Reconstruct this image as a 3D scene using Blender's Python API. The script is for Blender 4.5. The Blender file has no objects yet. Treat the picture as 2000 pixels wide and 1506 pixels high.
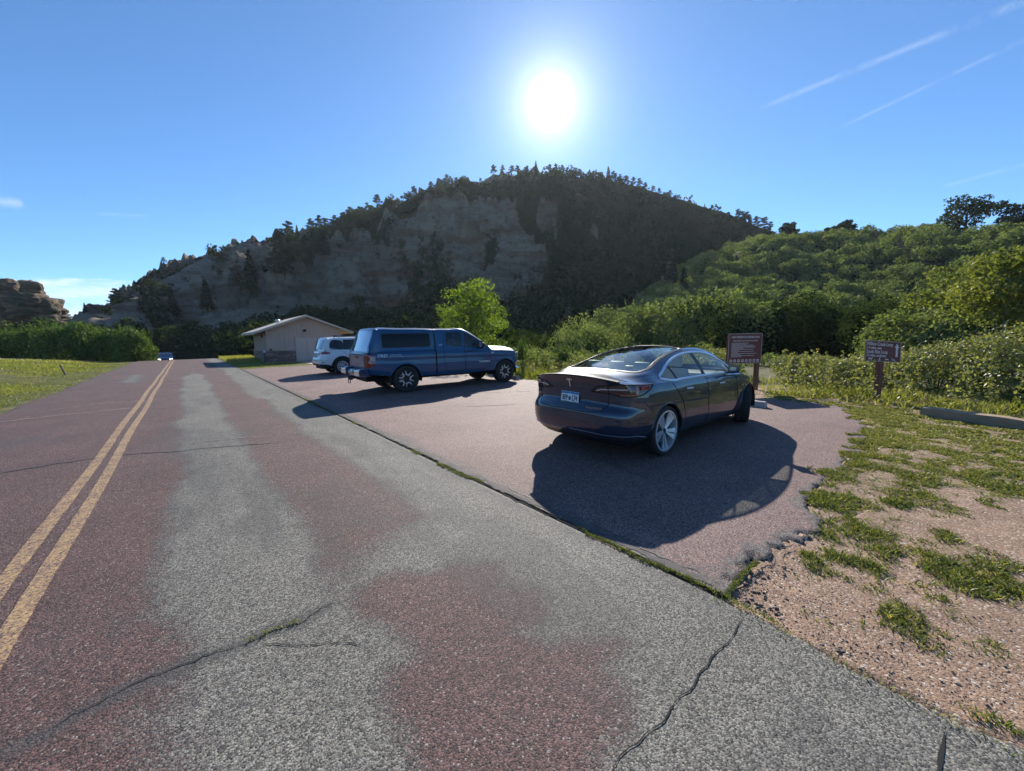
import bpy, bmesh, math
import numpy as np
from mathutils import Vector, Matrix
from mathutils.bvhtree import BVHTree
R_ = math.radians
rng = np.random.default_rng(11)
scene = bpy.context.scene
COL = scene.collection

# ------------------------------------------------------------------ camera
# world frame: +X runs from the road towards the parking bays, +Y runs along the road
F_PX, PITCH, ROLL, EYE, HEAD = 755.3, 0.1246, 0.0166, 1.62, R_(40)
fwd = Vector((math.sin(HEAD) * math.cos(PITCH), math.cos(HEAD) * math.cos(PITCH), -math.sin(PITCH)))
rgt0 = Vector((math.cos(HEAD), -math.sin(HEAD), 0))
dwn0 = fwd.cross(rgt0)
rgt = math.cos(ROLL) * rgt0 + math.sin(ROLL) * dwn0
dwn = -math.sin(ROLL) * rgt0 + math.cos(ROLL) * dwn0
cd = bpy.data.cameras.new('camera'); cam = bpy.data.objects.new('camera', cd); COL.objects.link(cam)
cd.sensor_width = 36; cd.lens = F_PX / 2000 * 36; cd.clip_start = 0.05; cd.clip_end = 9000
cam.matrix_world = Matrix(((rgt.x, -dwn.x, -fwd.x, 0), (rgt.y, -dwn.y, -fwd.y, 0), (rgt.z, -dwn.z, -fwd.z, EYE), (0, 0, 0, 1)))
scene.camera = cam
def ray(u, v):
    d = fwd + rgt * ((u - 1000) / F_PX) + dwn * ((v - 753) / F_PX)
    return d.normalized()
def G(u, v, z=0.0):
    d = ray(u, v); k = (z - EYE) / d.z
    return (d.x * k, d.y * k)
def at(u, v, depth):
    """point whose distance along the view axis is depth"""
    d = ray(u, v); k = depth / d.dot(fwd)
    return Vector((d.x * k, d.y * k, EYE + d.z * k))
def azel(u, v):
    d = ray(u, v); return math.degrees(math.atan2(d.x, d.y)) - 40, math.degrees(math.asin(d.z))

HAZE = .00013
# ------------------------------------------------------------------ light
SUN_D = ray(1075, 200)
SUN_EL = math.asin(SUN_D.z); SUN_AZ = math.atan2(SUN_D.x, SUN_D.y)
sl = bpy.data.lights.new('sun', 'SUN'); sl.energy = 5.0; sl.angle = R_(0.5); sl.color = (1, .94, .84)
so = bpy.data.objects.new('sun', sl); COL.objects.link(so)
so.rotation_euler = SUN_D.to_track_quat('Z', 'Y').to_euler(); so.location = (30, 30, 60)
vs = scene.view_settings
vs.view_transform = 'Standard'; vs.look = 'None'; vs.exposure = 0.70; vs.gamma = 1
w = bpy.data.worlds.new("World"); scene.world = w; w.use_nodes = True
nt = w.node_tree; nt.nodes.clear()
def N(t, typ, **kw):
    n = t.nodes.new(typ)
    for k, v in kw.items():
        if k.startswith('i_'): n.inputs[k[2:].replace('_', ' ')].default_value = v
        elif k.startswith('n'): n.inputs[int(k[1:])].default_value = v
        else: setattr(n, k, v)
    return n
def L(t, a, b): t.links.new(a, b)
def M_(t, op, a, b=None, clamp=False):
    n = t.nodes.new('ShaderNodeMath'); n.operation = op; n.use_clamp = clamp
    for i, x in enumerate((a, b)):
        if x is None: continue
        if isinstance(x, (int, float)): n.inputs[i].default_value = x
        else: t.links.new(x, n.inputs[i])
    return n.outputs[0]
def sstep(t, x, a, b):
    n = t.nodes.new('ShaderNodeMapRange'); n.interpolation_type = 'SMOOTHSTEP'
    t.links.new(x, n.inputs[0]); n.inputs[1].default_value = a; n.inputs[2].default_value = b
    return n.outputs[0]
def mixc(t, f, a, b, mode='MIX'):
    n = t.nodes.new('ShaderNodeMix'); n.data_type = 'RGBA'; n.blend_type = mode
    for s, x in ((0, f), (6, a), (7, b)):
        if hasattr(x, 'is_linked'): t.links.new(x, n.inputs[s])
        elif isinstance(x, (int, float)): n.inputs[s].default_value = x
        else: n.inputs[s].default_value = (*x[:3], 1)
    return n.outputs[2]
def vdot(t, v, d):
    n = t.nodes.new('ShaderNodeVectorMath'); n.operation = 'DOT_PRODUCT'; t.links.new(v, n.inputs[0]); n.inputs[1].default_value = d
    return n.outputs['Value']
sky = N(nt, 'ShaderNodeTexSky', sky_type='NISHITA', sun_disc=False, sun_elevation=SUN_EL, sun_rotation=SUN_AZ, altitude=1900, air_density=1.0, dust_density=0.25, ozone_density=2.2)
tc = N(nt, 'ShaderNodeTexCoord')
bg = N(nt, 'ShaderNodeBackground'); SKY_S = 0.085
col = mixc(nt, 1.0, sky.outputs[0], (.66, 1.03, 1.30), 'MULTIPLY')
# high thin contrails and a low bank of cloud, laid out by direction in the sky
D = tc.outputs['Generated']
def arc(u0, v0, u1, v1, wdt, str_, sc):
    a, b = ray(u0, v0), ray(u1, v1); n_ = a.cross(b).normalized(); mid = (a + b).normalized(); half = a.angle(b) / 2
    dist = M_(nt, 'ABSOLUTE', vdot(nt, D, n_)); along = vdot(nt, D, mid)
    nz = N(nt, 'ShaderNodeTexNoise', i_Scale=sc, i_Detail=6.0, i_Roughness=.65); L(nt, D, nz.inputs['Vector'])
    wv = M_(nt, 'ADD', dist, M_(nt, 'MULTIPLY', M_(nt, 'SUBTRACT', nz.outputs[0], .5), wdt * 1.6))
    m = M_(nt, 'SUBTRACT', 1.0, sstep(nt, wv, 0, wdt))
    m = M_(nt, 'MULTIPLY', m, sstep(nt, along, math.cos(half * 1.15), math.cos(half * .75)))
    return M_(nt, 'MULTIPLY', m, M_(nt, 'MULTIPLY', sstep(nt, nz.outputs[0], .3, .62), str_))
cl = None
for a_ in ((1500, 205, 2080, -30, .008, .17, 26), (1650, 245, 2060, 50, .005, .12, 30), (1840, 365, 2080, 300, .005, .10, 22), (190, 418, 290, 421, .004, .18, 30), (-30, 390, 45, 398, .012, .3, 20)):
    m = arc(*a_); cl = m if cl is None else M_(nt, 'MAXIMUM', cl, m)
sep = N(nt, 'ShaderNodeSeparateXYZ'); L(nt, D, sep.inputs[0])
mp = N(nt, 'ShaderNodeMapping'); mp.inputs['Scale'].default_value = (5, 5, 22); L(nt, D, mp.inputs[0])
nz = N(nt, 'ShaderNodeTexNoise', i_Scale=1.6, i_Detail=8.0, i_Roughness=.6); L(nt, mp.outputs[0], nz.inputs['Vector'])
hz = M_(nt, 'ADD', sep.outputs[2], M_(nt, 'MULTIPLY', M_(nt, 'SUBTRACT', nz.outputs[0], .5), .07))
band = M_(nt, 'MULTIPLY', M_(nt, 'SUBTRACT', 1.0, sstep(nt, hz, .100, .112)), sstep(nt, hz, -.05, .09))
ld = ray(60, 560)
band = M_(nt, 'MULTIPLY', band, sstep(nt, vdot(nt, D, ld), math.cos(R_(17)), math.cos(R_(9))))
nzb = N(nt, 'ShaderNodeTexNoise', i_Scale=3.4, i_Detail=9.0, i_Roughness=.62); L(nt, mp.outputs[0], nzb.inputs['Vector'])
band = M_(nt, 'MULTIPLY', band, M_(nt, 'ADD', .12, M_(nt, 'MULTIPLY', sstep(nt, nzb.outputs[0], .38, .66), .5)))
cl = M_(nt, 'MAXIMUM', cl, band)
col = mixc(nt, cl, col, (8.2, 8.6, 9.2))
# the sun's own disc and the bright air close around it
ang = M_(nt, 'ARCCOSINE', M_(nt, 'MINIMUM', vdot(nt, D, SUN_D), .9999999))
disc = M_(nt, 'SUBTRACT', 1.0, sstep(nt, ang, R_(.4), R_(3.1)))
e1 = M_(nt, 'MULTIPLY', M_(nt, 'EXPONENT', M_(nt, 'MULTIPLY', ang, -1 / R_(2.7))), 13.0)
e2 = M_(nt, 'MULTIPLY', M_(nt, 'EXPONENT', M_(nt, 'MULTIPLY', ang, -1 / R_(12))), .85)
glow = M_(nt, 'ADD', M_(nt, 'ADD', M_(nt, 'MULTIPLY', disc, 14.0), e1), e2)
gcol = mixc(nt, 1.0, (1, .97, .93), glow, 'MULTIPLY')
col = mixc(nt, 1.0, col, gcol, 'ADD')
L(nt, col, bg.inputs[0]); bg.inputs[1].default_value = SKY_S
wo = N(nt, 'ShaderNodeOutputWorld'); L(nt, bg.outputs[0], wo.inputs[0])
scene.cycles.max_bounces = 6; scene.cycles.transparent_max_bounces = 12; scene.cycles.diffuse_bounces = 3
scene.cycles.sample_clamp_indirect = 4; scene.cycles.caustics_reflective = False; scene.cycles.caustics_refractive = False

# ------------------------------------------------------------------ helpers
def _h(ix, iy, iz, seed):
    h = (ix.astype(np.int64) * 374761393 + iy.astype(np.int64) * 668265263 + iz.astype(np.int64) * 1274126177 + seed * 974711) & 0xffffffff
    h = ((h ^ (h >> 13)) * 1274126177) & 0xffffffff
    h = ((h ^ (h >> 16)) * 2246822519) & 0xffffffff
    return ((h ^ (h >> 15)) & 0xffffff) / float(0xffffff)
def vn(x, y, z=None, seed=0):
    x = np.asarray(x, float); y = np.asarray(y, float); z = np.zeros_like(x) if z is None else np.asarray(z, float)
    ix, iy, iz = np.floor(x), np.floor(y), np.floor(z)
    fx, fy, fz = x - ix, y - iy, z - iz
    fx, fy, fz = [f * f * (3 - 2 * f) for f in (fx, fy, fz)]
    o = 0
    for a in (0, 1):
        for b in (0, 1):
            for c in (0, 1):
                o = o + _h(ix + a, iy + b, iz + c, seed) * (fx if a else 1 - fx) * (fy if b else 1 - fy) * (fz if c else 1 - fz)
    return o
def fbm(x, y, z=None, oct=4, seed=0, rough=.5):
    s = 0; a = 1; tot = 0
    for o in range(oct):
        s = s + a * vn(np.asarray(x) * 2 ** o, np.asarray(y) * 2 ** o, None if z is None else np.asarray(z) * 2 ** o, seed + o * 17); tot += a; a *= rough
    return s / tot
def link(o, parent=None):
    COL.objects.link(o)
    if parent is not None: o.parent = parent
    return o
def np_mesh(name, V, F, mats, parent=None, tint=None, vattr=None, smooth=False, mi=None):
    V = np.asarray(V, np.float32); F = np.asarray(F, np.int32)
    me = bpy.data.meshes.new(name)
    me.vertices.add(len(V)); me.vertices.foreach_set('co', V.ravel())
    k = F.shape[1]
    me.loops.add(F.size); me.loops.foreach_set('vertex_index', F.ravel())
    me.polygons.add(len(F)); me.polygons.foreach_set('loop_start', np.arange(len(F), dtype=np.int32) * k)
    me.update(calc_edges=True)
    if smooth: me.polygons.foreach_set('use_smooth', np.ones(len(F), bool))
    for m in (mats if isinstance(mats, (list, tuple)) else [mats]): me.materials.append(m)
    if mi is not None: me.polygons.foreach_set('material_index', np.asarray(mi, np.int32))
    if tint is not None: me.attributes.new('tint', 'FLOAT', 'FACE').data.foreach_set('value', np.asarray(tint, np.float32))
    for kk, vv in (vattr or {}).items(): me.attributes.new(kk, 'FLOAT', 'POINT').data.foreach_set('value', np.asarray(vv, np.float32))
    return link(bpy.data.objects.new(name, me), parent)
class MB:
    def __init__(s): s.v = []; s.f = []
    def add(s, vs_, fs):
        b = len(s.v); s.v += [tuple(v) for v in vs_]; s.f += [tuple(i + b for i in f) for f in fs]; return s
    def box(s, x0, x1, y0, y1, z0, z1):
        return s.add([(x0, y0, z0), (x1, y0, z0), (x1, y1, z0), (x0, y1, z0), (x0, y0, z1), (x1, y0, z1), (x1, y1, z1), (x0, y1, z1)],
                     [(3, 2, 1, 0), (4, 5, 6, 7), (0, 1, 5, 4), (1, 2, 6, 5), (2, 3, 7, 6), (3, 0, 4, 7)])
    def prism(s, poly, axis, a, b):
        """poly of 2-d points extruded along axis from a to b"""
        n = len(poly)
        def P(p, c): return {'x': (c, p[0], p[1]), 'y': (p[0], c, p[1]), 'z': (p[0], p[1], c)}[axis]
        vv = [P(p, a) for p in poly] + [P(p, b) for p in poly]
        return s.add(vv, [tuple(range(n)), tuple(range(2 * n - 1, n - 1, -1))] + [(i, (i + 1) % n, n + (i + 1) % n, n + i) for i in range(n)])
    def tube(s, pts, rad, k=8, cap=True):
        pts = [Vector(p) for p in pts]; rad = rad if isinstance(rad, (list, tuple)) else [rad] * len(pts)
        vv = []; up = Vector((0.13, .22, 1)).normalized()
        for i, p in enumerate(pts):
            t = (pts[min(i + 1, len(pts) - 1)] - pts[max(i - 1, 0)]).normalized()
            a = t.cross(up)
            if a.length < .05: a = t.cross(Vector((1, 0, 0)))
            a.normalize(); b = t.cross(a)
            for j in range(k):
                q = 2 * math.pi * j / k; vv.append(p + a * (rad[i] * math.cos(q)) + b * (rad[i] * math.sin(q)))
        ff = [(i * k + j, i * k + (j + 1) % k, (i + 1) * k + (j + 1) % k, (i + 1) * k + j) for i in range(len(pts) - 1) for j in range(k)]
        if cap: ff += [tuple(range(k - 1, -1, -1)), tuple((len(pts) - 1) * k + j for j in range(k))]
        return s.add(vv, ff)
    def lathe(s, prof, k=32, axis='y', c=(0, 0, 0), a0=0, a1=2 * math.pi):
        """prof: (radius, along-axis) points"""
        full = abs(a1 - a0 - 2 * math.pi) < 1e-6; kk = k if full else k + 1
        vv = []
        for r, h in prof:
            for j in range(kk):
                q = a0 + (a1 - a0) * j / k; x, y = r * math.cos(q), r * math.sin(q)
                vv.append({'y': (c[0] + x, c[1] + h, c[2] + y), 'z': (c[0] + x, c[1] + y, c[2] + h), 'x': (c[0] + h, c[1] + x, c[2] + y)}[axis])
        ff = []
        for i in range(len(prof) - 1):
            for j in range(k):
                j2 = (j + 1) % kk
                ff.append((i * kk + j, i * kk + j2, (i + 1) * kk + j2, (i + 1) * kk + j))
        return s.add(vv, ff)
    def build(s, name, mat, parent=None, smooth=False, bevel=0, seg=2, norm=True):
        me = bpy.data.meshes.new(name); me.from_pydata(s.v, [], s.f); me.update()
        if norm or bevel:
            bm = bmesh.new(); bm.from_mesh(me)
            if bevel:
                bmesh.ops.bevel(bm, geom=[e for e in bm.edges if len(e.link_faces) == 2 and e.calc_face_angle(0) > .5], offset=bevel, segments=seg, affect='EDGES', clamp_overlap=True, profile=.5)
            if norm: bmesh.ops.recalc_face_normals(bm, faces=bm.faces)
            bm.to_mesh(me); bm.free()
        me.materials.append(mat)
        if smooth:
            me.polygons.foreach_set('use_smooth', np.ones(len(me.polygons), bool))
            if smooth != 'all': me.set_sharp_from_angle(angle=R_(38))
        return link(bpy.data.objects.new(name, me), parent)
def tag(o, label=None, cat=None, group=None, kind=None):
    if label: o['label'] = label
    if cat: o['category'] = cat
    if group: o['group'] = group
    if kind: o['kind'] = kind
    return o
def empty(name, loc, rz=0, label=None, cat=None, group=None):
    o = bpy.data.objects.new(name, None); o.location = loc; o.rotation_euler.z = rz; COL.objects.link(o)
    return tag(o, label, cat, group)
def text_mesh(s, size, ext=.002, xs=1.0, bold=0.0, align='CENTER'):
    c = bpy.data.curves.new('lettering', 'FONT'); c.body = s; c.size = size; c.extrude = ext; c.align_x = align; c.align_y = 'CENTER'; c.offset = bold; c.resolution_u = 2
    o = bpy.data.objects.new('lettering', c); COL.objects.link(o)
    bpy.context.view_layer.update()
    me = bpy.data.meshes.new_from_object(o.evaluated_get(bpy.context.evaluated_depsgraph_get()))
    bpy.data.objects.remove(o); bpy.data.curves.remove(c)
    me.transform(Matrix.Diagonal((xs, 1, 1, 1)))
    return me
def text(name, s, size, mat, M4, parent, **kw):
    me = text_mesh(s, size, **kw); me.transform(M4); me.materials.clear(); me.materials.append(mat)
    me.name = name
    return link(bpy.data.objects.new(name, me), parent)
def frame(origin, xdir, ydir):
    x = Vector(xdir).normalized(); y = Vector(ydir).normalized(); z = x.cross(y).normalized(); y = z.cross(x)
    return Matrix(((x.x, y.x, z.x, origin[0]), (x.y, y.y, z.y, origin[1]), (x.z, y.z, z.z, origin[2]), (0, 0, 0, 1)))
def copy_tree(o, parent=None):
    c = o.copy(); COL.objects.link(c); c.parent = parent
    for ch in list(o.children): copy_tree(ch, c)
    return c
def inpoly(px, py, poly):
    px = np.asarray(px, float); py = np.asarray(py, float); c = np.zeros(px.shape, bool); n = len(poly)
    for i in range(n):
        x0, y0 = poly[i]; x1, y1 = poly[(i + 1) % n]
        if y0 == y1: continue
        t = ((y0 > py) != (y1 > py)) & (px < (x1 - x0) * (py - y0) / (y1 - y0) + x0); c ^= t
    return c
def sdpoly(px, py, poly):
    """signed distance, positive inside"""
    d = np.full(np.shape(px), 1e9); n = len(poly)
    for i in range(n):
        x0, y0 = poly[i]; x1, y1 = poly[(i + 1) % n]; ex, ey = x1 - x0, y1 - y0
        t = np.clip(((px - x0) * ex + (py - y0) * ey) / (ex * ex + ey * ey + 1e-12), 0, 1)
        d = np.minimum(d, np.hypot(px - x0 - t * ex, py - y0 - t * ey))
    return np.where(inpoly(px, py, poly), d, -d)
def sm(x, a, b):
    t = np.clip((x - a) / (b - a), 0, 1); return t * t * (3 - 2 * t)
def herm(xk, Y, xq):
    xk = np.asarray(xk, float); Y = np.asarray(Y, float); xq = np.clip(np.asarray(xq, float), xk[0], xk[-1])
    d = np.diff(xk); sh = (-1,) + (1,) * (Y.ndim - 1); sl_ = np.diff(Y, axis=0) / d.reshape(sh)
    m = np.empty_like(Y); m[0] = sl_[0]; m[-1] = sl_[-1]
    w1 = d[1:].reshape(sh); w0 = d[:-1].reshape(sh)
    m[1:-1] = (sl_[:-1] * w1 + sl_[1:] * w0) / (w0 + w1)
    i = np.clip(np.searchsorted(xk, xq, side='right') - 1, 0, len(xk) - 2)
    t = ((xq - xk[i]) / d[i]).reshape(sh); h = d[i].reshape(sh)
    return (2 * t**3 - 3 * t**2 + 1) * Y[i] + (t**3 - 2 * t**2 + t) * h * m[i] + (-2 * t**3 + 3 * t**2) * Y[i + 1] + (t**3 - t**2) * h * m[i + 1]

# ------------------------------------------------------------------ materials
def newmat(name):
    m = bpy.data.materials.new(name); m.use_nodes = True; return m, m.node_tree, m.node_tree.nodes['Principled BSDF']
def pbr(name, c, rough=.5, metal=0, coat=0, spec=.5, var=0, scale=5, bump=0, bscale=60, emit=None):
    m, t, b = newmat(name)
    b.inputs['Base Color'].default_value = (*c, 1); b.inputs['Roughness'].default_value = rough; b.inputs['Metallic'].default_value = metal
    b.inputs['Coat Weight'].default_value = coat; b.inputs['Coat Roughness'].default_value = .03; b.inputs['Specular IOR Level'].default_value = spec
    if var or bump: co = N(t, 'ShaderNodeTexCoord').outputs['Object']
    if var:
        n = N(t, 'ShaderNodeTexNoise', i_Scale=scale, i_Detail=6.0, i_Roughness=.65); L(t, co, n.inputs[0])
        L(t, mixc(t, n.outputs[0], [x * (1 - var) for x in c], [min(1, x * (1 + var)) for x in c]), b.inputs['Base Color'])
    if bump:
        n2 = N(t, 'ShaderNodeTexNoise', i_Scale=bscale, i_Detail=4.0); L(t, co, n2.inputs[0])
        bp = N(t, 'ShaderNodeBump', i_Strength=bump, i_Distance=.01); L(t, n2.outputs[0], bp.inputs['Height']); L(t, bp.outputs[0], b.inputs['Normal'])
    if emit: b.inputs['Emission Color'].default_value = (*emit[0], 1); b.inputs['Emission Strength'].default_value = emit[1]
    return m
def paint(name, c, metal=.55, rough=.38, cior=1.5):
    m, t, b = newmat(name)
    b.inputs['Metallic'].default_value = metal; b.inputs['Roughness'].default_value = rough
    b.inputs['Coat Weight'].default_value = 1; b.inputs['Coat IOR'].default_value = cior; b.inputs['Coat Roughness'].default_value = .02
    co = N(t, 'ShaderNodeTexCoord').outputs['Object']
    n = N(t, 'ShaderNodeTexNoise', i_Scale=3.0, i_Detail=5.0, i_Roughness=.6); L(t, co, n.inputs[0])
    s_ = N(t, 'ShaderNodeSeparateXYZ'); L(t, co, s_.inputs[0])
    low = M_(t, 'MULTIPLY', M_(t, 'SUBTRACT', 1.0, sstep(t, s_.outputs[2], .15, .75)), M_(t, 'MULTIPLY', n.outputs[0], .12))  # road dust on the sills
    c2 = mixc(t, low, c, (.22, .18, .16)); L(t, c2, b.inputs['Base Color'])
    L(t, M_(t, 'ADD', M_(t, 'MULTIPLY', n.outputs[0], .10), rough - .05), b.inputs['Roughness']); b.inputs['Specular IOR Level'].default_value = .25
    L(t, M_(t, 'ADD', .015, M_(t, 'MULTIPLY', low, .35)), b.inputs['Coat Roughness'])
    return m
def glass(name, tr=(.3, .34, .33), rough=.02, refl=1.0):
    m = bpy.data.materials.new(name); m.use_nodes = True; t = m.node_tree; t.nodes.clear()
    a = N(t, 'ShaderNodeBsdfTransparent'); a.inputs[0].default_value = (*tr, 1)
    g = N(t, 'ShaderNodeBsdfGlossy'); g.inputs['Roughness'].default_value = rough; g.inputs[0].default_value = (refl, refl, refl, 1)
    ge = N(t, 'ShaderNodeNewGeometry'); vd = N(t, 'ShaderNodeVectorMath', operation='DOT_PRODUCT'); L(t, ge.outputs['Incoming'], vd.inputs[0]); L(t, ge.outputs['Normal'], vd.inputs[1]); mx = N(t, 'ShaderNodeMixShader')
    fz = M_(t, 'POWER', M_(t, 'SUBTRACT', 1.0, M_(t, 'ABSOLUTE', vd.outputs['Value'])), 5.0); L(t, M_(t, 'ADD', M_(t, 'MULTIPLY', fz, .9), .06), mx.inputs[0]); L(t, a.outputs[0], mx.inputs[1]); L(t, g.outputs[0], mx.inputs[2])
    o = N(t, 'ShaderNodeOutputMaterial'); L(t, mx.outputs[0], o.inputs[0]); return m
def leafmat(name, dark, light, extra=None, trans=.42, gloss=.06):
    """leaf colour varies from leaf to leaf with the face attribute tint"""
    m = bpy.data.materials.new(name); m.use_nodes = True; t = m.node_tree; t.nodes.clear()
    at_ = N(t, 'ShaderNodeAttribute', attribute_name='tint')
    c = mixc(t, at_.outputs['Fac'], dark, light)
    if extra: c = mixc(t, sstep(t, at_.outputs['Fac'], .90, .97), c, extra)
    d = N(t, 'ShaderNodeBsdfDiffuse'); tr = N(t, 'ShaderNodeBsdfTranslucent'); g = N(t, 'ShaderNodeBsdfGlossy'); g.inputs['Roughness'].default_value = .45
    L(t, c, d.inputs[0])
    L(t, mixc(t, 1.0, c, (1.15, 1.25, .45), 'MULTIPLY'), tr.inputs[0])
    mx = N(t, 'ShaderNodeMixShader', n0=trans); L(t, d.outputs[0], mx.inputs[1]); L(t, tr.outputs[0], mx.inputs[2])
    m2 = N(t, 'ShaderNodeMixShader', n0=gloss); L(t, mx.outputs[0], m2.inputs[1]); L(t, g.outputs[0], m2.inputs[2])
    o = N(t, 'ShaderNodeOutputMaterial'); L(t, m2.outputs[0], o.inputs[0]); return m
def asphalt(name, red, grey, mode):
    """coarse chip-seal: coloured stones in dark binder; attribute 'grey' says where the red dressing has worn off"""
    m, t, b = newmat(name); co = N(t, 'ShaderNodeTexCoord').outputs['Object']
    v = N(t, 'ShaderNodeTexVoronoi', i_Scale=128.0, i_Randomness=1.0); L(t, co, v.inputs['Vector'])
    v2 = N(t, 'ShaderNodeTexVoronoi', i_Scale=38.0, i_Randomness=1.0); L(t, co, v2.inputs['Vector'])
    big = N(t, 'ShaderNodeTexNoise', i_Scale=.9, i_Detail=8.0, i_Roughness=.62); L(t, co, big.inputs[0])
    med = N(t, 'ShaderNodeTexNoise', i_Scale=4.5, i_Detail=9.0, i_Roughness=.78); L(t, co, med.inputs[0])
    at_ = N(t, 'ShaderNodeAttribute', attribute_name='grey')
    g = M_(t, 'ADD', at_.outputs['Fac'], M_(t, 'MULTIPLY', M_(t, 'SUBTRACT', med.outputs[0], .5), .75))
    g0 = sstep(t, g, .22, .78)
    g = M_(t, 'ADD', g, M_(t, 'MULTIPLY', M_(t, 'SUBTRACT', v.outputs['Color'], .5), .45))
    g = sstep(t, g, .38, .62)
    stone = mixc(t, g, red, grey)
    sepc = N(t, 'ShaderNodeSeparateColor'); L(t, v.outputs['Color'], sepc.inputs[0])
    val = M_(t, 'ADD', M_(t, 'MULTIPLY', sepc.outputs[0], 1.45), .26)
    stone = mixc(t, 1.0, stone, N2C(t, val), 'MULTIPLY')
    stone = mixc(t, sstep(t, sepc.outputs[1], .955, .985), stone, (.30, .27, .24))           # pale chips
    stone = mixc(t, M_(t, 'MULTIPLY', sstep(t, sepc.outputs[2], .76, .86), .75), stone, (.02, .02, .024))   # missing chips
    wear = M_(t, 'ADD', M_(t, 'MULTIPLY', big.outputs[0], .9), .55)
    stone = mixc(t, 1.0, stone, N2C(t, wear), 'MULTIPLY')
    # dark soft stain fringes between the two surfaces
    fr = M_(t, 'MULTIPLY', M_(t, 'MULTIPLY', g0, M_(t, 'SUBTRACT', 1.0, g0)), 1.0)
    stone = mixc(t, fr, stone, (.045, .048, .05))
    mps = N(t, 'ShaderNodeMapping'); mps.inputs['Scale'].default_value = (3.2, .55, 1); L(t, co, mps.inputs[0]); sn = N(t, 'ShaderNodeTexNoise', i_Scale=1.0, i_Detail=7.0, i_Roughness=.7); L(t, mps.outputs[0], sn.inputs[0])
    stone = mixc(t, M_(t, 'MULTIPLY', sstep(t, sn.outputs[0], .55, .72), .45), stone, (.050, .047, .048))
    sa = N(t, 'ShaderNodeAttribute', attribute_name='stain'); stone = mixc(t, sa.outputs['Fac'], stone, mixc(t, sepc.outputs[0], (.030, .030, .031), (.085, .082, .078)))      # old oil and tyre staining drawn out along the road
    L(t, stone, b.inputs['Base Color']); b.inputs['Roughness'].default_value = .78; b.inputs['Specular IOR Level'].default_value = .35
    h = M_(t, 'ADD', M_(t, 'MULTIPLY', M_(t, 'SUBTRACT', 1.0, v.outputs['Distance']), .6), M_(t, 'MULTIPLY', sepc.outputs[0], .5))
    h = M_(t, 'ADD', h, M_(t, 'MULTIPLY', med.outputs[0], 1.2))
    bp = N(t, 'ShaderNodeBump', i_Strength=.8, i_Distance=.0055); L(t, h, bp.inputs['Height']); L(t, bp.outputs[0], b.inputs['Normal'])
    return m
def N2C(t, v):
    c = N(t, 'ShaderNodeCombineColor')
    for i in range(3): L(t, v, c.inputs[i])
    return c.outputs[0]

# ------------------------------------------------------------------ ground heights
def zg(x, y):
    x = np.asarray(x, float); y = np.asarray(y, float)
    d = np.maximum(y - 45, 0); z = np.where(d < 26, -.0022 * d * d, -.0022 * 676 - .1144 * (d - 26)); z = np.maximum(z, -5.0)
    l = np.maximum(-x - 4.4, 0); z = z + .088 * np.minimum(l, 26) * sm(l, 0, 3) + .02 * np.maximum(l - 26, 0)
    return z
def zgf(x, y): return float(zg(x, y))
def axis(*segs):
    """segs of (start, end, step0, step1): step grows from step0 to step1"""
    o = []
    for a, b, s0, s1 in segs:
        x = a
        while x < b - 1e-6:
            o.append(x); x += s0 + (s1 - s0) * (x - a) / (b - a)
    return np.array(o + [segs[-1][1]])
def grid(xs, ys):
    X, Y = np.meshgrid(xs, ys); nx, ny = len(xs), len(ys)
    i = np.arange(ny - 1)[:, None] * nx + np.arange(nx - 1)[None]
    F = np.stack([i, i + 1, i + nx + 1, i + nx], -1).reshape(-1, 4)
    return X.ravel(), Y.ravel(), F
LOT = [(2.43, .86), (3.2, .84), (3.7, .76), (4.5, .83), (5.3, .91), (6.3, .88), (8.0, .97), (9.0, 1.07), (10.6, 1.6), (11.1, 2.2), (10.9, 3.0), (10.2, 3.7), (9.9, 4.6), (9.8, 8), (9.85, 13), (9.8, 20), (9.8, 28.2), (6.0, 28.1), (2.43, 28.0)]
def P(lst): return [G(*q) for q in lst]
GRASS = [P([(1640, 890), (1700, 835), (1660, 800), (1800, 812), (2060, 850), (2060, 960), (1960, 1010), (1880, 960), (1830, 1000), (1760, 985), (1700, 990), (1650, 975), (1620, 940)]),
         P([(1566, 1080), (1600, 1000), (1640, 955), (1720, 985), (1750, 1010), (1738, 1060), (1738, 1112), (1650, 1124), (1596, 1108)]),
         P([(1788, 1062), (1850, 1040), (1950, 1075), (2060, 1150), (2000, 1170), (1900, 1155), (1820, 1140), (1795, 1100)]),
         P([(1598, 1192), (1622, 1195), (1664, 1236), (1640, 1242), (1610, 1222)]), P([(1826, 1160), (1860, 1168), (1920, 1200), (1880, 1204), (1850, 1192)]),
         P([(1780, 1218), (1800, 1212), (1815, 1236), (1795, 1238)]), P([(1880, 1420), (1920, 1410), (1945, 1440), (1900, 1445)]), P([(1820, 1500), (1850, 1480), (1870, 1530), (1810, 1530)])]
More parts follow.
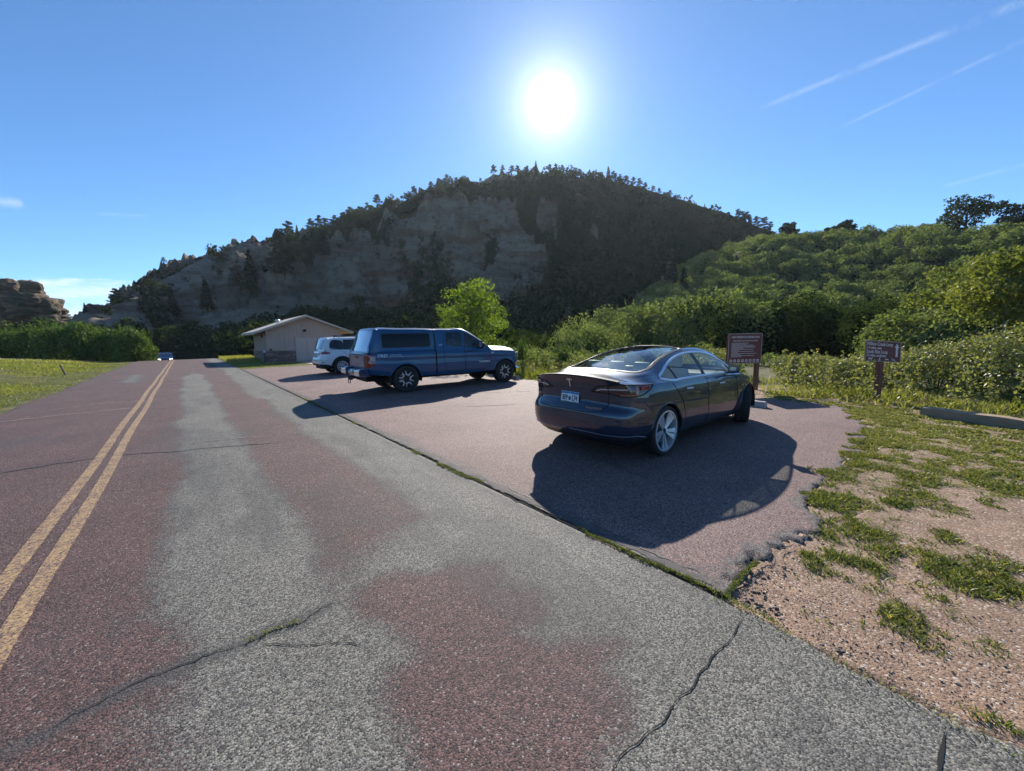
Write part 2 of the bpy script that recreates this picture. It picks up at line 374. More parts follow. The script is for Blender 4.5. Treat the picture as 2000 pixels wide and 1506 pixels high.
def grassiness(x, y):
    """1 green turf, about .5 sparse dry turf, 0 bare gravel"""
    n = fbm(x * 1.6, y * 1.6, oct=4, seed=5)
    n2 = fbm(x * 5, y * 5, oct=3, seed=9)
    g = np.zeros(np.shape(x))
    near = sm(x, 1.8, 2.2) * (1 - sm(y, 3.6, 4.4)) * (1 - sm(x, 13, 14.5)) * sm(y, -9, -7)
    for k, p in enumerate(GRASS):
        g = np.maximum(g, sm(sdpoly(x, y, p) + (n2 - .5) * .55 + (n - .5) * .30 + .07, -.20, .16))
    g = np.maximum(g, sm(.62 + (n - .5) * 1.2 + (n2 - .5) * .5 + sdpoly(x, y, LOT), .0, .30) * sm(x, 3.5, 4.3) * .95)      # weeds creep in along the edge of the bays
    far = sm(x, 4.2, 8.5)      # the verge turns to thin yellowish turf further out
    g = np.maximum(g, far * sm(n + .25 * n2, .38, .68) * .9)
    g = np.maximum(g, .42 * sm(x, 6.5, 8.5))
    g = g * (1 - .85 * np.exp(-((y - 3.3 - (x - 10) * .30) / .55) ** 2) * sm(x, 9.0, 9.8) * (1 - sm(x, 12.5, 13.5)))
    return np.where(near > 0, g * near + (1 - near), 1.0)

# ---- ground sheet
xs = axis((-700, -60, 60, 8), (-60, -4, 3, .35), (-4, 1.6, .35, .2), (1.6, 8.5, .04, .05), (8.5, 16, .08, .35), (16, 60, .5, 3), (60, 900, 6, 60))
ys = axis((-80, -4, 12, .6), (-4, -.6, .25, .05), (-.6, 2.6, .04, .05), (2.6, 16, .12, .4), (16, 60, .4, 1.0), (60, 1200, 3, 70))
X, Y, F_ = grid(xs, ys)
Z = zg(X, Y) - .024 + .018 * sm(X, 3.6, 6.0)
nearm = sm(X, 1.5, 2.0) * (1 - sm(X, 16, 22)) * (1 - sm(Y, 6, 9))
Z += nearm * ((fbm(X * 1.1, Y * 1.1, oct=3, seed=3) - .45) * .05 + (fbm(X * 9, Y * 9, oct=2, seed=4) - .5) * .016)
under = (sdpoly(X, Y, LOT) > .06) | ((X > -3.55) & (X < 2.36))
Z = np.where(under, zg(X, Y) - .06, Z)
Z += sm(-X, 4, 8) * (fbm(X * .25, Y * .25, oct=3, seed=8) - .5) * .35
ground_g = grassiness(X, Y); ground_g = ground_g * (1 - .34 * sm(X, 1.8, 2.2) * (1 - sm(Y, 3.6, 4.4)) * (1 - sm(X, 13, 14.5)))
mead = sm(-X, 3.0, 3.6) + sm(Y, 14, 18)
m, t, b = newmat('soil_and_turf'); co = N(t, 'ShaderNodeTexCoord').outputs['Object']
v = N(t, 'ShaderNodeTexVoronoi', i_Scale=85.0); L(t, co, v.inputs['Vector'])
v2 = N(t, 'ShaderNodeTexVoronoi', i_Scale=21.0); L(t, co, v2.inputs['Vector'])
nn = N(t, 'ShaderNodeTexNoise', i_Scale=1.4, i_Detail=8.0, i_Roughness=.65); L(t, co, nn.inputs[0])
nf = N(t, 'ShaderNodeTexNoise', i_Scale=14.0, i_Detail=8.0, i_Roughness=.75); L(t, co, nf.inputs[0])
sc_ = N(t, 'ShaderNodeSeparateColor'); L(t, v.outputs['Color'], sc_.inputs[0])
grav = mixc(t, sc_.outputs[0], (.18, .112, .076), (.40, .275, .185)); grav = mixc(t, M_(t, 'MULTIPLY', sc_.outputs[1], .5), grav, (.26, .165, .12))
grav = mixc(t, sstep(t, sc_.outputs[2], .9, .96), grav, (.5, .43, .36)); grav = mixc(t, 1.0, grav, N2C(t, M_(t, 'ADD', .55, M_(t, 'MULTIPLY', nn.outputs[0], .9))), 'MULTIPLY')
turf = mixc(t, sstep(t, nf.outputs[0], .35, .65), (.035, .045, .015), (.10, .10, .035)); turf = mixc(t, sstep(t, nn.outputs[0], .45, .68), turf, (.17, .14, .055))
ga = N(t, 'ShaderNodeAttribute', attribute_name='grass'); gm = sstep(t, M_(t, 'ADD', ga.outputs['Fac'], M_(t, 'MULTIPLY', M_(t, 'SUBTRACT', nf.outputs[0], .5), 1.4)), .55, .95)
L(t, mixc(t, gm, grav, turf), b.inputs['Base Color']); b.inputs['Roughness'].default_value = .9; b.inputs['Specular IOR Level'].default_value = .2
h_ = M_(t, 'ADD', M_(t, 'SUBTRACT', 1.0, v.outputs['Distance']), M_(t, 'MULTIPLY', nf.outputs[0], 1.5))
bp = N(t, 'ShaderNodeBump', i_Strength=.6, i_Distance=.006); L(t, h_, bp.inputs['Height']); L(t, bp.outputs[0], b.inputs['Normal'])
SOIL = m
tag(np_mesh('ground', np.stack([X, Y, Z], 1), F_, SOIL, vattr={'grass': ground_g}, smooth=True), kind='structure')

# ---- road: red chip seal worn grey in the wheel track and along the shoulder
xs = axis((-3.62, -1.3, .12, .06), (-1.3, 2.42, .04, .04)); ys = axis((-5, -1, .3, .1), (-1, 6, .04, .05), (6, 16, .06, .3), (16, 60, .4, 1), (60, 180, 3, 8))
X, Y, F_ = grid(xs, ys)
tl = (X + 3.62) / 6.04
el_ = (fbm(Y * .8, Y * 0, oct=5, seed=21, rough=.6) - .5) * .35; er_ = (fbm(Y * 1.9, Y * 0 + 3, oct=5, seed=22, rough=.65) - .5) * .16 * (1 - sm(Y, .9, 1.2)) - .05 * (1 - sm(Y, .2, .8))
X2 = X + el_ * (1 - tl) ** 8 + er_ * tl ** 12
Z = zg(X2, Y) + (fbm(X * .8, Y * .4, oct=3, seed=2) - .5) * .004 * sm(Y, 5, 10)
edge = (np.abs(X - xs[0]) < 1e-5) | (np.abs(X - xs[-1]) < 1e-5); Z = np.where(edge, Z - .055, Z)
wob = lambda f, s, a: (fbm(Y * f, Y * 0 + s, oct=4, seed=s) - .5) * a
def band(x0, x1, wd): return np.minimum(X - x0 - wob(.9, 31, .35) + .0, x1 + wob(1.1, 37, .35) - X) / wd
gv = band(-.22, .63, .20) - 2 * sm(Y, 24, 27)
gv = np.maximum(gv, (X - 1.47 - wob(.8, 41, .45)) / .20)
gv = np.where(Y < 3.1, np.maximum(gv, np.minimum((X + .24 - wob(1.2, 43, .3)) / .3, (3.0 - Y + (X - 1.1) * .6) / .5)), gv)
RED2 = P([(690, 1150), (772, 1117), (850, 1120), (901, 1097), (978, 1097), (985, 1137), (1054, 1149), (1074, 1206), (1010, 1234), (1082, 1262), (1160, 1250), (1223, 1250), (1183, 1302), (1219, 1351), (1228, 1419), (1170, 1460), (1160, 1560), (830, 1560), (813, 1455), (752, 1363), (760, 1322), (821, 1274), (772, 1222), (700, 1200)])
gv = np.minimum(gv, -sdpoly(X, Y, RED2) / .15)
PATCH = P([(228, 748), (262, 731), (282, 733), (270, 748)])
gv = np.maximum(gv, sdpoly(X, Y, PATCH) / .4)
gv = np.clip(.5 + gv * .5, 0, 1) * .9 + (fbm(X * 1.3, Y * 1.3, oct=3, seed=55) - .5) * .12
ROAD = asphalt('red_chip_seal', (.112, .063, .056), (.162, .152, .130), 0)
LOTM = asphalt('faded_pink_seal', (.200, .125, .110), (.150, .125, .114), 1)
c1s = P([(-60, 1496), (0, 1470), (80, 1438), (160, 1390), (241, 1347), (321, 1315), (401, 1283), (481, 1256), (535, 1230), (588, 1214), (640, 1182)])
def pldist(px, py, pl):
    d = np.full(px.shape, 9.)
    for (x0, y0), (x1, y1) in zip(pl[:-1], pl[1:]):
        ex, ey = x1 - x0, y1 - y0; t_ = np.clip(((px - x0) * ex + (py - y0) * ey) / (ex * ex + ey * ey), 0, 1); d = np.minimum(d, np.hypot(px - x0 - t_ * ex, py - y0 - t_ * ey))
    return d
nzz = fbm(X * 3, Y * 3, oct=4, seed=57) - .5
stn = (1 - sm(pldist(X, Y, c1s) + nzz * .05, .035, .075)) * .75
stn = np.maximum(stn, (1 - sm(np.abs(X - 2.36) + nzz * .16, .02, .16)) * .45 * sm(Y, .4, 1))
stn = np.maximum(stn, sm(fbm(X * 2.2, Y * .5, oct=5, seed=58) + nzz * .2, .60, .72) * .40)
tag(np_mesh('road', np.stack([X2, Y, Z], 1), F_, ROAD, vattr={'grey': gv, 'stain': stn}, smooth=True), kind='structure')
# ---- parking bays
xs = axis((2.43, 7, .03, .04), (7, 11.3, .05, .09)); ys = axis((.5, 1.6, .028, .03), (1.6, 4, .05, .06), (4, 29, .08, .5))
X, Y, F_ = grid(xs, ys)
sd = sdpoly(X, Y, LOT) + ((fbm(X * 1.3, Y * 1.3, oct=3, seed=61) - .5) * .24 + (fbm(X * 7, Y * 7, oct=4, seed=64, rough=.85) - .5) * .34) * np.where(X < 2.6, 0, 1)
cc = sd.reshape(-1)[F_].max(axis=1) > 0
Z = .004 + (fbm(X * .6, Y * .6, oct=3, seed=62) - .5) * .004 * sm(X, 2.6, 4) - np.where(sd < 0, .035, 0)
gv = np.clip(.25 + .9 * (.25 - (X - 2.43)) * 1.5, 0, .9) + (fbm(X * .7, Y * .35, oct=4, seed=63) - .5) * .5
gv = np.maximum(gv, .8 * (1 - sm(sd, .0, .22)))
used = np.unique(F_[cc]); remap = np.full(len(X), -1); remap[used] = np.arange(len(used))
tag(np_mesh('parking_lot', np.stack([X, Y, Z], 1)[used], remap[F_[cc]], LOTM, vattr={'grey': gv[used]}, smooth=True), kind='structure')

# ---- ribbons that lie on the tarmac: lines, cracks, seams
def ribbon_ground(name, pts, wd, mat, z=.008, jit=0.0, step=.04, seed=0, wj=.5, h=0.0):
    pts = np.array(pts, float); seg = np.hypot(*np.diff(pts, axis=0).T); u = np.r_[0, np.cumsum(seg)]
    n = max(3, int(u[-1] / step)); uq = np.linspace(0, u[-1], n); C = np.stack([np.interp(uq, u, pts[:, k]) for k in (0, 1)], 1)
    T = np.gradient(C, axis=0); T /= np.linalg.norm(T, axis=1)[:, None] + 1e-9; Nn = np.stack([-T[:, 1], T[:, 0]], 1)
    j = (fbm(uq * 5, uq * 0 + seed, oct=5, seed=seed + 70, rough=.82) - .5) * jit * 2.4
    C = C + Nn * j[:, None]
    ww = (wd if np.ndim(wd) else np.full(n, wd)) * (1 + wj * 2 * (fbm(uq * 9, uq * 0 + 5, oct=3, seed=seed + 90) - .5))
    taper = np.minimum(1, np.minimum(uq, u[-1] - uq) / .15 + .1); ww = ww * taper if jit else ww
    A = C + Nn * ww[:, None] / 2; B = C - Nn * ww[:, None] / 2
    V = np.concatenate([np.c_[A, zg(*A.T) + z], np.c_[B, zg(*B.T) + z]]); i = np.arange(n - 1)
    return tag(np_mesh(name, V, np.stack([i, i + n, i + n + 1, i + 1], 1), mat), kind='structure')
m, t, b = newmat('worn_yellow_paint'); co = N(t, 'ShaderNodeTexCoord').outputs['Object']
v = N(t, 'ShaderNodeTexVoronoi', i_Scale=105.0); L(t, co, v.inputs['Vector']); n1 = N(t, 'ShaderNodeTexNoise', i_Scale=5.0, i_Detail=8.0, i_Roughness=.75); L(t, co, n1.inputs[0])
s3 = N(t, 'ShaderNodeSeparateColor'); L(t, v.outputs['Color'], s3.inputs[0])
k_ = sstep(t, M_(t, 'ADD', M_(t, 'MULTIPLY', s3.outputs[0], .5), n1.outputs[0]), .62, .82)
yel = mixc(t, s3.outputs[1], (.30, .19, .085), (.46, .31, .15)); red_ = mixc(t, s3.outputs[2], (.06, .035, .035), (.2, .11, .1))
L(t, mixc(t, k_, red_, yel), b.inputs['Base Color']); b.inputs['Roughness'].default_value = .75
bp = N(t, 'ShaderNodeBump', i_Strength=.7, i_Distance=.006); L(t, s3.outputs[0], bp.inputs['Height']); L(t, bp.outputs[0], b.inputs['Normal'])
YEL = m
for xx, sd_ in ((-1.09, 1), (-.90, 2)):
    yy = np.arange(-4, 60, .5); zline = ribbon_ground('road_line', [(xx + .012 * math.sin(q * .9 + sd_), q) for q in yy], .105, YEL, z=.0045, step=.08, seed=sd_, wj=.12)
TAR = pbr('tar_seal', (.030, .031, .034), .65, var=.4, scale=30, bump=.6, bscale=120); CRK = pbr('open_crack', (.010, .010, .010), .95, var=.3, scale=60)
OLDT = pbr('old_grey_seal', (.085, .074, .070), .85, var=.35, scale=40, bump=.6, bscale=140)
DUST = pbr('pale_seam', (.27, .21, .18), .9, var=.4, scale=30)
c1 = P([(-60, 1496), (0, 1470), (80, 1438), (160, 1390), (241, 1347), (321, 1315), (401, 1283)])
#ribbon_ground('crack_seal', c1, .05, OLDT, z=.0022, jit=.03, seed=1)
ribbon_ground('crack', P([(80, 1438), (160, 1390), (241, 1347), (321, 1315), (401, 1283), (481, 1256), (535, 1230), (588, 1214), (631, 1187), (695, 1165), (722, 1155)]), .006, CRK, z=.0042, jit=.035, seed=2, step=.015, wj=1.2)
#ribbon_ground('crack_seal', P([(430, 1272), (481, 1252), (535, 1228), (588, 1210), (640, 1182)]), .05, OLDT, z=.0022, jit=.03, seed=5)
ribbon_ground('crack', P([(500, 1257), (588, 1260), (669, 1256), (720, 1262)]), .005, CRK, z=.0042, jit=.02, seed=3, step=.015, wj=1.2)
ribbon_ground('crack', P([(1452, 1206), (1444, 1214), (1435, 1238), (1420, 1258), (1396, 1280), (1381, 1303), (1363, 1318), (1349, 1350), (1330, 1362), (1312, 1380), (1297, 1408), (1264, 1430), (1248, 1450), (1220, 1472), (1200, 1500), (1180, 1540)]), .006, CRK, z=.0042, jit=.012, seed=4, step=.012, wj=1.2)
ribbon_ground('crack', P([(1846, 1428), (1842, 1450), (1834, 1490), (1832, 1540)]), .014, CRK, z=.003, jit=.004, seed=6, step=.012)
ribbon_ground('crack', P([(1418, 1166), (1442, 1135), (1462, 1112), (1500, 1085), (1530, 1072), (1560, 1062)]), .009, CRK, z=.009, jit=.04, seed=7, step=.012, wj=1.2)
ribbon_ground('crack', P([(1500, 1085), (1515, 1110), (1545, 1120)]), .007, CRK, z=.009, jit=.04, seed=8, step=.012, wj=1.2)
ribbon_ground('crack', P([(-40, 930), (0, 925), (130, 903), (235, 889), (330, 883), (450, 872), (540, 866)]), .022, TAR, z=.0055, jit=.06, seed=9, wj=.8)
ribbon_ground('road_seam', P([(-40, 830), (100, 814), (230, 800), (262, 797)]), .05, DUST, z=.010, jit=.12, seed=10, wj=1.0)
ribbon_ground('road_seam', P([(60, 808), (180, 790), (300, 782)]), .03, DUST, z=.010, jit=.2, seed=12, wj=1.0)
ribbon_ground('crack', P([(355, 868), (440, 858), (520, 852)]), .02, DUST, z=.0062, jit=.05, seed=11, wj=1.0)
ribbon_ground('joint', [(2.40, q) for q in np.arange(.80, 27, .2)], .009, CRK, z=.0062, jit=.04, seed=13, step=.03, wj=1.3)
ribbon_ground('joint', [(2.53, q) for q in np.arange(.9, 14, .2)], .008, TAR, z=.0085, jit=.05, seed=14, step=.03, wj=1.3)
ribbon_ground('joint_seal', [(2.46, q) for q in np.arange(.95, 20, .2)], .05, OLDT, z=.0072, jit=.05, seed=15, step=.03, wj=.9)
for k, (a, b_) in enumerate((((900, 795), (1010, 790)), ((760, 775), (1040, 764)))):
    ribbon_ground('road_seam', P([a, b_]), .05, DUST, z=.010, jit=.10, seed=20 + k, wj=1.2)
ribbon_ground('footpath', [(8.0, 27.9), (8.0, 34.5)], 3.0, pbr('pink_concrete', (.42, .28, .23), .85, var=.2, scale=8), z=.012, wj=0)

# ------------------------------------------------------------------ hills
m, t, b = newmat('hill_rock'); co = N(t, 'ShaderNodeTexCoord').outputs['Object']
mp = N(t, 'ShaderNodeMapping'); mp.inputs['Rotation'].default_value = (R_(25), R_(-32), R_(20)); mp.inputs['Scale'].default_value = (.07, .07, .34); L(t, co, mp.inputs[0])
st = N(t, 'ShaderNodeTexNoise', i_Scale=1.0, i_Detail=9.0, i_Roughness=.68); L(t, mp.outputs[0], st.inputs[0])
n1 = N(t, 'ShaderNodeTexNoise', i_Scale=.05, i_Detail=6.0, i_Roughness=.6); L(t, co, n1.inputs[0])
n2 = N(t, 'ShaderNodeTexNoise', i_Scale=.5, i_Detail=9.0, i_Roughness=.72); L(t, co, n2.inputs[0])
rk = mixc(t, sstep(t, n1.outputs[0], .42, .60), (.235, .188, .148), (.245, .145, .100)); rk = mixc(t, sstep(t, st.outputs[0], .38, .62), rk, (.44, .36, .28)); rk = mixc(t, M_(t, 'MULTIPLY', sstep(t, n2.outputs[0], .52, .62), .6), rk, (.045, .036, .030))
va = N(t, 'ShaderNodeAttribute', attribute_name='veg')
vg = sstep(t, M_(t, 'ADD', va.outputs['Fac'], M_(t, 'MULTIPLY', M_(t, 'SUBTRACT', n2.outputs[0], .5), 1.5)), .38, .60)
L(t, mixc(t, vg, rk, mixc(t, n2.outputs[0], (.012, .022, .008), (.05, .065, .02))), b.inputs['Base Color']); b.inputs['Roughness'].default_value = .95; b.inputs['Specular IOR Level'].default_value = .1
bp = N(t, 'ShaderNodeBump', i_Strength=1.0, i_Distance=2.0); L(t, M_(t, 'ADD', st.outputs[0], M_(t, 'MULTIPLY', n2.outputs[0], 1.6)), bp.inputs['Height']); L(t, bp.outputs[0], b.inputs['Normal'])
HILL = m
RIDGE = [(60, 700, 110), (120, 660, 112), (150, 638, 118), (180, 617, 122), (240, 592, 130), (262, 573, 133), (310, 550, 140), (360, 522, 148), (400, 505, 153), (470, 480, 160), (520, 472, 165), (560, 467, 168), (600, 463, 172), (660, 450, 178), (720, 418, 184), (790, 396, 188), (850, 370, 191), (920, 356, 194), (980, 348, 196), (1050, 344, 198), (1110, 345, 200), (1180, 354, 200), (1250, 365, 199), (1330, 389, 196), (1400, 409, 192), (1450, 429, 188), (1500, 450, 184), (1560, 478, 180), (1640, 520, 176), (1760, 590, 170), (2000, 640, 170)]
FIN = [(60, 700), (300, 690), (340, 668), (400, 640), (450, 612), (520, 577), (600, 538), (660, 503), (720, 466), (790, 442), (850, 427), (900, 414), (960, 407), (1020, 397), (1100, 402), (1180, 425), (1260, 465), (1330, 505), (1400, 535), (1500, 575), (2000, 640)]
def tab(lst): return np.array([azel(u, v_) for u, v_ in lst])
ra = tab([(u, v_) for u, v_, _ in RIDGE]); R2T = np.array([q[2] for q in RIDGE]); fa = tab(FIN)
def hill_params(a):
    R2 = np.interp(a, ra[:, 0], R2T); z2 = EYE + R2 * np.tan(np.radians(np.interp(a, ra[:, 0], ra[:, 1])))
    r1 = .80 * R2; z1 = EYE + r1 * np.tan(np.radians(np.interp(a, fa[:, 0], fa[:, 1])))
    return R2, z2, r1, np.maximum(z1, .3)
AZ = np.arange(-58, 56, .14)
RR = np.r_[np.arange(62, 100, 1.1), np.arange(100, 212, .7), np.arange(212, 300, 4), np.arange(300, 700, 25)]
R2, Z2, R1, Z1 = hill_params(AZ)
H = np.empty((len(AZ), len(RR)))
for i in range(len(AZ)):
    r2, z2, r1, z1 = R2[i], Z2[i], R1[i], Z1[i]
    H[i] = np.interp(RR, [.40 * r2, .50 * r2, .64 * r2, .70 * r2, r1, r1 + .04 * r2, r1 + .10 * r2, r2, r2 + 18, r2 + 120, r2 + 500], [-7, -3, .16 * z1, .30 * z1, z1, z1 + .01 * (z2 - z1), z1 + .35 * (z2 - z1), z2, z2 + .5, min(z2 * .8, z2 - 6), -12])
Kn = np.array([1, 2, 3, 2, 1.]); Kn /= Kn.sum()
H = np.apply_along_axis(lambda c: np.convolve(np.pad(c, 2, 'edge'), Kn, 'valid'), 1, H)
AA, RRg = np.meshgrid(AZ, RR, indexing='ij'); th = np.radians(AA + 40)
X = RRg * np.sin(th); Y = RRg * np.cos(th)
amp = np.clip(H / 14, 0, 1)
crestd = np.abs(RRg - R2[:, None]); ra_ = .35 + .65 * sm(crestd, 3, 14)
big = fbm(X / 17, Y / 17, H / 17, oct=3, seed=101) - .5; mid_ = fbm(X / 5.5 + H * .05, Y / 5.5, H / 7, oct=3, seed=102) - .5; sm_ = np.abs(fbm(X / 2.2, Y / 2.2, H / 3.0, oct=3, seed=103) - .5)
rockm = 1 - .75 * sm(AA, 5, 16)
led = 3.2 * (np.abs(((H + .30 * X - .1 * Y) / 6.0 + big * 1.6) % 1 - .5) ** 1.0 - .25) * rockm
rid = lambda L_, sd_: 1 - np.abs(2 * fbm(X / L_ + H * .02, Y / L_, H / (L_ * .8), oct=2, seed=sd_) - 1) * 2
b1 = rid(13, 141); b2 = rid(5.5, 142); b3 = rid(2.6, 143); b4 = rid(1.5, 144)
H2 = H + amp * .6 * ra_ * led + amp * ra_ * (big * 9 + ((b1 - .35) * 4.6 + (b2 - .35) * 3.6 + (b3 - .35) * 2.0 + (b4 - .35) * .8) * (.12 + .88 * sm(crestd, 3, 16)) * rockm + mid_ * 3 * rockm)
RS = RRg - amp * ra_ * rockm * (b1 * 3.6 + b2 * 2.4) + amp * ra_ * rockm * ((fbm(X / 8, Y / 8, H / 10, oct=3, seed=104) - .5) * 12 + (fbm(X / 3, Y / 3, H / 4, oct=2, seed=105) - .5) * 3.5)
X = RS * np.sin(th); Y = RS * np.cos(th)
def vegmask(a, r, h, R2, r1, z1, z2):
    """where scrub and firs cover the rock"""
    n = fbm(a / 3.0, r / 9.0, oct=4, seed=120)
    v_ = .20 + (n - .5) * 1.25
    v_ = v_ + .9 * (1 - sm(h, .12 * z1, .40 * z1)) * sm(a, -47, -40) * sm(z1, 2, 8)     # wooded apron
    v_ = v_ + .8 * sm(r, r1 + 2, r1 + 10) * (1 - sm(r, R2 - 7, R2 - 1)) * sm(z1, 4, 16) * (.12 + .88 * sm(a, -34, -26)) + .35 * sm(r, R2 - 6, R2) * sm(a, -36, -24)      # dark firs between fin and ridge
    v_ = v_ + 1.0 * sm(a + (n - .5) * 14, -1.5, 6)                   # right half is overgrown
    v_ = v_ + .5 * (1 - sm(h, 0, 3))
    e_ = np.degrees(np.arctan2(h - EYE, r))
    for u_, w_, sa_, se_ in ((1128, 398, 1.4, .8), (1185, 425, 1.1, .9), (1160, 465, .8, 1.0), (1240, 385, 1.6, .7), (1290, 430, .7, .4), (1060, 440, 1.5, 1.8), (1330, 455, .8, .3)):
        a0_, e0_ = azel(u_, w_); v_ = v_ - 1.3 * np.exp(-((a - a0_) / sa_) ** 2 - ((e_ - e0_) / se_) ** 2)
    return v_
VG = vegmask(AA, RRg, H, R2[:, None], R1[:, None], Z1[:, None], Z2[:, None])
na, nr = H.shape; i = np.arange(na - 1)[:, None] * nr + np.arange(nr - 1)[None]
F_ = np.stack([i, i + 1, i + nr + 1, i + nr], -1).reshape(-1, 4)
tag(np_mesh('hill', np.stack([X.ravel(), Y.ravel(), H2.ravel()], 1), F_, HILL, vattr={'veg': VG.ravel()}), kind='structure')
HX, HY, HZ, HV, HA, HR = X, Y, H2, VG, AA, RRg
hfill = (HX, HY, HZ)
# the lower green hillside on the right
GT = [(1120, 690, 66), (1180, 640, 72), (1230, 610, 80), (1280, 572, 90), (1330, 526, 104), (1400, 494, 118), (1480, 468, 128), (1560, 464, 132), (1640, 458, 134), (1700, 452, 134), (1800, 450, 130), (1900, 456, 126), (2000, 446, 122), (2150, 436, 118), (2400, 446, 112), (3600, 500, 110)]
ga_ = np.array([azel(u, v_) for u, v_, _ in GT]); GR = np.array([q[2] for q in GT])
AZ2 = np.arange(8, 92, .3); TT = np.r_[np.linspace(.3, 1.15, 70), np.linspace(1.2, 3.2, 12)]
Rt = np.interp(AZ2, ga_[:, 0], GR); Zt = EYE + Rt * np.tan(np.radians(np.interp(AZ2, ga_[:, 0], ga_[:, 1]))) - .6
AA, T_ = np.meshgrid(AZ2, TT, indexing='ij'); RRg = T_ * Rt[:, None]
prof = np.interp(T_, [.3, .40, .5, .6, .7, .8, .9, 1, 1.1, 1.3, 3.2], [-.08, -.03, .08, .24, .42, .63, .85, 1, 1.02, .95, 0])
H = prof * Zt[:, None] - .15; th = np.radians(AA + 40); X = RRg * np.sin(th); Y = RRg * np.cos(th)
H = H + np.clip(H / 6, 0, 1) * ((fbm(X / 16, Y / 16, oct=3, seed=130) - .5) * 4 * (1 - .7 * (np.abs(T_ - 1) < .08)) + (fbm(X / 4, Y / 4, oct=2, seed=131) - .5) * 1.2)
na, nr = H.shape; i = np.arange(na - 1)[:, None] * nr + np.arange(nr - 1)[None]
F_ = np.stack([i, i + 1, i + nr + 1, i + nr], -1).reshape(-1, 4)
SCR = pbr('scrub_floor', (.035, .042, .016), .95, var=.5, scale=.8, spec=.1)
tag(np_mesh('hillside', np.stack([X.ravel(), Y.ravel(), H.ravel()], 1), F_, SCR, smooth=True), kind='structure')
GX, GY, GZ, GA, GTt = X, Y, H, AA, T_
def bilin(Fd, fi, fj):
    i = np.clip(np.floor(fi).astype(int), 0, Fd.shape[0] - 2); j = np.clip(np.floor(fj).astype(int), 0, Fd.shape[1] - 2); a = fi - i; b = fj - j
    return Fd[i, j] * (1 - a) * (1 - b) + Fd[i + 1, j] * a * (1 - b) + Fd[i, j + 1] * (1 - a) * b + Fd[i + 1, j + 1] * a * b

# ------------------------------------------------------------------ foliage
def unit(n, r=rng):
    d = r.normal(size=(n, 3)); return d / np.linalg.norm(d, axis=1)[:, None]
def quads(C, Nrm, size, r=rng, asp=1.5, tri=False):
    """leaf-sized kites centred at C, roughly facing Nrm"""
    n = len(C); a = np.cross(Nrm, unit(n, r)); a /= np.linalg.norm(a, axis=1)[:, None] + 1e-9; b = np.cross(Nrm, a)
    s = np.broadcast_to(np.asarray(size, float), (n,))[:, None]
    if tri: V = np.stack([C + a * s * .6, C - a * s * .35 + b * s * .45, C - a * s * .35 - b * s * .45], 1); k = 3
    else: V = np.stack([C + a * s * .5 * asp, C + b * s * .42, C - a * s * .5 * asp, C - b * s * .42], 1); k = 4
    return V.reshape(-1, 3), np.arange(n * k).reshape(-1, k)
def crown_points(blobs, n, r=rng, shell=.35, up=.25, hollow=True):
    """points and outward directions through a set of ellipsoid clumps"""
    B = np.array(blobs, float); wgt = (B[:, 3] * B[:, 4] + B[:, 4] * B[:, 5] + B[:, 3] * B[:, 5]); wgt = wgt / wgt.sum()
    k = r.choice(len(B), size=n, p=wgt); d = unit(n, r); d[:, 2] += up; d /= np.linalg.norm(d, axis=1)[:, None]
    rad = 1 - shell * r.random(n) ** 1.6 + .10 * r.normal(size=n)
    C = B[k, :3] + d * B[k, 3:6] * rad[:, None]
    if hollow and len(B) > 1:
        ins = np.zeros(n)
        for q in B:
            e = np.sum(((C - q[:3]) / (q[3:6] + 1e-6)) ** 2, 1); ins = np.maximum(ins, e < .5)
        keep = (ins < .5) | (r.random(n) < .12); C, d, k = C[keep], d[keep], k[keep]
    Nr = d + unit(len(C), r) * .9; Nr /= np.linalg.norm(Nr, axis=1)[:, None]
    return C, Nr, k
def shrub_blobs(c, rad, h, r=rng, n=6):
    o = []
    for i in range(n):
        a = r.random() * 6.28; q = rad * .55 * math.sqrt(r.random()); s = rad * (.38 + .25 * r.random())
        o.append((c[0] + q * math.cos(a), c[1] + q * math.sin(a), c[2] + h * (.35 + .42 * r.random()) * (1.15 - .45 * q / rad), s, s, s * .8 * h / rad))
    return o
class Leaves:
    def __init__(s): s.V = []; s.F = []; s.T = []; s.n = 0
    def add(s, C, Nr, size, tint, **k):
        V, F = quads(C, Nr, size, **k); s.V.append(V); s.F.append(F + s.n); s.n += len(V); s.T.append(np.broadcast_to(tint, (len(C),)))
    def build(s, name, mat, parent=None):
        return np_mesh(name, np.concatenate(s.V), np.concatenate(s.F), mat, parent, tint=np.concatenate(s.T))
def shrub_leaves(Lv, c, rad, h, n, size, r=rng, nb=6, base=0.0, spread=.5):
    C, Nr, k = crown_points(shrub_blobs(c, rad, h, r, nb), n, r)
    kt = r.random(nb)[k] * .35
    C[:, 2] = np.maximum(C[:, 2], c[2] + .02 + .1 * h * r.random(len(C)))
    Lv.add(C, Nr, size * (.7 + .6 * r.random(len(C))), np.clip(base + kt + spread * r.random(len(C)), 0, .9) + .1 * (r.random(len(C)) > .985), r=r)
BARK = pbr('bark', (.11, .085, .065), .95, var=.4, scale=9, bump=.8, bscale=25)
GREYBARK = pbr('pale_bark', (.30, .28, .24), .9, var=.35, scale=7, bump=.6, bscale=25)
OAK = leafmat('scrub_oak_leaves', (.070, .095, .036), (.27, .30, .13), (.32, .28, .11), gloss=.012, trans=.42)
OAKD = leafmat('dark_and_shade_toned_oak_leaves', (.020, .032, .014), (.055, .072, .034), gloss=.0)  # dark foliage; on the shrubs of the hollow this colour carries the shade
PINE = leafmat('pine_needles', (.010, .020, .010), (.040, .058, .026), trans=.15)
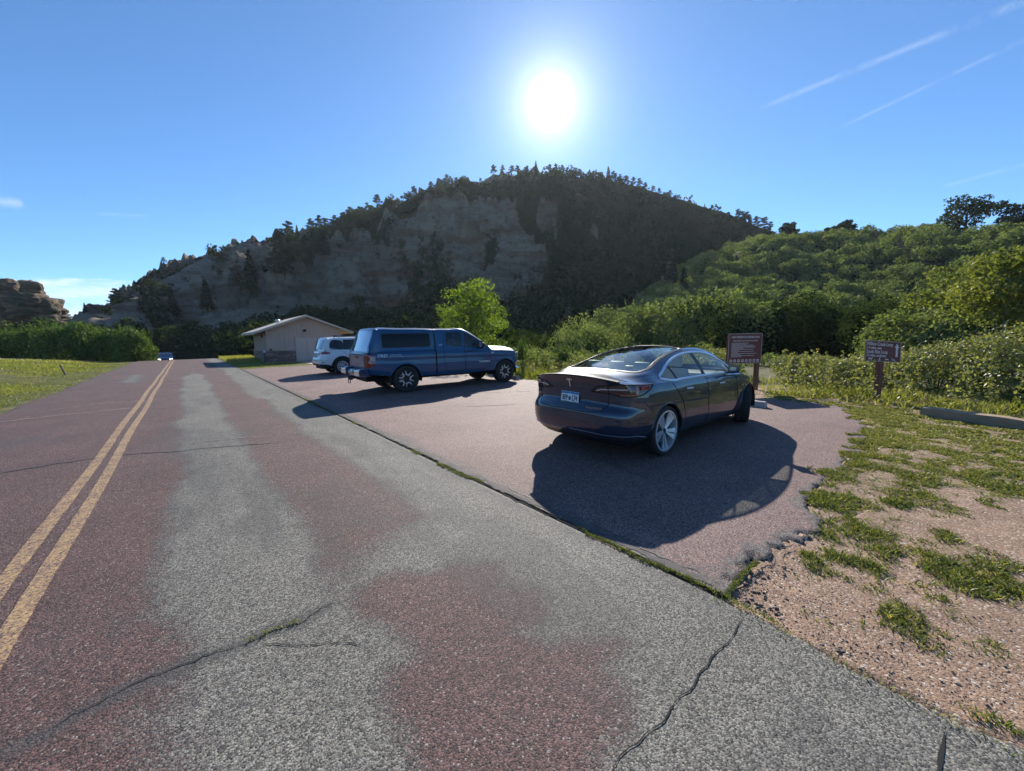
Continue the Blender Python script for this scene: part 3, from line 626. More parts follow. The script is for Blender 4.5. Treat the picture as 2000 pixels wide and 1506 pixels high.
BRIGHT = leafmat('cottonwood_leaves', (.075, .12, .018), (.22, .28, .05), (.42, .38, .05), trans=.55, gloss=.02)
YELG = leafmat('yellow_green_leaves', (.085, .11, .028), (.27, .27, .09), (.45, .36, .08), trans=.45, gloss=.02)
BUSH = leafmat('willow_bush_leaves', (.085, .10, .035), (.36, .34, .14), (.50, .42, .17), trans=.42, gloss=.05)
MIDG = leafmat('meadow_oak_leaves', (.045, .080, .020), (.16, .22, .06), (.22, .22, .07), trans=.28, gloss=.01)
DRYG = leafmat('dry_grass_blades', (.20, .17, .07), (.52, .43, .22), trans=.4)
GRN = leafmat('green_grass_blades', (.060, .085, .020), (.19, .21, .06), (.38, .31, .15), trans=.45)
MEAD = leafmat('meadow_grass_blades', (.16, .18, .035), (.44, .40, .12), (.50, .42, .20), trans=.45)

# scrub oak covering the lower hillside: one uncountable mass
def hill_cover(name, mat, ni, seed, tmin, tmax, size, nleaf, rad, GXx, GYy, GZz, base=0.0, mask=None, spread=.5, hmul=1.3):
    r = np.random.default_rng(seed); Lv = Leaves(); na_, nr_ = GXx.shape
    fi = r.random(ni) * (na_ - 1.01); fj = tmin + (tmax - tmin) * r.random(ni)
    if mask is not None:
        ok = mask(fi, fj, r); fi, fj = fi[ok], fj[ok]
    xs_, ys_, zs_ = bilin(GXx, fi, fj), bilin(GYy, fi, fj), bilin(GZz, fi, fj)
    for x, y, z in zip(xs_, ys_, zs_):
        q = rad * (.6 + .8 * r.random()); dist = math.hypot(x, y); k = int(nleaf * (q / rad) ** 1.5 * min(2.2, 100 / dist))
        shrub_leaves(Lv, (x, y, z - .3), q, q * hmul * 1.1, k, size * (dist / 100) ** .6, r, nb=5, base=base + .25 * (vn([x / 9.], [y / 9.], seed=5)[0]), spread=spread)
    return tag(Lv.build(name, mat), kind='stuff')
jl = np.searchsorted(TT, 1.12)
o = hill_cover('scrub_oak_cover', OAK, 3900, 301, 6, jl, .25, 340, 1.35, GX, GY, GZ, mask=lambda fi, fj, r: r.random(len(fi)) < np.interp(fj, [0, 20, jl], [.6, 1.0, 1.0]))
tag(o, 'dense grey green scrub oak thicket covering the sunlit hillside', 'scrub')
jr0, jr1 = np.searchsorted(RR, 85), np.searchsorted(RR, 200)
def dmask(fi, fj, r):
    a = AZ[0] + fi * .14; i = fi.astype(int); j = fj.astype(int)
    return (HV[i, j] > .52) & (HZ[i, j] > -2) & (HR[i, j] < np.interp(a, ra[:, 0], R2T) - 1) & (a < 34)
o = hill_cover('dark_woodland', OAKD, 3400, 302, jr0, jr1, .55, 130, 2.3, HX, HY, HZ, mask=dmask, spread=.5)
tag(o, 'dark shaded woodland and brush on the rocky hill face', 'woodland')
r = np.random.default_rng(304); Lv = Leaves()
for k in range(260):
    a = -47 + 82 * r.random(); r2 = float(np.interp(a, ra[:, 0], R2T)) + r.normal() * 2.5; th_ = R_(a + 40); x, y = r2 * math.sin(th_), r2 * math.cos(th_)
    i_ = int((a - AZ[0]) / .14); j_ = int(np.argmin(np.abs(RR - r2))); z = HZ[i_, j_]; q = .4 + .9 * r.random() ** 2
    shrub_leaves(Lv, (x, y, z - .3), q, q * 1.2, 70, .45, r, nb=4)
tag(Lv.build('ridge_brush', OAKD), 'low dark brush fringing the crest of the rocky hill', 'brush', kind='stuff')
# brush at the foot of the hill, behind the bays and across the road
r = np.random.default_rng(305); Lv = Leaves()
for k in range(260):
    a = -46 + 58 * r.random(); d = 62 + 34 * r.random(); th_ = R_(a + 40); x, y = d * math.sin(th_), d * math.cos(th_)
    if x < 5 and y < 95: continue
    q = 2.0 + 2.2 * r.random(); shrub_leaves(Lv, (x, y, zgf(x, y) - .4 - max(0, (d - 70) * .03)), q, q * 1.25, 260, .45, r, nb=6, spread=.4)
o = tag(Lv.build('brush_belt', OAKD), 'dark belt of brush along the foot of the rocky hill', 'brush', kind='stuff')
r = np.random.default_rng(306); Lv = Leaves()
for k in range(110):
    a = 8 + 20 * r.random(); d = 40 + 24 * r.random() * (1 if a > 12 else .6); th_ = R_(a + 40); x, y = d * math.sin(th_), d * math.cos(th_)
    q = 1.6 + 1.3 * r.random(); shrub_leaves(Lv, (x, y, zgf(x, y) - 1.2), q, q * 1.12, 4200, .15, r, nb=9, base=.0)
o = tag(Lv.build('oak_thicket', OAK), 'sunlit oak thicket at the foot of the green hillside', 'thicket', kind='stuff')

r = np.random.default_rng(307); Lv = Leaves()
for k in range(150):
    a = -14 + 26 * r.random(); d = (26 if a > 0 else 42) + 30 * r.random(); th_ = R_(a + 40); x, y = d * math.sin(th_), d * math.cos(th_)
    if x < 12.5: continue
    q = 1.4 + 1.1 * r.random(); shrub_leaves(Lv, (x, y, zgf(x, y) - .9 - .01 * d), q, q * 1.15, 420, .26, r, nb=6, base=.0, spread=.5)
tag(Lv.build('creek_brush', OAKD), 'low dark brush in the dip behind the parking bays', 'brush', kind='stuff')  # shade of the dip is put into the darker leaf colour
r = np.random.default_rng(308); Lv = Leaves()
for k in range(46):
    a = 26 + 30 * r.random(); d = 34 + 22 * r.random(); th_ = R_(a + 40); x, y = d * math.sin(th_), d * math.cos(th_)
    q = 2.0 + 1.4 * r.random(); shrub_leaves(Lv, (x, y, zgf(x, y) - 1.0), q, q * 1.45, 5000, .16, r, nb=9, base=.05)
tag(Lv.build('oak_grove', OAKD), 'tall oak grove with shade-darkened leaf colour round the hollow below the green hillside', 'grove', kind='stuff')  # hollow's shade painted by giving these oaks the darker leaves

# ---- trees on the skyline: two kinds built once, then copied
def pine_parts(h, seed, kind):
    r = np.random.default_rng(seed); mb = MB(); Lv = Leaves()
    if kind == 'fir':
        mb.tube([(0, 0, -.8), (0, 0, h * .5), (0, 0, h)], [h * .022, h * .014, .01], 6)
        for q in np.linspace(.10, .98, 13):
            rr = h * .24 * (1 - q) ** .8 + .02 * h; n = int(60 * (1.2 - q)) + 10; a = r.random(n) * 6.28; rad_ = rr * np.sqrt(r.random(n))
            C = np.stack([rad_ * np.cos(a), rad_ * np.sin(a), h * q - rad_ * .35 + r.normal(size=n) * .03 * h], 1)
            Nr = np.stack([np.cos(a) * .4, np.sin(a) * .4, np.ones(n)], 1) + unit(n, r) * .6; Nr /= np.linalg.norm(Nr, axis=1)[:, None]
            Lv.add(C, Nr, h * .075, r.random(n), r=r)
    else:
        lean = r.normal() * .05
        tr = [(0, 0, -.8), (lean * h * .3, 0, h * .35), (lean * h, .02 * h, h * .7), (lean * h * 1.1, 0, h * .97)]
        mb.tube(tr, [h * .026, h * .02, h * .013, .02], 6)
        nb = 11
        for i_ in range(nb):
            q = .30 + .68 * i_ / (nb - 1) + r.normal() * .02; a = i_ * 2.4 + r.random(); ln = h * (.34 * max(0, 1 - q) ** .55 + .06) * (.6 + .7 * r.random())
            p0 = Vector((lean * h * q, 0, h * q)); p1 = p0 + Vector((math.cos(a) * ln, math.sin(a) * ln, ln * .12))
            mb.tube([p0, p0.lerp(p1, .5) + Vector((0, 0, ln * .04)), p1], [h * .008, h * .006, .01], 4)
            bl = [(p1.x, p1.y, p1.z, h * .13, h * .13, h * .065), (*p0.lerp(p1, .5), h * .11, h * .11, h * .06)]
            C, Nr, k = crown_points(bl, 150, r, shell=.9, up=0, hollow=False); Lv.add(C, Nr, h * .055, r.random(len(C)), r=r)
    return mb, Lv
PROTO = {}
def make_pine(name, kind, h, seed):
    root = empty(name, (0, 0, 0)); mb, Lv = pine_parts(h, seed, kind)
    mb.build('trunk', BARK, root); Lv.build('crown', PINE, root); return root
for k, (nm, kd) in enumerate((('pine_tree', 'pine'), ('pine_tree', 'pine'), ('pine_tree', 'pine'), ('fir_tree', 'fir'), ('fir_tree', 'fir'))):
    PROTO[k] = [make_pine(nm, kd, 5.0, 400 + k), False]
def put_pine(k, loc, h, rz, label, cat, group):
    if not PROTO[k][1]: o = PROTO[k][0]; PROTO[k][1] = True
    else: o = copy_tree(PROTO[k][0])
    o.location = loc; o.scale = (h / 5,) * 3; o.rotation_euler.z = rz; tag(o, label, cat, group); return o
# hills' surface heights for planting
bvh_hill = BVHTree.FromPolygons([tuple(p) for p in np.stack([HX.ravel(), HY.ravel(), HZ.ravel()], 1)], [tuple(q) for q in (lambda na, nr: (lambda i: np.stack([i, i + 1, i + nr + 1, i + nr], -1).reshape(-1, 4))(np.arange(na - 1)[:, None] * nr + np.arange(nr - 1)[None]))(*HX.shape)])
bvh_side = BVHTree.FromPolygons([tuple(p) for p in np.stack([GX.ravel(), GY.ravel(), GZ.ravel()], 1)], [tuple(q) for q in (lambda na, nr: (lambda i: np.stack([i, i + 1, i + nr + 1, i + nr], -1).reshape(-1, 4))(np.arange(na - 1)[:, None] * nr + np.arange(nr - 1)[None]))(*GX.shape)])
def hz_at(x, y):
    best = -9
    for bv in (bvh_hill, bvh_side):
        h_ = bv.ray_cast(Vector((x, y, 200)), Vector((0, 0, -1)))
        if h_[0] is not None: best = max(best, h_[0].z)
    return best
ORD = ['first', 'second', 'third', 'fourth', 'fifth', 'sixth', 'seventh', 'eighth', 'ninth', 'tenth', 'eleventh', 'twelfth', 'thirteenth', 'fourteenth', 'fifteenth', 'sixteenth', 'seventeenth', 'eighteenth', 'nineteenth', 'twentieth']
# (u along the skyline, apparent height in photo pixels, kind)
SEGS = [('left skyline slope', 0, [(150, 18, 3), (214, 30, 0), (206, 20, 2), (272, 20, 1), (318, 12, 4), (566, 40, 0), (584, 22, 3), (612, 26, 1), (628, 34, 0), (640, 28, 2), (655, 25, 1), (676, 34, 3), (688, 38, 0), (708, 24, 4), (714, 22, 3), (742, 30, 1)]),
        ('skyline rise left of the summit', 0, [(782, 14, 4), (805, 20, 2), (815, 26, 0), (846, 24, 1), (862, 22, 0), (878, 22, 2), (896, 22, 1), (918, 12, 4), (942, 12, 2), (968, 24, 1), (985, 18, 0)]),
        ('rounded hill summit', 0, [(1002, 22, 0), (1014, 24, 1), (1030, 26, 2), (1048, 16, 4), (1074, 18, 0), (1086, 20, 2), (1098, 18, 1), (1118, 14, 3), (1132, 24, 3), (1150, 18, 0), (1157, 22, 4), (1172, 20, 1), (1186, 34, 3), (1196, 26, 4)]),
        ('skyline slope right of the summit', 0, [(1208, 22, 0), (1220, 24, 1), (1234, 22, 2), (1246, 22, 0), (1256, 18, 1), (1272, 16, 2), (1284, 14, 0), (1304, 16, 1), (1322, 12, 2), (1372, 10, 3), (1438, 22, 0), (1452, 18, 1), (1462, 20, 4), (1474, 24, 3), (1488, 28, 2), (1500, 22, 0)])]
kk = 0
for seg, cnt, lst in SEGS:
    for j, (u, hp, kd) in enumerate(sorted(lst)):
        a, _ = azel(u, 500); r2 = float(np.interp(a, ra[:, 0], R2T)); best = None
        th_ = R_(a + 40)
        for dr in np.arange(-14, 10, 1.0):     # crest seen from the road: the place with the highest line of sight
            x, y = (r2 + dr) * math.sin(th_), (r2 + dr) * math.cos(th_); z = hz_at(x, y); e = (z - EYE) / (r2 + dr)
            if best is None or e > best[0]: best = (e, x, y, z, r2 + dr)
        _, x, y, z, d_ = best; h = hp / F_PX * d_ * 1.0
        nmk = 'pine' if kd < 3 else 'fir'
        put_pine(kd if kd < 3 or j % 3 == 0 else 1, (x, y, z - .2 - .08 * h), h * .72, kk * 1.7, '%s dark %s, %s from the left on the %s' % (['ragged', 'flat topped', 'open crowned', 'narrow', 'pointed'][kd if kd < 3 or j % 3 == 0 else 1], nmk if kd < 3 or j % 3 == 0 else 'pine', ORD[j], seg), 'tree', 'trees along the hill skyline'); kk += 1
# firs that stand in the shade on the face of the hill: (u, v of foot, photo height, kind)
FACE = [(285, 610, 40, 3, 'bottom left of the rock face'), (338, 612, 36, 4, 'bottom left of the rock face'), (405, 600, 40, 3, 'gully left of the fin'), (470, 575, 40, 0, 'gully left of the fin'), (492, 560, 52, 3, 'gully left of the fin'), (540, 545, 40, 1, 'gully behind the fin'), (556, 530, 58, 3, 'gully behind the fin'), (580, 520, 38, 2, 'gully behind the fin'), (612, 505, 34, 0, 'gully behind the fin'), (635, 495, 40, 4, 'gully behind the fin'),
        (1310, 566, 62, 3, 'foot of the green hillside'), (1334, 575, 46, 4, 'foot of the green hillside'), (1110, 640, 36, 0, 'dark slope above the grey sedan')]
for j, (u, v_, hp, kd, wh) in enumerate(FACE):
    d = ray(u, v_); hit = None
    for bv in (bvh_hill, bvh_side):
        q = bv.ray_cast(Vector((0, 0, EYE)), d)
        if q[0] is not None and (hit is None or q[3] < hit[1]): hit = (q[0], q[3])
    if hit is None: continue
    n_same = [q[4] for q in FACE[:j]].count(wh)
    put_pine(kd, (hit[0].x, hit[0].y, hit[0].z - .6), hp / F_PX * hit[1] * 1.1, j * 2.1, 'dark shaded conifer at the %s, %s from the left there' % (wh, ORD[n_same]), 'tree', 'conifers on the hill face')

# ---- broadleaf trees with visible limbs
def branchy(name, base, height, spread, clumps, leafmat_, nleaf, lsize, label, cat='tree', seed=1, bark=BARK, trunk_r=.12, nlimb=7, group=None, low=.25, clump_r=.3, shape=1.0, base_t=.15, stems=1, tilt=0.0):
    r = np.random.default_rng(seed); root = empty(name, base, 0, label, cat, group); mb = MB(); Lv = Leaves(); ends = []
    for s_ in range(stems):
        a0 = 6.28 * s_ / max(1, stems) + .7; ox = (.10 if stems > 1 else 0) * spread
        bx, by = ox * math.cos(a0), ox * math.sin(a0); top = Vector((bx * 3 + tilt * height, by * 3, height * .82))
        tp = [Vector((bx, by, -.2)), Vector((bx * 1.4 + .02 * height + tilt * height * .2, by * 1.4, height * .28)), Vector((bx * 2.2 - .01 * height + tilt * height * .55, by * 2.2, height * .55)), top]
        mb.tube(tp, [trunk_r * 1.25, trunk_r, trunk_r * .65, trunk_r * .2], 9)
        for i_ in range(nlimb):
            q = low + (.95 - low) * i_ / (nlimb - 1); f = q * 3 / 1.0; k = min(2, int(q * 3.0)); p0 = tp[k].lerp(tp[k + 1], min(1, q * 3 - k))
            a = i_ * 2.39996 + r.random() * .6 + s_; ln = spread * (.55 + .45 * r.random()) * math.sin(math.pi * min(.95, (.25 + .72 * q))) ** .6 * shape
            p1 = p0 + Vector((math.cos(a) * ln, math.sin(a) * ln, ln * (.35 + .4 * r.random())))
            pm = p0.lerp(p1, .5) + Vector((0, 0, -ln * .05)); mb.tube([p0, pm, p1], [trunk_r * .38, trunk_r * .25, trunk_r * .08], 6)
            ends += [p1, pm.lerp(p1, .3)]
            for _ in range(2):
                p2 = p1 + Vector((r.normal() * ln * .25, r.normal() * ln * .25, abs(r.normal()) * ln * .25)); mb.tube([pm.lerp(p1, .6), p2], [trunk_r * .13, trunk_r * .04], 5); ends.append(p2)
        ends.append(top)
    bl = []
    for e in ends:
        for _ in range(clumps):
            s = height * clump_r * (.25 + .3 * r.random()); bl.append((e.x + r.normal() * s * .7, e.y + r.normal() * s * .7, e.z + r.normal() * s * .5, s, s, s * .75))
    C, Nr, k = crown_points(bl, nleaf, r, shell=.6, hollow=True); kt = r.random(len(bl))[k] * .4
    C[:, 2] = np.maximum(C[:, 2], .15)
    Lv.add(C, Nr, lsize * (.65 + .7 * r.random(len(C))), np.clip(base_t + kt + .45 * r.random(len(C)), 0, .9) + .1 * (r.random(len(C)) > .97), r=r)
    mb.build('trunk', bark, root, smooth='all'); Lv.build('crown', leafmat_, root); return root
def foot(u, v_, depth, z=None):
    p = at(u, v_, depth); return (p.x, p.y, p.z if z is None else z)
# bright cottonwood behind the pickup
branchy('cottonwood_tree', foot(922, 690, 27, -.3), 5.3, 1.9, 2, BRIGHT, 14000, .13, 'bright yellow green cottonwood standing behind the blue pickup cab', seed=5, trunk_r=.13, nlimb=12, low=.06, clump_r=.30, shape=1.15, base_t=.15)
# slender pale-barked trees at the right edge
branchy('cottonwood_tree', foot(1948, 735, 13.0, 0), 4.4, 1.5, 1, YELG, 9000, .09, 'slender yellow green tree with a bare leaning stem at the right edge', seed=21, bark=GREYBARK, trunk_r=.055, nlimb=8, low=.35, clump_r=.24, tilt=-.10)
branchy('cottonwood_tree', foot(2010, 735, 12.5, 0), 4.6, 1.3, 1, YELG, 9000, .09, 'tallest yellow green tree cut off by the right edge of the view', seed=22, bark=GREYBARK, trunk_r=.06, nlimb=8, low=.3, clump_r=.26)
branchy('cottonwood_tree', foot(1862, 735, 15.5, 0), 4.5, 1.3, 1, YELG, 7000, .10, 'yellow green young tree left of the slender pale stems', seed=23, bark=GREYBARK, trunk_r=.05, nlimb=8, low=.3, clump_r=.24)
# big dark oaks on the right skyline
def sky_tree(u, v_, hp, wp, label, seed, mat=OAKD, name='oak_tree'):
    d = ray(u, v_); dep = 124
    q = bvh_side.ray_cast(Vector((0, 0, EYE)), d)
    a, _ = azel(u, v_); r2 = float(np.interp(a, ga_[:, 0], GR)); th_ = R_(a + 40); x, y = r2 * math.sin(th_), r2 * math.cos(th_); z = hz_at(x, y)
    h = hp / F_PX * r2 * .95; branchy(name, (x, y, z - .3), h, wp / F_PX * r2 * .40, 3, mat, 7000, .36, label, seed=seed, trunk_r=.25, nlimb=9, low=.12, clump_r=.34, base_t=.05)
sky_tree(1885, 450, 50, 50, 'broad dark oak standing alone on the right skyline', 31)
sky_tree(2005, 450, 40, 60, 'dark oak on the skyline at the right edge of the view', 32)
sky_tree(1538, 462, 26, 26, 'small round dark juniper on the skyline right of the rocky hill', 33, name='juniper_tree')
sky_tree(1622, 455, 18, 14, 'smallest round dark juniper on the green hillside skyline', 34, name='juniper_tree')
sky_tree(1648, 455, 22, 24, 'round dark juniper just right of the smallest one on the skyline', 35, name='juniper_tree')

# ---- bushes: countable ones near the camera
def bush(name, base, rad, h, mat, n, size, label, seed, group=None, nb=9, cat='bush', base_t=.1):
    r = np.random.default_rng(seed); root = empty(name, base, 0, label, cat, group); Lv = Leaves(); mb = MB()
    bl = shrub_blobs((0, 0, 0), rad, h, r, nb)
    for q in bl[:7]:
        mb.tube([(q[0] * .15, q[1] * .15, -.1), (q[0] * .6, q[1] * .6, q[2] * .55), (q[0], q[1], q[2])], [.02 * h, .013 * h, .006 * h], 5)
    C, Nr, k = crown_points(bl, n, r, shell=.75); kt = r.random(len(bl))[k] * .35; C[:, 2] = np.maximum(C[:, 2], .05 + .12 * h * r.random(len(C)))
    Lv.add(C, Nr, size * (.6 + .8 * r.random(len(C))), np.clip(base_t + kt + .5 * r.random(len(C)), 0, .9) + .1 * (r.random(len(C)) > .98), r=r)
    # a few shoots standing out of the outline
    m_ = 26; a = r.random(m_) * 6.28; q = rad * .8 * np.sqrt(r.random(m_))
    for i_ in range(m_):
        x, y = q[i_] * math.cos(a[i_]), q[i_] * math.sin(a[i_]); z0 = h * .55; L_ = h * (.35 + .35 * r.random()); n_ = 16; t_ = np.linspace(0, 1, n_)
        C = np.stack([x * (1 + .15 * t_) + r.normal(size=n_) * .04, y * (1 + .15 * t_) + r.normal(size=n_) * .04, z0 + L_ * t_], 1); Lv.add(C, unit(n_, r), size, r.random(n_) * .9, r=r)
    mb.build('stems', BARK, root); Lv.build('foliage', mat, root); return root
BL = [  # u, v of base, depth, radius, height, material, leaves, size, label
    (1400, 742, 15.0, 1.2, .95, BUSH, 7000, .060, 'leafy green bush behind the bonnet of the grey sedan'),
    (1545, 752, 13.0, .75, .80, BUSH, 6500, .055, 'rounded bush just right of the tall regulations sign'),
    (1600, 742, 14.5, .9, .65, BUSH, 5500, .055, 'low green bush at the edge of the shaded hollow'),
    (1665, 765, 11.5, .8, .75, BUSH, 7500, .048, 'pale leafy bush left of the trail arrow sign'),
    (1740, 760, 11.5, 1.1, .95, BUSH, 9500, .048, 'yellow green bush directly behind the trail arrow sign'),
    (1830, 768, 10.5, 1.2, 1.1, BUSH, 11000, .046, 'spreading yellow green bush behind the end of the timber edging'),
    (1915, 775, 10.0, 1.2, 1.3, BUSH, 12000, .044, 'tall pale bush behind the middle of the timber edging'),
    (2000, 790, 9.2, 1.3, 1.6, BUSH, 12000, .044, 'large pale bush at the right edge behind the timber edging'),
    (1860, 745, 14.0, 1.6, 1.9, OAK, 16000, .085, 'dark green oak bush rising behind the yellow bushes'),
    (1780, 745, 15.5, 1.7, 2.4, OAK, 18000, .085, 'tall rounded dark oak right of the arrow sign'),
    (1700, 715, 24, 2.2, 3.0, OAKD, 12000, .13, 'oak bush with shade-darkened leaf colour behind and left of the arrow sign'),  # darker leaf colour stands in for shade on this bush
    (1340, 715, 30, 2.8, 4.3, OAK, 13000, .16, 'sunlit oak clump above the roof of the grey sedan'),
    (1255, 700, 34, 2.6, 4.0, OAK, 12000, .17, 'oak clump left of the sedan roof at the foot of the hill'),
    (1450, 700, 32, 3.0, 4.9, OAK, 13000, .17, 'oak clump behind the tall regulations sign'),
    (1560, 690, 36, 3.2, 5.0, OAK, 13000, .18, 'oak clump beyond the shaded hollow between the signs'),
    (1180, 700, 40, 2.6, 3.6, OAK, 10000, .20, 'small oak clump at the dark foot of the hill left of the sedan'),
    (1098, 712, 17.5, .45, 1.0, MIDG, 1500, .07, 'small leafy sapling bush between pickup and sedan'),
    (1020, 700, 17, .25, 1.3, MIDG, 420, .07, 'thin sprig of leaves rising beside the pickup headlight')]
for j, (u, v_, dep, rad, h, mt_, n, sz, lab) in enumerate(BL):
    p = at(u, v_, dep); bush('bush' if mt_ is BUSH or mt_ is MIDG else 'oak_bush', (p.x, p.y, (-.05 if dep < 20 else -.25)), rad, h, mt_, n, sz, lab, 500 + j)
# oak thicket beyond the meadow on the left of the road: a row of bushes, then what lies behind
ML = [(277, 704, 37, 1.4, 2.4, 'nearest the road at the end of the meadow thicket'), (262, 704, 36, 1.7, 2.9, 'second from the road in the meadow thicket'), (228, 702, 38, 1.8, 3.0, 'third from the road in the meadow thicket'), (192, 699, 38, 1.9, 3.0, 'fourth from the road in the meadow thicket'), (155, 697, 38, 1.9, 3.0, 'fifth from the road in the meadow thicket'), (118, 695, 38, 2.0, 3.0, 'sixth from the road, before the rock outcrop'), (80, 692, 39, 2.0, 3.1, 'seventh from the road, before the rock outcrop'), (42, 690, 40, 2.1, 3.1, 'eighth from the road, before the rock outcrop'), (6, 686, 41, 2.2, 3.0, 'at the left edge of the view in the meadow thicket'), (-30, 684, 42, 2.2, 3.1, 'beyond the left edge of the meadow thicket')]
for j, (u, v_, dep, rad, h, wh) in enumerate(ML):
    h *= (1.0, .92, 1.05, .86, 1.1, .95, 1.12, .9, 1.05, 1)[j]; p = at(u, v_, dep + 1.5); bush('oak_bush', (p.x, p.y, zgf(p.x, p.y) - .1), rad, h, MIDG, 8000, .16, 'rounded green oak bush, ' + wh, 560 + j, 'oak bushes beyond the meadow', nb=10)
r = np.random.default_rng(590); Lv = Leaves()
for k in range(60):
    u = -60 + 350 * r.random(); p = at(u, 690, 44 + 16 * r.random()); q = 1.6 + 1.0 * r.random()
    shrub_leaves(Lv, (p.x, p.y, zgf(p.x, p.y) - .2 + .02 * abs(p.x)), q, q * 1.7, 700, .2, r, base=.05)
tag(Lv.build('meadow_thicket', MIDG), 'green oak thicket massed behind the meadow', 'thicket', kind='stuff')

# ---- grass
def blades(name, px, py, pz, hgt, wid, mat, tint, r, lean=.35, label=None, cat='grass'):
    n = len(px); a = r.random(n) * 6.28; la = r.random(n) * 6.28; ln = hgt * lean * (.3 + r.random(n))
    B = np.stack([px, py, pz], 1); s = np.stack([np.cos(a), np.sin(a), np.zeros(n)], 1) * (np.asarray(wid) * .5)[..., None]
    mid = B + np.stack([np.cos(la) * ln * .35, np.sin(la) * ln * .35, hgt * .6], 1); top = B + np.stack([np.cos(la) * ln, np.sin(la) * ln, hgt], 1)
    V = np.stack([B - s, B + s, mid + s * .7, top, mid - s * .7], 1).reshape(-1, 3); F = np.arange(5 * n).reshape(-1, 5)
    return tag(np_mesh(name, V, F, mat, tint=tint), label, cat, kind='stuff')
r = np.random.default_rng(700)
# turf patches and thin verge at the right
n = 900000; x = r.uniform(2.2, 12.5, n); y = r.uniform(-3.5, 3.6, n); g = grassiness(x, y); clump = fbm(x * 6, y * 6, oct=3, seed=71)
outlot = sdpoly(x, y, LOT) < .04 + .55 * (clump - .45) * sm(x, 3.6, 5)
keep = outlot & (x > 2.42) & (r.random(n) < np.clip((g - .25) * 1.4, 0, 1) * np.clip((clump - .34) * 3.0, 0.04, 1)); x, y, g, clump = x[keep], y[keep], g[keep], clump[keep]
hg = (.008 + .034 * clump * g) * (.5 + r.random(len(x)))
blades('turf_grass', x, y, zg(x, y) - .022 + .018 * sm(x, 3.6, 6.0), hg, np.full(len(x), .005) + .001 * np.hypot(x, y), GRN, np.clip(.15 + .85 * r.random(len(x)) + .35 * (r.random(len(x)) < .25 + sm(x, 5, 9) * .5), 0, 1), r, lean=1.1, label='low green turf growing in patches over the gravel')
# taller grass behind the bays and round the sign posts
n = 60000; x = r.uniform(9.7, 15.5, n); y = r.uniform(-5, 30, n); edge_ = 11.6 + 1.2 * (fbm(y * .8, y * 0, seed=75) - .5) - 1.6 * sm(y, 4, 6); pp = r.random(n)
dens = sm(x, edge_ - .3, edge_ + .8); trail = np.exp(-((y - 3.3 - (x - 10) * .30) / .9) ** 2)
keep = (pp < dens * (1 - .9 * trail)); x, y = x[keep], y[keep]
hg = (.06 + .42 * np.clip(fbm(x * 1.3, y * 1.3, oct=4, seed=76) - .2, 0, 1)) * (.4 + .8 * r.random(len(x)))
hg *= np.where(y > 5, 1.25, 1.0)
t_ = fbm(x * .9, y * .9, oct=3, seed=77)
blades('tall_grass', x, y, zg(x, y) - .04, hg, np.full(len(x), .012) + .0009 * np.hypot(x, y), MEAD, np.clip((t_ - .42) * 1.8 + .6 * r.random(len(x)) + .25 * (r.random(len(x)) > .93), 0, 1), r, lean=.7, label='tall yellowing grass growing behind the parking bays')
# tall leafy weeds standing through the grass
r = np.random.default_rng(744); Lv = Leaves(); n = 620; xw = r.uniform(10.2, 16, n); yw = r.uniform(-5, 16, n); dn = fbm(xw * .7, yw * .7, oct=3, seed=745)
for x, y, d_ in zip(xw, yw, dn):
    if d_ < .40 or (y < 5.5 and x < 11.6) or abs(y - 3.3 - (x - 10) * .3) < .7: continue
    h_ = (.35 + .75 * r.random()) * (1 if y < 6 else .8); m_ = int(26 + 30 * h_); t_ = r.random(m_) ** .8; ln_ = r.normal(size=2) * .12
    C = np.stack([x + ln_[0] * t_ + r.normal(size=m_) * .07 * (1.3 - t_), y + ln_[1] * t_ + r.normal(size=m_) * .07 * (1.3 - t_), .04 + h_ * t_], 1)
    Lv.add(C, unit(m_, r), .055 * (.6 + .7 * r.random(m_)), np.clip(.15 + .7 * r.random(m_) + .2 * (t_ > .9), 0, 1), r=r)
tag(Lv.build('tall_weeds', BUSH), 'leafy yellow green weeds standing among the tall grass', 'weeds', kind='stuff')
r = np.random.default_rng(746); Lv = Leaves()
for k in range(90):
    a = 2 + 34 * r.random(); d = 17.5 + 9 * r.random(); th_ = R_(a + 40); x, y = d * math.sin(th_), d * math.cos(th_)
    if x < 13 or (a > 22 and r.random() < .6): continue
    q_ = .6 + .7 * r.random(); shrub_leaves(Lv, (x, y, -.35), q_, q_ * 1.0, 900, .085, r, nb=7, base=.0, spread=.6)
tag(Lv.build('bank_brush', OAK), 'low green brush along the bank behind the bays', 'brush', kind='stuff')
# short green fringe at the back of the bays and lawn by the hut
n = 60000; x = np.r_[r.uniform(9.6, 12.4, n // 2), r.uniform(2.3, 14, n // 2)]; y = np.r_[r.uniform(4, 28, n // 2), r.uniform(28, 48, n // 2)]
keep = (sdpoly(x, y, LOT) < .05) & ~((np.abs(x - 8) < 1.5) & (y < 34.7)) & ~((x > 4.7) & (x < 10.3) & (y > 34.5) & (y < 42)) & ~((x < 2.5)); x, y = x[keep], y[keep]
hl = sm(y, 34, 40) * .22 * (x < 5) + .22 * sm(x, 9.9, 10.6) * (y > 28)
blades('lawn_grass', x, y, zg(x, y) - .03, (.05 + hl) * (.5 + r.random(len(x))), np.full(len(x), .03), MEAD, np.clip(.35 * r.random(len(x)) + .25 + 1.5 * hl, 0, 1), r, lean=.6, label='short green grass around the hut and behind the bays')
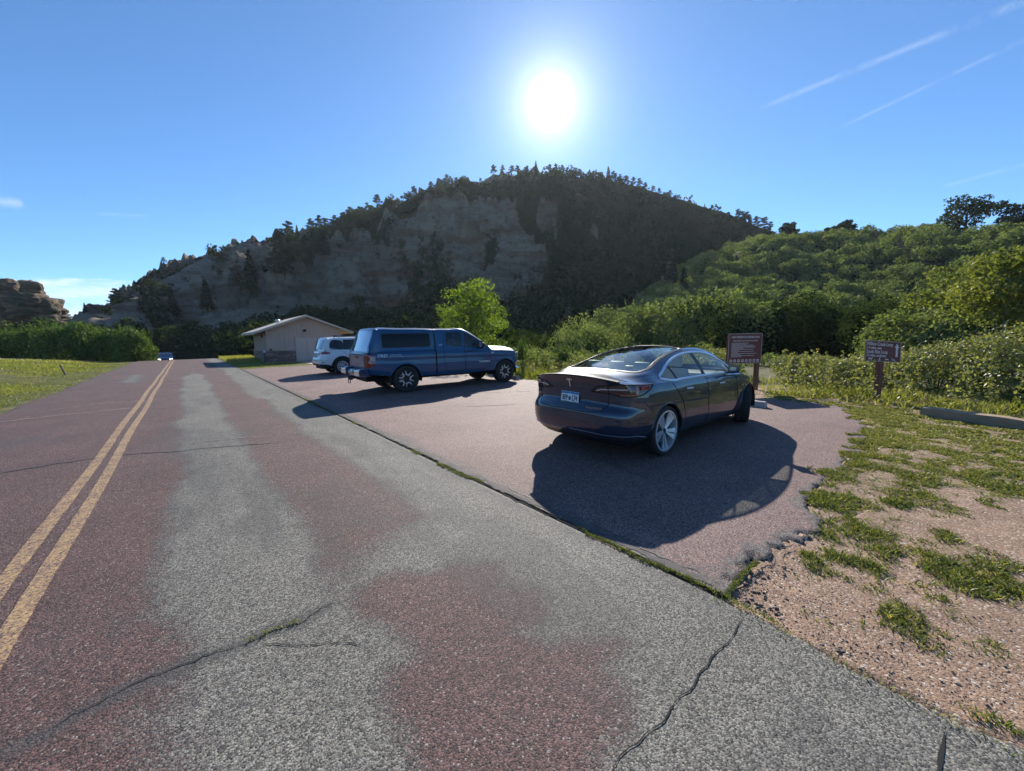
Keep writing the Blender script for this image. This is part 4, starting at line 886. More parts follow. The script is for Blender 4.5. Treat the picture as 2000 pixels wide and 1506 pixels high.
# meadow left of the road
n = 170000; d_ = 7 + 40 * r.random(n) ** 1.4; a_ = R_(-56 + 40) + R_(24) * r.random(n); x = d_ * np.sin(a_); y = d_ * np.cos(a_)
keep = x < -3.68 - .5 * (fbm(y * .9, y * 0, seed=78) - .5); x, y = x[keep], y[keep]
pt = fbm(x * .35, y * .35, oct=4, seed=79); rd = sm(x, -7, -4)
hg = (.05 + .26 * pt * (1 - .7 * rd)) * (.5 + .8 * r.random(len(x)))
blades('meadow_grass', x, y, zg(x, y) - .08, hg, .004 + .0011 * np.hypot(x, y), MEAD, np.clip(.25 + (pt - .5) * 1.3 - .25 * rd + .5 * r.random(len(x)), 0, 1), r, lean=.7, label='rough yellow green meadow grass left of the road')
# moss and weeds in the long joint and broken edges
n = 12000; y = r.uniform(.3, 13, n); x = 2.40 + (fbm(y * 4, y * 0 + 13, oct=4, seed=83, rough=.7) - .5) * .1 + r.normal(size=n) * .012; k_ = fbm(y * 1.3, y * 0, oct=3, seed=84)
keep = r.random(n) < sm(k_, .40, .60); x, y = x[keep], y[keep]
e_ = P([(1418, 1166), (1442, 1135), (1462, 1112), (1480, 1100)]); q = r.random(500) * 2.99; e_ = np.array(e_); i_ = q.astype(int); f_ = (q - i_)[:, None]; pe = e_[i_] * (1 - f_) + e_[i_ + 1] * f_ + r.normal(size=(500, 2)) * .008
c_ = P([(481, 1256), (535, 1230), (588, 1214)]); q = r.random(70) * 1.99; c_ = np.array(c_); i_ = q.astype(int); f_ = (q - i_)[:, None]; pc = c_[i_] * (1 - f_) + c_[i_ + 1] * f_ + r.normal(size=(70, 2)) * .008
k2 = r.uniform(-1, .9, 500); pk = np.stack([2.30 + .08 * k2 + r.normal(size=500) * .02, k2], 1); pk = pk[r.random(500) < .55]
x = np.r_[x, pe[:, 0], pc[:, 0], pk[:, 0]]; y = np.r_[y, pe[:, 1], pc[:, 1], pk[:, 1]]
blades('joint_weeds', x, y, np.full(len(x), .004), .008 + .014 * r.random(len(x)), np.full(len(x), .006), GRN, np.clip(.4 + .6 * r.random(len(x)), 0, 1), r, lean=1.2, label='yellow green moss and weeds along the tarmac joint')
# loose stones
def stones(name, x, y, z, s, cols, r, label):
    n = len(x); ico = np.array([(0, 0, .62), (.9, 0, .1), (.28, .86, .05), (-.73, .53, .1), (-.73, -.53, 0), (.28, -.86, .1), (0, 0, -.4)]); ff = np.array([(0, 1, 2), (0, 2, 3), (0, 3, 4), (0, 4, 5), (0, 5, 1), (6, 2, 1), (6, 3, 2), (6, 4, 3), (6, 5, 4), (6, 1, 5)])
    a = r.random(n) * 6.28; sc = s[:, None] * (.7 + .6 * r.random((n, 3))); V = ico[None] * sc[:, None, :] * (1 + .2 * r.normal(size=(n, 7, 1)))
    ca, sa = np.cos(a)[:, None], np.sin(a)[:, None]; V = np.stack([V[..., 0] * ca - V[..., 1] * sa, V[..., 0] * sa + V[..., 1] * ca, V[..., 2]], -1) + np.stack([x, y, z], 1)[:, None]
    F = (ff[None] + (np.arange(n) * 7)[:, None, None]).reshape(-1, 3)
    m, t, b = newmat(name); at_ = N(t, 'ShaderNodeAttribute', attribute_name='tint'); rp = N(t, 'ShaderNodeValToRGB'); L(t, at_.outputs['Fac'], rp.inputs[0]); e = rp.color_ramp.elements
    e[0].color = (*cols[0], 1); e[1].color = (*cols[-1], 1)
    for k, c in enumerate(cols[1:-1]): q = e.new((k + 1) / (len(cols) - 1)); q.color = (*c, 1)
    L(t, rp.outputs[0], b.inputs['Base Color']); b.inputs['Roughness'].default_value = .85
    return tag(np_mesh(name, V.reshape(-1, 3), F, m, tint=np.repeat(r.random(n), 10)), label, 'gravel', kind='stuff')
n = 90000; x = 1.3 + 5.5 * r.random(n) ** 1.3; y = r.uniform(-2.5, 1.1, n); g = grassiness(x, y)
keep = (x > 2.36 + .04 * r.normal(size=n)) & (sdpoly(x, y, LOT) < -.0) & (r.random(n) > g * 1.0) & (r.random(n) < .35 + .65 * sm(-np.hypot(x - 2.4, y * .4), -1.2, -.2)); x, y = x[keep], y[keep]
s = .0018 + .0036 * r.random(len(x)) ** 3 + .005 * (r.random(len(x)) > .98); zz = -.024 + (fbm(x * 1.1, y * 1.1, oct=3, seed=3) - .45) * .05 + (fbm(x * 9, y * 9, oct=2, seed=4) - .5) * .016
stones('gravel', x, y, zz + s * .3, s, [(.09, .058, .048), (.21, .138, .105), (.28, .20, .15), (.40, .32, .26), (.17, .145, .13)], r, 'loose pink gravel at the broken edge of the tarmac')
n = 260; x = r.uniform(-3, 2.3, n); y = r.uniform(.9, 8, n); s = .002 + .003 * r.random(n)
stones('grit', x, y, np.full(n, .012), s, [(.05, .05, .05), (.3, .25, .22), (.6, .56, .5)], r, 'scattered grit lying on the road surface')

n = 360; r = np.random.default_rng(720); x = np.r_[r.uniform(2.45, 4.4, n // 2), 2.42 + .12 * np.abs(r.normal(size=n // 2))]; y = np.r_[.80 - .10 * np.abs(r.normal(size=n // 2)), r.uniform(.2, .9, n // 2)]
s = .006 + .014 * r.random(n) ** 3; stones('broken_tarmac', x, y, np.full(n, -.022), s, [(.05, .045, .045), (.10, .075, .07), (.16, .12, .10), (.08, .075, .075)], r, 'broken tarmac rubble along the crumbling edge of the bays')

# ------------------------------------------------------------------ vehicles
BLACK = pbr('black_trim', (.012, .012, .013), .45); DARK = pbr('dark_plastic', (.02, .02, .021), .7, var=.3, scale=20); RUB = pbr('tyre_rubber', (.022, .021, .021), .85, var=.35, scale=12, bump=.3, bscale=80)
GAP = pbr('panel_gap', (.004, .004, .004), .8); CHROME = pbr('chrome', (.75, .77, .8), .12, metal=1); ALU = pbr('wheel_alloy', (.66, .68, .72), .34, metal=.55)
WHT = pbr('white_lettering', (.80, .80, .80), .5); REDL = pbr('red_lamp', (.26, .001, .010), .12, coat=1); SMOKE = pbr('smoked_lamp', (.06, .012, .014), .08, coat=1); AMB = pbr('amber_lamp', (.36, .13, .06), .15, coat=1)
CLR = pbr('clear_lamp', (.55, .56, .58), .1, metal=.4, coat=1); SILV = pbr('satin_trim', (.62, .70, .80), .42, metal=.9)
G_DARK = glass('privacy_glass', (.035, .04, .045)); G_MID = glass('tinted_glass', (.22, .26, .27)); G_LT = glass('window_glass', (.80, .86, .82)); G_REAR = glass('green_window_glass', (.66, .74, .68))
SEATC = pbr('cream_seat', (.48, .47, .45), .6); SEATD = pbr('dark_seat', (.03, .03, .032), .6)
BRAKE = pbr('brake_metal', (.25, .25, .26), .4, metal=.8)

class Body:
    def __init__(s, plan, rows, st, nu=260, nt_=56, nsx=220, nsv=44, uwts=None):
        plan = np.array(plan, float); rows = np.array(rows, float)      # plan: x y rw fw zb zsh ; rows: t wf dxr dxf
        I, J = len(plan), len(rows); C = np.empty((I, J, 3))
        for j in range(J):
            t_, wf, dr, df = rows[j]
            C[:, j, 0] = plan[:, 0] + plan[:, 2] * dr + plan[:, 3] * df
            C[:, j, 1] = plan[:, 1] * wf
            C[:, j, 2] = plan[:, 4] + t_ * (plan[:, 5] - plan[:, 4])
        u = np.r_[0, np.cumsum(np.hypot(*np.diff(plan[:, :2], axis=0).T))]; s.u = u
        s.uq = np.linspace(0, u[-1], nu); tq = np.linspace(0, 1, nt_)
        A = herm(u, C, s.uq); A = herm(rows[:, 0], A.transpose(1, 0, 2), tq).transpose(1, 0, 2)
        A[:, :, 1] = np.maximum(A[:, :, 1], 0); A[0, :, 1] = 0; A[-1, :, 1] = 0
        s.A = A; top = A[:, -1]; s.top = top
        # upper surface: stations (x_side, x_centre, [(y,z)*5], z_centre)
        K = 7; S = []; xs_ = []
        half = len(top); o_ = np.argsort(top[:, 0])
        for q in st:
            xsd, xc, mid, zc = q; P0 = np.array([np.interp(xsd, top[o_, 0], top[o_, k]) for k in range(3)])
            if mid == 'deck' or (isinstance(mid, tuple) and mid[0] == 'deck'):
                e = 2.2 if mid == 'deck' else mid[1]; mid = [(P0[1] * f, zc - (zc - P0[2]) * f ** e) for f in (.92, .80, .62, .42, .2)]
            pts = [P0] + [np.array([xc + (P0[0] - xc) * min(1, y / P0[1]) ** 2, y, z]) for y, z in mid] + [np.array([xc, 0, zc])]
            S.append(pts); xs_.append(xc)
        S = np.array(S); par = np.array([0, .10, .28, .42, .60, .80, 1.0])
        xq = np.linspace(xs_[0], xs_[-1], nsx); B = herm(xs_, S, xq); B = herm(par, B.transpose(1, 0, 2), np.linspace(0, 1, nsv)).transpose(1, 0, 2)
        s.B = B
        fl = top.copy(); fl[:, 1] *= .93; fl[:, 0] = fl[:, 0] * .985 + .02; fl[:, 2] -= .012; s.flange = fl
        s.V = []; s.F = []; s.T = []; n0 = 0
        def g(Gd, tg, flip=False):
            nonlocal n0
            a, b = Gd.shape[:2]; i = np.arange(a - 1)[:, None] * b + np.arange(b - 1)[None]; F = np.stack([i, i + 1, i + b + 1, i + b], -1).reshape(-1, 4)
            for sg in (-1, 1):
                V = Gd.reshape(-1, 3) * [1, sg, 1]; s.V.append(V); s.F.append((F if (sg < 0) != flip else F[:, ::-1]) + n0); s.T.append(np.full(len(F), tg)); n0 += len(V)
        g(A, 0); g(B, 1); g(np.stack([top, fl], 1), 2)
        s.V = np.concatenate(s.V); s.F = np.concatenate(s.F); s.T = np.concatenate(s.T); s.C = s.V[s.F].mean(1)
        nv = A.shape[0] * A.shape[1]; uu = np.repeat(s.uq, A.shape[1]); s.U = np.full(len(s.V), 99.); s.U[:nv] = uu; s.U[nv:2 * nv] = uu; s.UF = s.U[s.F].mean(1)
        s.bvh = BVHTree.FromPolygons([tuple(v) for v in s.V], [tuple(int(k) for k in f) for f in s.F])
    def side(s, x, z, sg=-1, off=.002):
        h = s.bvh.ray_cast(Vector((x, sg * 4, z)), Vector((0, -sg, 0)))
        if h[0] is None: return None
        n = h[1] if h[1].y * sg > 0 else -h[1]; return h[0] + n * off, n
    def rear(s, y, z, off=.002):
        h = s.bvh.ray_cast(Vector((-6, y, z)), Vector((1, 0, 0)))
        if h[0] is None: return None
        n = h[1] if h[1].x < 0 else -h[1]; return h[0] + n * off, n
    def topd(s, x, y, off=.002):
        h = s.bvh.ray_cast(Vector((x, y, 6)), Vector((0, 0, -1)))
        if h[0] is None: return None
        n = h[1] if h[1].z > 0 else -h[1]; return h[0] + n * off, n
    def band(s, u, z, sg=-1, off=.002):
        """point on the lower band at plan distance u from the rear centre"""
        i = float(np.interp(u, s.uq, np.arange(len(s.uq)))); k = int(min(i, len(s.uq) - 2)); f = i - k
        c = s.A[k] * (1 - f) + s.A[k + 1] * f; P_ = np.array([np.interp(z, c[:, 2], c[:, q]) for q in range(3)])
        k2 = min(k + 3, len(s.uq) - 1); k1 = max(k - 3, 0); tn = s.A[k2, 20] - s.A[k1, 20]; n = np.array([-tn[1], tn[0], 0]); n = n / np.linalg.norm(n)
        if u < .05: n = np.array([-1, 0, 0])
        P_ = P_ + n * off; return Vector((P_[0], P_[1] * -1 * -sg * 1.0 if sg > 0 else -P_[1], P_[2])), Vector((n[0], n[1] * (1 if sg > 0 else -1), n[2]))
def dens(poly, step=.03, closed=False):
    pts = np.array(list(poly) + ([poly[0]] if closed else []), float); u = np.r_[0, np.cumsum(np.hypot(*np.diff(pts, axis=0).T))]
    uq = np.linspace(0, u[-1], max(2, int(u[-1] / step) + 1)); return [(float(np.interp(q, u, pts[:, 0])), float(np.interp(q, u, pts[:, 1]))) for q in uq]
def smooth_poly(poly, step=.03, closed=True):
    pts = np.array(poly, float); pts = np.vstack([pts, pts[:1]]) if closed else pts
    if closed: pts = np.vstack([pts[-3:-1], pts, pts[1:3]])
    u = np.r_[0, np.cumsum(np.hypot(*np.diff(pts, axis=0).T))]; a, b = (u[2], u[-3]) if closed else (0, u[-1])
    q = herm(u, pts, np.linspace(a, b, max(4, int((b - a) / step)))); return [tuple(p) for p in (q[:-1] if closed else q)]
def ribbon3(mb, fn, pts, wd, off=.004, closed=False):
    """raised strip draped over the body along 2-d points"""
    L_ = [fn(*p) for p in pts]; L_ = [q for q in L_ if q is not None]
    if len(L_) < 2: return mb
    n = len(L_); vv = []
    for i, (p, nr) in enumerate(L_):
        a = L_[(i + 1) % n if closed else min(i + 1, n - 1)][0]; b = L_[(i - 1) % n if closed else max(i - 1, 0)][0]; t = (a - b)
        if t.length < 1e-6: t = Vector((1, 0, 0))
        t.normalize(); s_ = t.cross(nr).normalized() * (wd / 2); vv += [p - nr * .004 + s_ * 1.15, p + nr * off + s_ * .8, p + nr * off - s_ * .8, p - nr * .004 - s_ * 1.15]
    ff = []
    for i in range(n if closed else n - 1):
        j = (i + 1) % n
        for k in range(3): ff.append((4 * i + k, 4 * i + k + 1, 4 * j + k + 1, 4 * j + k))
    return mb.add(vv, ff)
def submesh(name, B, mask, mat, parent, off=0.0):
    F = B.F[mask]
    if not len(F): return None
    used = np.unique(F); rm = np.full(len(B.V), -1); rm[used] = np.arange(len(used)); V = B.V[used]
    if off:
        me_n = np.zeros_like(B.V); fn = np.cross(B.V[F[:, 2]] - B.V[F[:, 0]], B.V[F[:, 3]] - B.V[F[:, 1]]); fn /= np.linalg.norm(fn, axis=1)[:, None] + 1e-9
        for k in range(4): np.add.at(me_n, F[:, k], fn)
        q = me_n[used]; q /= np.linalg.norm(q, axis=1)[:, None] + 1e-9; V = V + q * off
    return np_mesh(name, V, rm[F], mat, parent, smooth=True)
def wheel(root, x, y, R, W, rimR, style, sg, steer=0.0, dirt=RUB):
    """sg -1 faces right, +1 faces left"""
    w_ = MB(); h = W / 2
    w_.lathe([(rimR - .01, -h * .80), (rimR + .012, -h * .92), (R * .90, -h * 1.0), (R * .965, -h * .93), (R * .99, -h * .80), (R, -h * .55), (R, -h * .22), (R - .008, -h * .2), (R - .008, -h * .12), (R, -h * .1), (R, h * .1), (R - .008, h * .12), (R - .008, h * .2), (R, h * .22), (R, h * .55), (R * .99, h * .80), (R * .965, h * .93), (R * .90, h * 1.0), (rimR + .012, h * .92), (rimR - .01, h * .80)], 48)
    if R > .37:
        for k in range(36):
            q = 2 * math.pi * k / 36
            for s2 in (-1, 1):
                cx, cz = (R + .002) * math.cos(q), (R + .002) * math.sin(q); tx, tz = -math.sin(q), math.cos(q); rx, rz = math.cos(q), math.sin(q)
                y0, y1 = s2 * h * .55, s2 * h * .96; a_ = .018
                w_.add([(cx - tx * a_ - rx * .01, y0, cz - tz * a_ - rz * .01), (cx + tx * a_ - rx * .01, y0, cz + tz * a_ - rz * .01), (cx + tx * a_ - rx * .02, y1, cz + tz * a_ - rz * .02), (cx - tx * a_ - rx * .02, y1, cz - tz * a_ - rz * .02),
                        (cx - tx * a_ + rx * .008, y0, cz - tz * a_ + rz * .008), (cx + tx * a_ + rx * .008, y0, cz + tz * a_ + rz * .008), (cx + tx * a_ - rx * .004, y1, cz + tz * a_ - rz * .004), (cx - tx * a_ - rx * .004, y1, cz - tz * a_ - rz * .004)],
                       [(4, 5, 6, 7), (0, 1, 5, 4), (1, 2, 6, 5), (2, 3, 7, 6), (3, 0, 4, 7)])
    o = w_.build('wheel', dirt, root, smooth=True); o.location = (x, y, R); o.rotation_euler = (0, R_(17), steer)
    f = sg * h                       # outer face
    rb = MB().lathe([(rimR, f * .96), (rimR, f * .90), (rimR - .018, f * .86), (rimR - .03, f * .1), (rimR - .03, -f * .8), (rimR, -f * .85)], 48).build('rim_barrel', ALU if style != 'truck' else BLACK, o, smooth=True)
    MB().lathe([(0, -f * .1), (rimR * .72, -f * .1), (rimR * .72, -f * .0), (rimR * .3, f * .06), (0, f * .06)], 40).build('brake_disc', BRAKE, o, smooth=True)
    MB().lathe([(rimR - .02, -f * .12), (0, -f * .12)], 40).build('wheel_backing', GAP, o)
    sp = MB(); yo = f * .90
    def spoke(poly, y0, y1, mb):   # poly in wheel plane
        a, b = sorted((y0, y1)); mb.prism(poly, 'y', a, b)
    def ring(mb, r0, r1, ya, yb): mb.lathe([(r0, ya), (r1, ya), (r1, yb), (r0, yb), (r0, ya)], 48)
    def rot(p, a): return (p[0] * math.cos(a) - p[1] * math.sin(a), p[0] * math.sin(a) + p[1] * math.cos(a))
    if style == 'turbine':
        for k in range(5):
            for q, tw in ((-.21, -.10), (.21, .10)):
                a = 2 * math.pi * k / 5 + q; r1 = rimR - .008; pol = [(.03, -.014), (.10, -.024), (.2, -.034 + tw * .05), (r1, -.046 + tw * .10), (r1, .036 + tw * .10), (.2, .022 + tw * .05), (.10, .014), (.03, .012)]
                vv = []
                for (px, py) in pol:
                    rr_ = math.hypot(px, py); X_, Z_ = rot((px, py), a * sg); vv.append((X_, f * (.62 + .22 * (rr_ / r1) ** 2) + (f * .10 if py < -.01 else 0), Z_))
                nb = len(pol); back = [(v[0], v[1] - f * .16, v[2]) for v in vv]; sp.add(vv + back, [tuple(range(nb)), tuple(range(2 * nb - 1, nb - 1, -1))] + [(i, (i + 1) % nb, nb + (i + 1) % nb, nb + i) for i in range(nb)])
        ring(sp, rimR - .016, rimR + .006, f * .80, f * .97); sp.build('spokes', ALU, o, bevel=.0)
        MB().lathe([(0, f * .72), (.03, f * .72), (.034, f * .6)], 20).build('hub_cap', BLACK, o, smooth=True)
    elif style == 'truck':
        for k in range(5):
            a = 2 * math.pi * (k + .5) / 5
            pol = [(.05, -.055), (.12, -.035), (rimR - .01, -.075), (rimR - .01, .075), (.12, .035), (.05, .055)]
            spoke([rot(p, a) for p in pol], f * .62, f * .78, sp)
        ring(sp, 0, .07, f * .5, f * .82); ring(sp, rimR - .02, rimR, f * .72, f * .92); sp.build('spokes', BLACK, o)
        wn = MB(); r1 = rimR - .012
        for k in range(5):
            a = 2 * math.pi * k / 5 + math.pi / 2
            outer = [(r1 * .99, -.112), (r1 * .52, -.062), (r1 * .44, -.04), (r1 * .44, .04), (r1 * .52, .062), (r1 * .99, .112)]; inner = [(r1 * .92, -.080), (r1 * .62, -.040), (r1 * .57, -.025), (r1 * .57, .025), (r1 * .62, .040), (r1 * .92, .080)]
            po = [rot(p, a) for p in outer]; pi_ = [rot(p, a) for p in inner]; n = len(po)
            vv = [(p[0], f * .90, p[1]) for p in po] + [(p[0], f * .90, p[1]) for p in pi_] + [(p[0], f * .80, p[1]) for p in po] + [(p[0], f * .80, p[1]) for p in pi_]
            ff = []
            for i in range(n - 1): ff += [(i, i + 1, n + i + 1, n + i), (i, i + 1, 2 * n + i + 1, 2 * n + i), (n + i, n + i + 1, 3 * n + i + 1, 3 * n + i)]
            ff += [(0, n, 3 * n, 2 * n), (n - 1, 2 * n - 1, 4 * n - 1, 3 * n - 1)]
            wn.add(vv, ff)
        wn.build('machined_window_edges', ALU, o); MB().lathe([(0, f * .88), (.045, f * .88), (.055, f * .8)], 20).build('hub_cap', BLACK, o, smooth=True)
    else:
        for k in range(5):
            a = 2 * math.pi * k / 5 + .3
            for q in (-1, 1):
                pol = [(.03, q * .004), (.11, q * .012), (rimR - .008, q * .062), (rimR - .008, q * .095), (.11, q * .036), (.03, q * .034)]
                spoke([rot(p, a) for p in pol], f * .66, f * .84, sp)
        ring(sp, 0, .06, f * .6, f * .84); ring(sp, rimR - .018, rimR + .004, f * .78, f * .96); sp.build('spokes', ALU, o)
    return o
def arch(x, z0, r, n=22, a0=0, a1=180): return [(x + r * math.cos(R_(a1 + (a0 - a1) * i / n)), z0 + r * math.sin(R_(a1 + (a0 - a1) * i / n))) for i in range(n + 1)]
def wells(root, xs_, R, y0, y1, zc):
    for x in xs_:
        for sg in (-1, 1):
            MB().lathe([(R + .01, sg * y0), (R + .01, sg * y1), (.0, sg * y1)], 28, c=(x, 0, zc), a0=R_(-12), a1=R_(192)).build('wheel_arch_liner', GAP, root)
def seat(name, root, x, y, mat, w=.50, hz=.42, back=.62):
    m_ = MB(); m_.box(x - .25, x + .27, y - w / 2, y + w / 2, hz - .16, hz)
    a = MB().add([(x - .22, y - w / 2, hz), (x - .10, y - w / 2, hz), (x - .10, y + w / 2, hz), (x - .22, y + w / 2, hz), (x - .42, y - w * .42, hz + back), (x - .33, y - w * .42, hz + back), (x - .33, y + w * .42, hz + back), (x - .42, y + w * .42, hz + back)], [(3, 2, 1, 0), (4, 5, 6, 7), (0, 1, 5, 4), (1, 2, 6, 5), (2, 3, 7, 6), (3, 0, 4, 7)])
    m_.add(a.v, a.f); m_.box(x - .43, x - .34, y - .13, y + .13, hz + back + .02, hz + back + .19)
    return m_.build(name, mat, root, smooth=True, bevel=.035)

def rrect(w, h, r, n=5):
    o = []
    for cx, cy, a0 in ((w / 2 - r, h / 2 - r, 0), (-w / 2 + r, h / 2 - r, 90), (-w / 2 + r, -h / 2 + r, 180), (w / 2 - r, -h / 2 + r, 270)):
        o += [(cx + r * math.cos(R_(a0 + 90 * i / n)), cy + r * math.sin(R_(a0 + 90 * i / n))) for i in range(n + 1)]
    return o
# ======== grey fastback saloon
def make_sedan(loc, rz):
    root = empty('sedan', loc, rz, 'dark grey fastback sedan with front wheels turned and blue and white number plate', 'car', 'cars parked in the bays')
    PT = paint('midnight_grey_paint', (.011, .024, .054), .35, .34, 1.7)
    plan = [(-.98, 0, 1, 0, .23, 1.10), (-.972, .32, 1, 0, .23, 1.095), (-.925, .62, .95, 0, .23, 1.06), (-.80, .80, .8, 0, .23, 1.02), (-.55, .885, .4, 0, .24, 1.0), (0, .923, 0, 0, .20, .985), (.9, .925, 0, 0, .19, .965), (1.9, .925, 0, 0, .19, .94), (2.6, .917, 0, 0, .20, .90), (3.05, .885, 0, .3, .2, .84), (3.4, .77, 0, .7, .2, .76), (3.6, .5, 0, 1, .2, .70), (3.68, 0, 0, 1, .2, .68)]
    rows = [(0, .88, .20, -.10), (.07, .93, .11, -.05), (.17, .975, .035, -.01), (.30, .997, .004, 0), (.40, 1.0, 0, 0), (.47, 1.0, .0, 0), (.54, .998, .025, -.01), (.60, .997, .075, -.02), (.72, .99, .085, -.04), (.86, .975, .078, -.06), (.95, .955, .055, -.09), (1.0, .938, .035, -.13)]
    ss = lambda a, b, c, d, e: [a, b, c, d, e]
    st = [(-.80, -.945, ('deck', 2.4), 1.105), (-.72, -.86, ('deck', 2.4), 1.112), (-.5, -.6, ('deck', 2.2), 1.118), (-.3, -.38, [(.82, 1.02), (.745, 1.065), (.66, 1.10), (.45, 1.125), (.22, 1.138)], 1.142),
          (0, 0, [(.835, 1.005), (.765, 1.075), (.665, 1.155), (.45, 1.205), (.22, 1.228)], 1.235), (.4, .4, [(.84, 1.0), (.745, 1.14), (.625, 1.262), (.43, 1.312), (.22, 1.334)], 1.340), (.8, .8, [(.845, .99), (.735, 1.18), (.60, 1.335), (.42, 1.378), (.2, 1.402)], 1.408),
          (1.2, 1.2, [(.845, .98), (.73, 1.19), (.59, 1.368), (.41, 1.412), (.2, 1.436)], 1.443), (1.6, 1.6, [(.845, .97), (.735, 1.18), (.595, 1.358), (.41, 1.405), (.2, 1.43)], 1.437), (2.0, 2.0, [(.845, .96), (.74, 1.14), (.61, 1.285), (.42, 1.34), (.2, 1.372)], 1.38),
          (2.4, 2.4, [(.84, .94), (.76, 1.03), (.66, 1.13), (.45, 1.20), (.22, 1.235)], 1.245), (2.72, 2.75, [(.83, .905), (.78, .93), (.70, .965), (.48, 1.02), (.24, 1.055)], 1.065), (2.88, 2.95, ('deck', 2.5), .975), (3.2, 3.3, ('deck', 2.5), .875), (3.42, 3.52, ('deck', 2.5), .78), (3.44, 3.555, ('deck', 2.5), .72)]
    B = Body(plan, rows, st, nu=420, nt_=90, nsx=420, nsv=72)
    c = B.C; T = B.T; ay = np.abs(c[:, 1])
    cut = np.zeros(len(c), bool)
    for xw in (0, 2.875): cut |= (T == 0) & (np.hypot(c[:, 0] - xw, c[:, 2] - .335) < .375) & (ay > .5)
    DLO = smooth_poly([(-.02, 1.04), (.12, 1.005), (.6, .995), (1.4, .985), (2.12, .972), (2.36, .985), (2.22, 1.085), (1.95, 1.21), (1.6, 1.305), (1.2, 1.335), (.8, 1.31), (.45, 1.235), (.15, 1.12)], .03)
    dlo = inpoly(c[:, 0], c[:, 2], DLO) & (T == 1) & (ay > .53)
    pil = [dlo & (np.abs(c[:, 0] - (1.20 - .12 * (c[:, 2] - 1.0))) < .055), dlo & (np.abs(c[:, 0] - (.36 - .25 * (c[:, 2] - 1.0))) < .032), dlo & (c[:, 0] > 2.16)]
    pillars = dlo & ((np.abs(c[:, 0] - (1.20 - .12 * (c[:, 2] - 1.0))) < .055) | (np.abs(c[:, 0] - (.36 - .25 * (c[:, 2] - 1.0))) < .032) | (c[:, 0] > 2.16))
    REARG = smooth_poly([(-.36, 0), (-.34, .40), (-.27, .60), (-.12, .63), (.3, .585), (.8, .55), (1.02, .54), (1.05, 0), (1.02, -.54), (.8, -.55), (.3, -.585), (-.12, -.63), (-.27, -.60), (-.34, -.40)], .03)
    rg = inpoly(c[:, 0], c[:, 1], REARG) & (T == 1)
    tg_ = inpoly(c[:, 0], c[:, 1], [(1.09, -.54), (1.09, .54), (1.78, .545), (1.78, -.545)]) & (T == 1)
    wg = inpoly(c[:, 0], c[:, 1], [(1.86, -.545), (1.86, .545), (2.3, .60), (2.72, .70), (2.80, .4), (2.83, 0), (2.80, -.4), (2.72, -.70), (2.3, -.60)]) & (T == 1)
    TL = [(.34, .905), (.42, .962), (.52, .990), (.80, 1.012), (1.10, 1.010), (1.36, .99), (1.25, .93), (1.08, .872), (.95, .862), (.72, .866), (.66, .895), (.50, .898)]
    tl = inpoly(B.UF, c[:, 2], TL) & (T == 0)
    low = (T == 0) & (c[:, 2] < np.interp(c[:, 0], [-.9, -.3, 2.8, 3.6], [.315, .27, .25, .26]))
    submesh('body', B, ~(cut | dlo | rg | tg_ | wg | tl | low), PT, root)
    submesh('sill_trim', B, low & ~cut, BLACK, root)
    tlm = submesh('tail_light', B, tl & (c[:, 1] < 0), SMOKE, root, .001); submesh('tail_light', B, tl & (c[:, 1] > 0), SMOKE, root, .001)
    for sg in (-1, 1):
        w_ = dlo & ~pillars & (c[:, 1] * sg > 0)
        submesh('side_window', B, w_ & (c[:, 0] > 1.18), G_LT, root); submesh('side_window', B, w_ & (c[:, 0] < 1.18) & (c[:, 0] > .36), G_LT, root); submesh('quarter_window', B, w_ & (c[:, 0] < .36), G_LT, root)
        [submesh('window_pillar', B, q & (c[:, 1] * sg > 0), BLACK, root) for q in pil]
        f = lambda x, z, sg=sg: B.side(x, z, sg)
        ribbon3(MB(), f, DLO, .034, .010, True).build('window_trim', SILV, root, smooth='all')
        gp = MB()
        ribbon3(gp, f, dens([(1.20, .975), (1.22, .80), (1.20, .40), (1.16, .28)]), .010, .001); ribbon3(gp, f, dens([(2.28, .965), (2.33, .80), (2.32, .45), (2.28, .28)]), .010, .001)
        ribbon3(gp, f, dens([(.14, .99), (.22, .90), (.40, .70), (.47, .52), (.50, .36)]), .010, .001); ribbon3(gp, f, dens([(.5, .305), (1.2, .285), (2.3, .285)]), .008, .001)
        ribbon3(gp, f, dens([(2.5, .885), (3.0, .80), (3.35, .72)]), .008, .001)
        gp.build('door_gap', GAP, root)
        for xh, zh in ((.62, .855), (1.72, .835)): ribbon3(MB(), f, dens([(xh - .10, zh), (xh + .10, zh - .004)]), .022, .004).build('door_handle', SILV, root, smooth='all')
        for xw in (0, 2.875): ribbon3(MB(), f, arch(xw, .335, .378, 26, -8, 188), .016, .004).build('wheel_arch_lip', PT, root, smooth='all')
    f = lambda u, z: B.band(u, z)
    for sg in (-1, 1):
        f = lambda u, z, sg=sg: B.band(u, z, sg); o_ = [ch for ch in root.children if ch.name.startswith('tail_light')][0 if sg < 0 else 1]
        ribbon3(MB(), f, dens(TL, .03, True), .012, .004, True).build('lamp_edge', GAP, o_)
        ribbon3(MB(), f, dens([(.43, .925), (.50, .945), (.70, .950), (.86, .948)], .03), .016, .007).build('lamp_bar', CLR, o_)
        ribbon3(MB(), f, dens([(.74, .905), (.98, .902)], .03), .026, .006).build('clear_lens', SMOKE, o_)
        ribbon3(MB(), f, dens([(.74, .880), (.99, .878)], .03), .018, .007).build('amber_lens', AMB, o_); ribbon3(MB(), f, dens([(.98, .89), (1.03, .985)], .03), .05, .006).build('amber_lens', AMB, o_)
        ribbon3(MB(), f, dens([(1.07, .95), (1.24, .958)], .03), .05, .006).build('red_lens', REDL, o_)
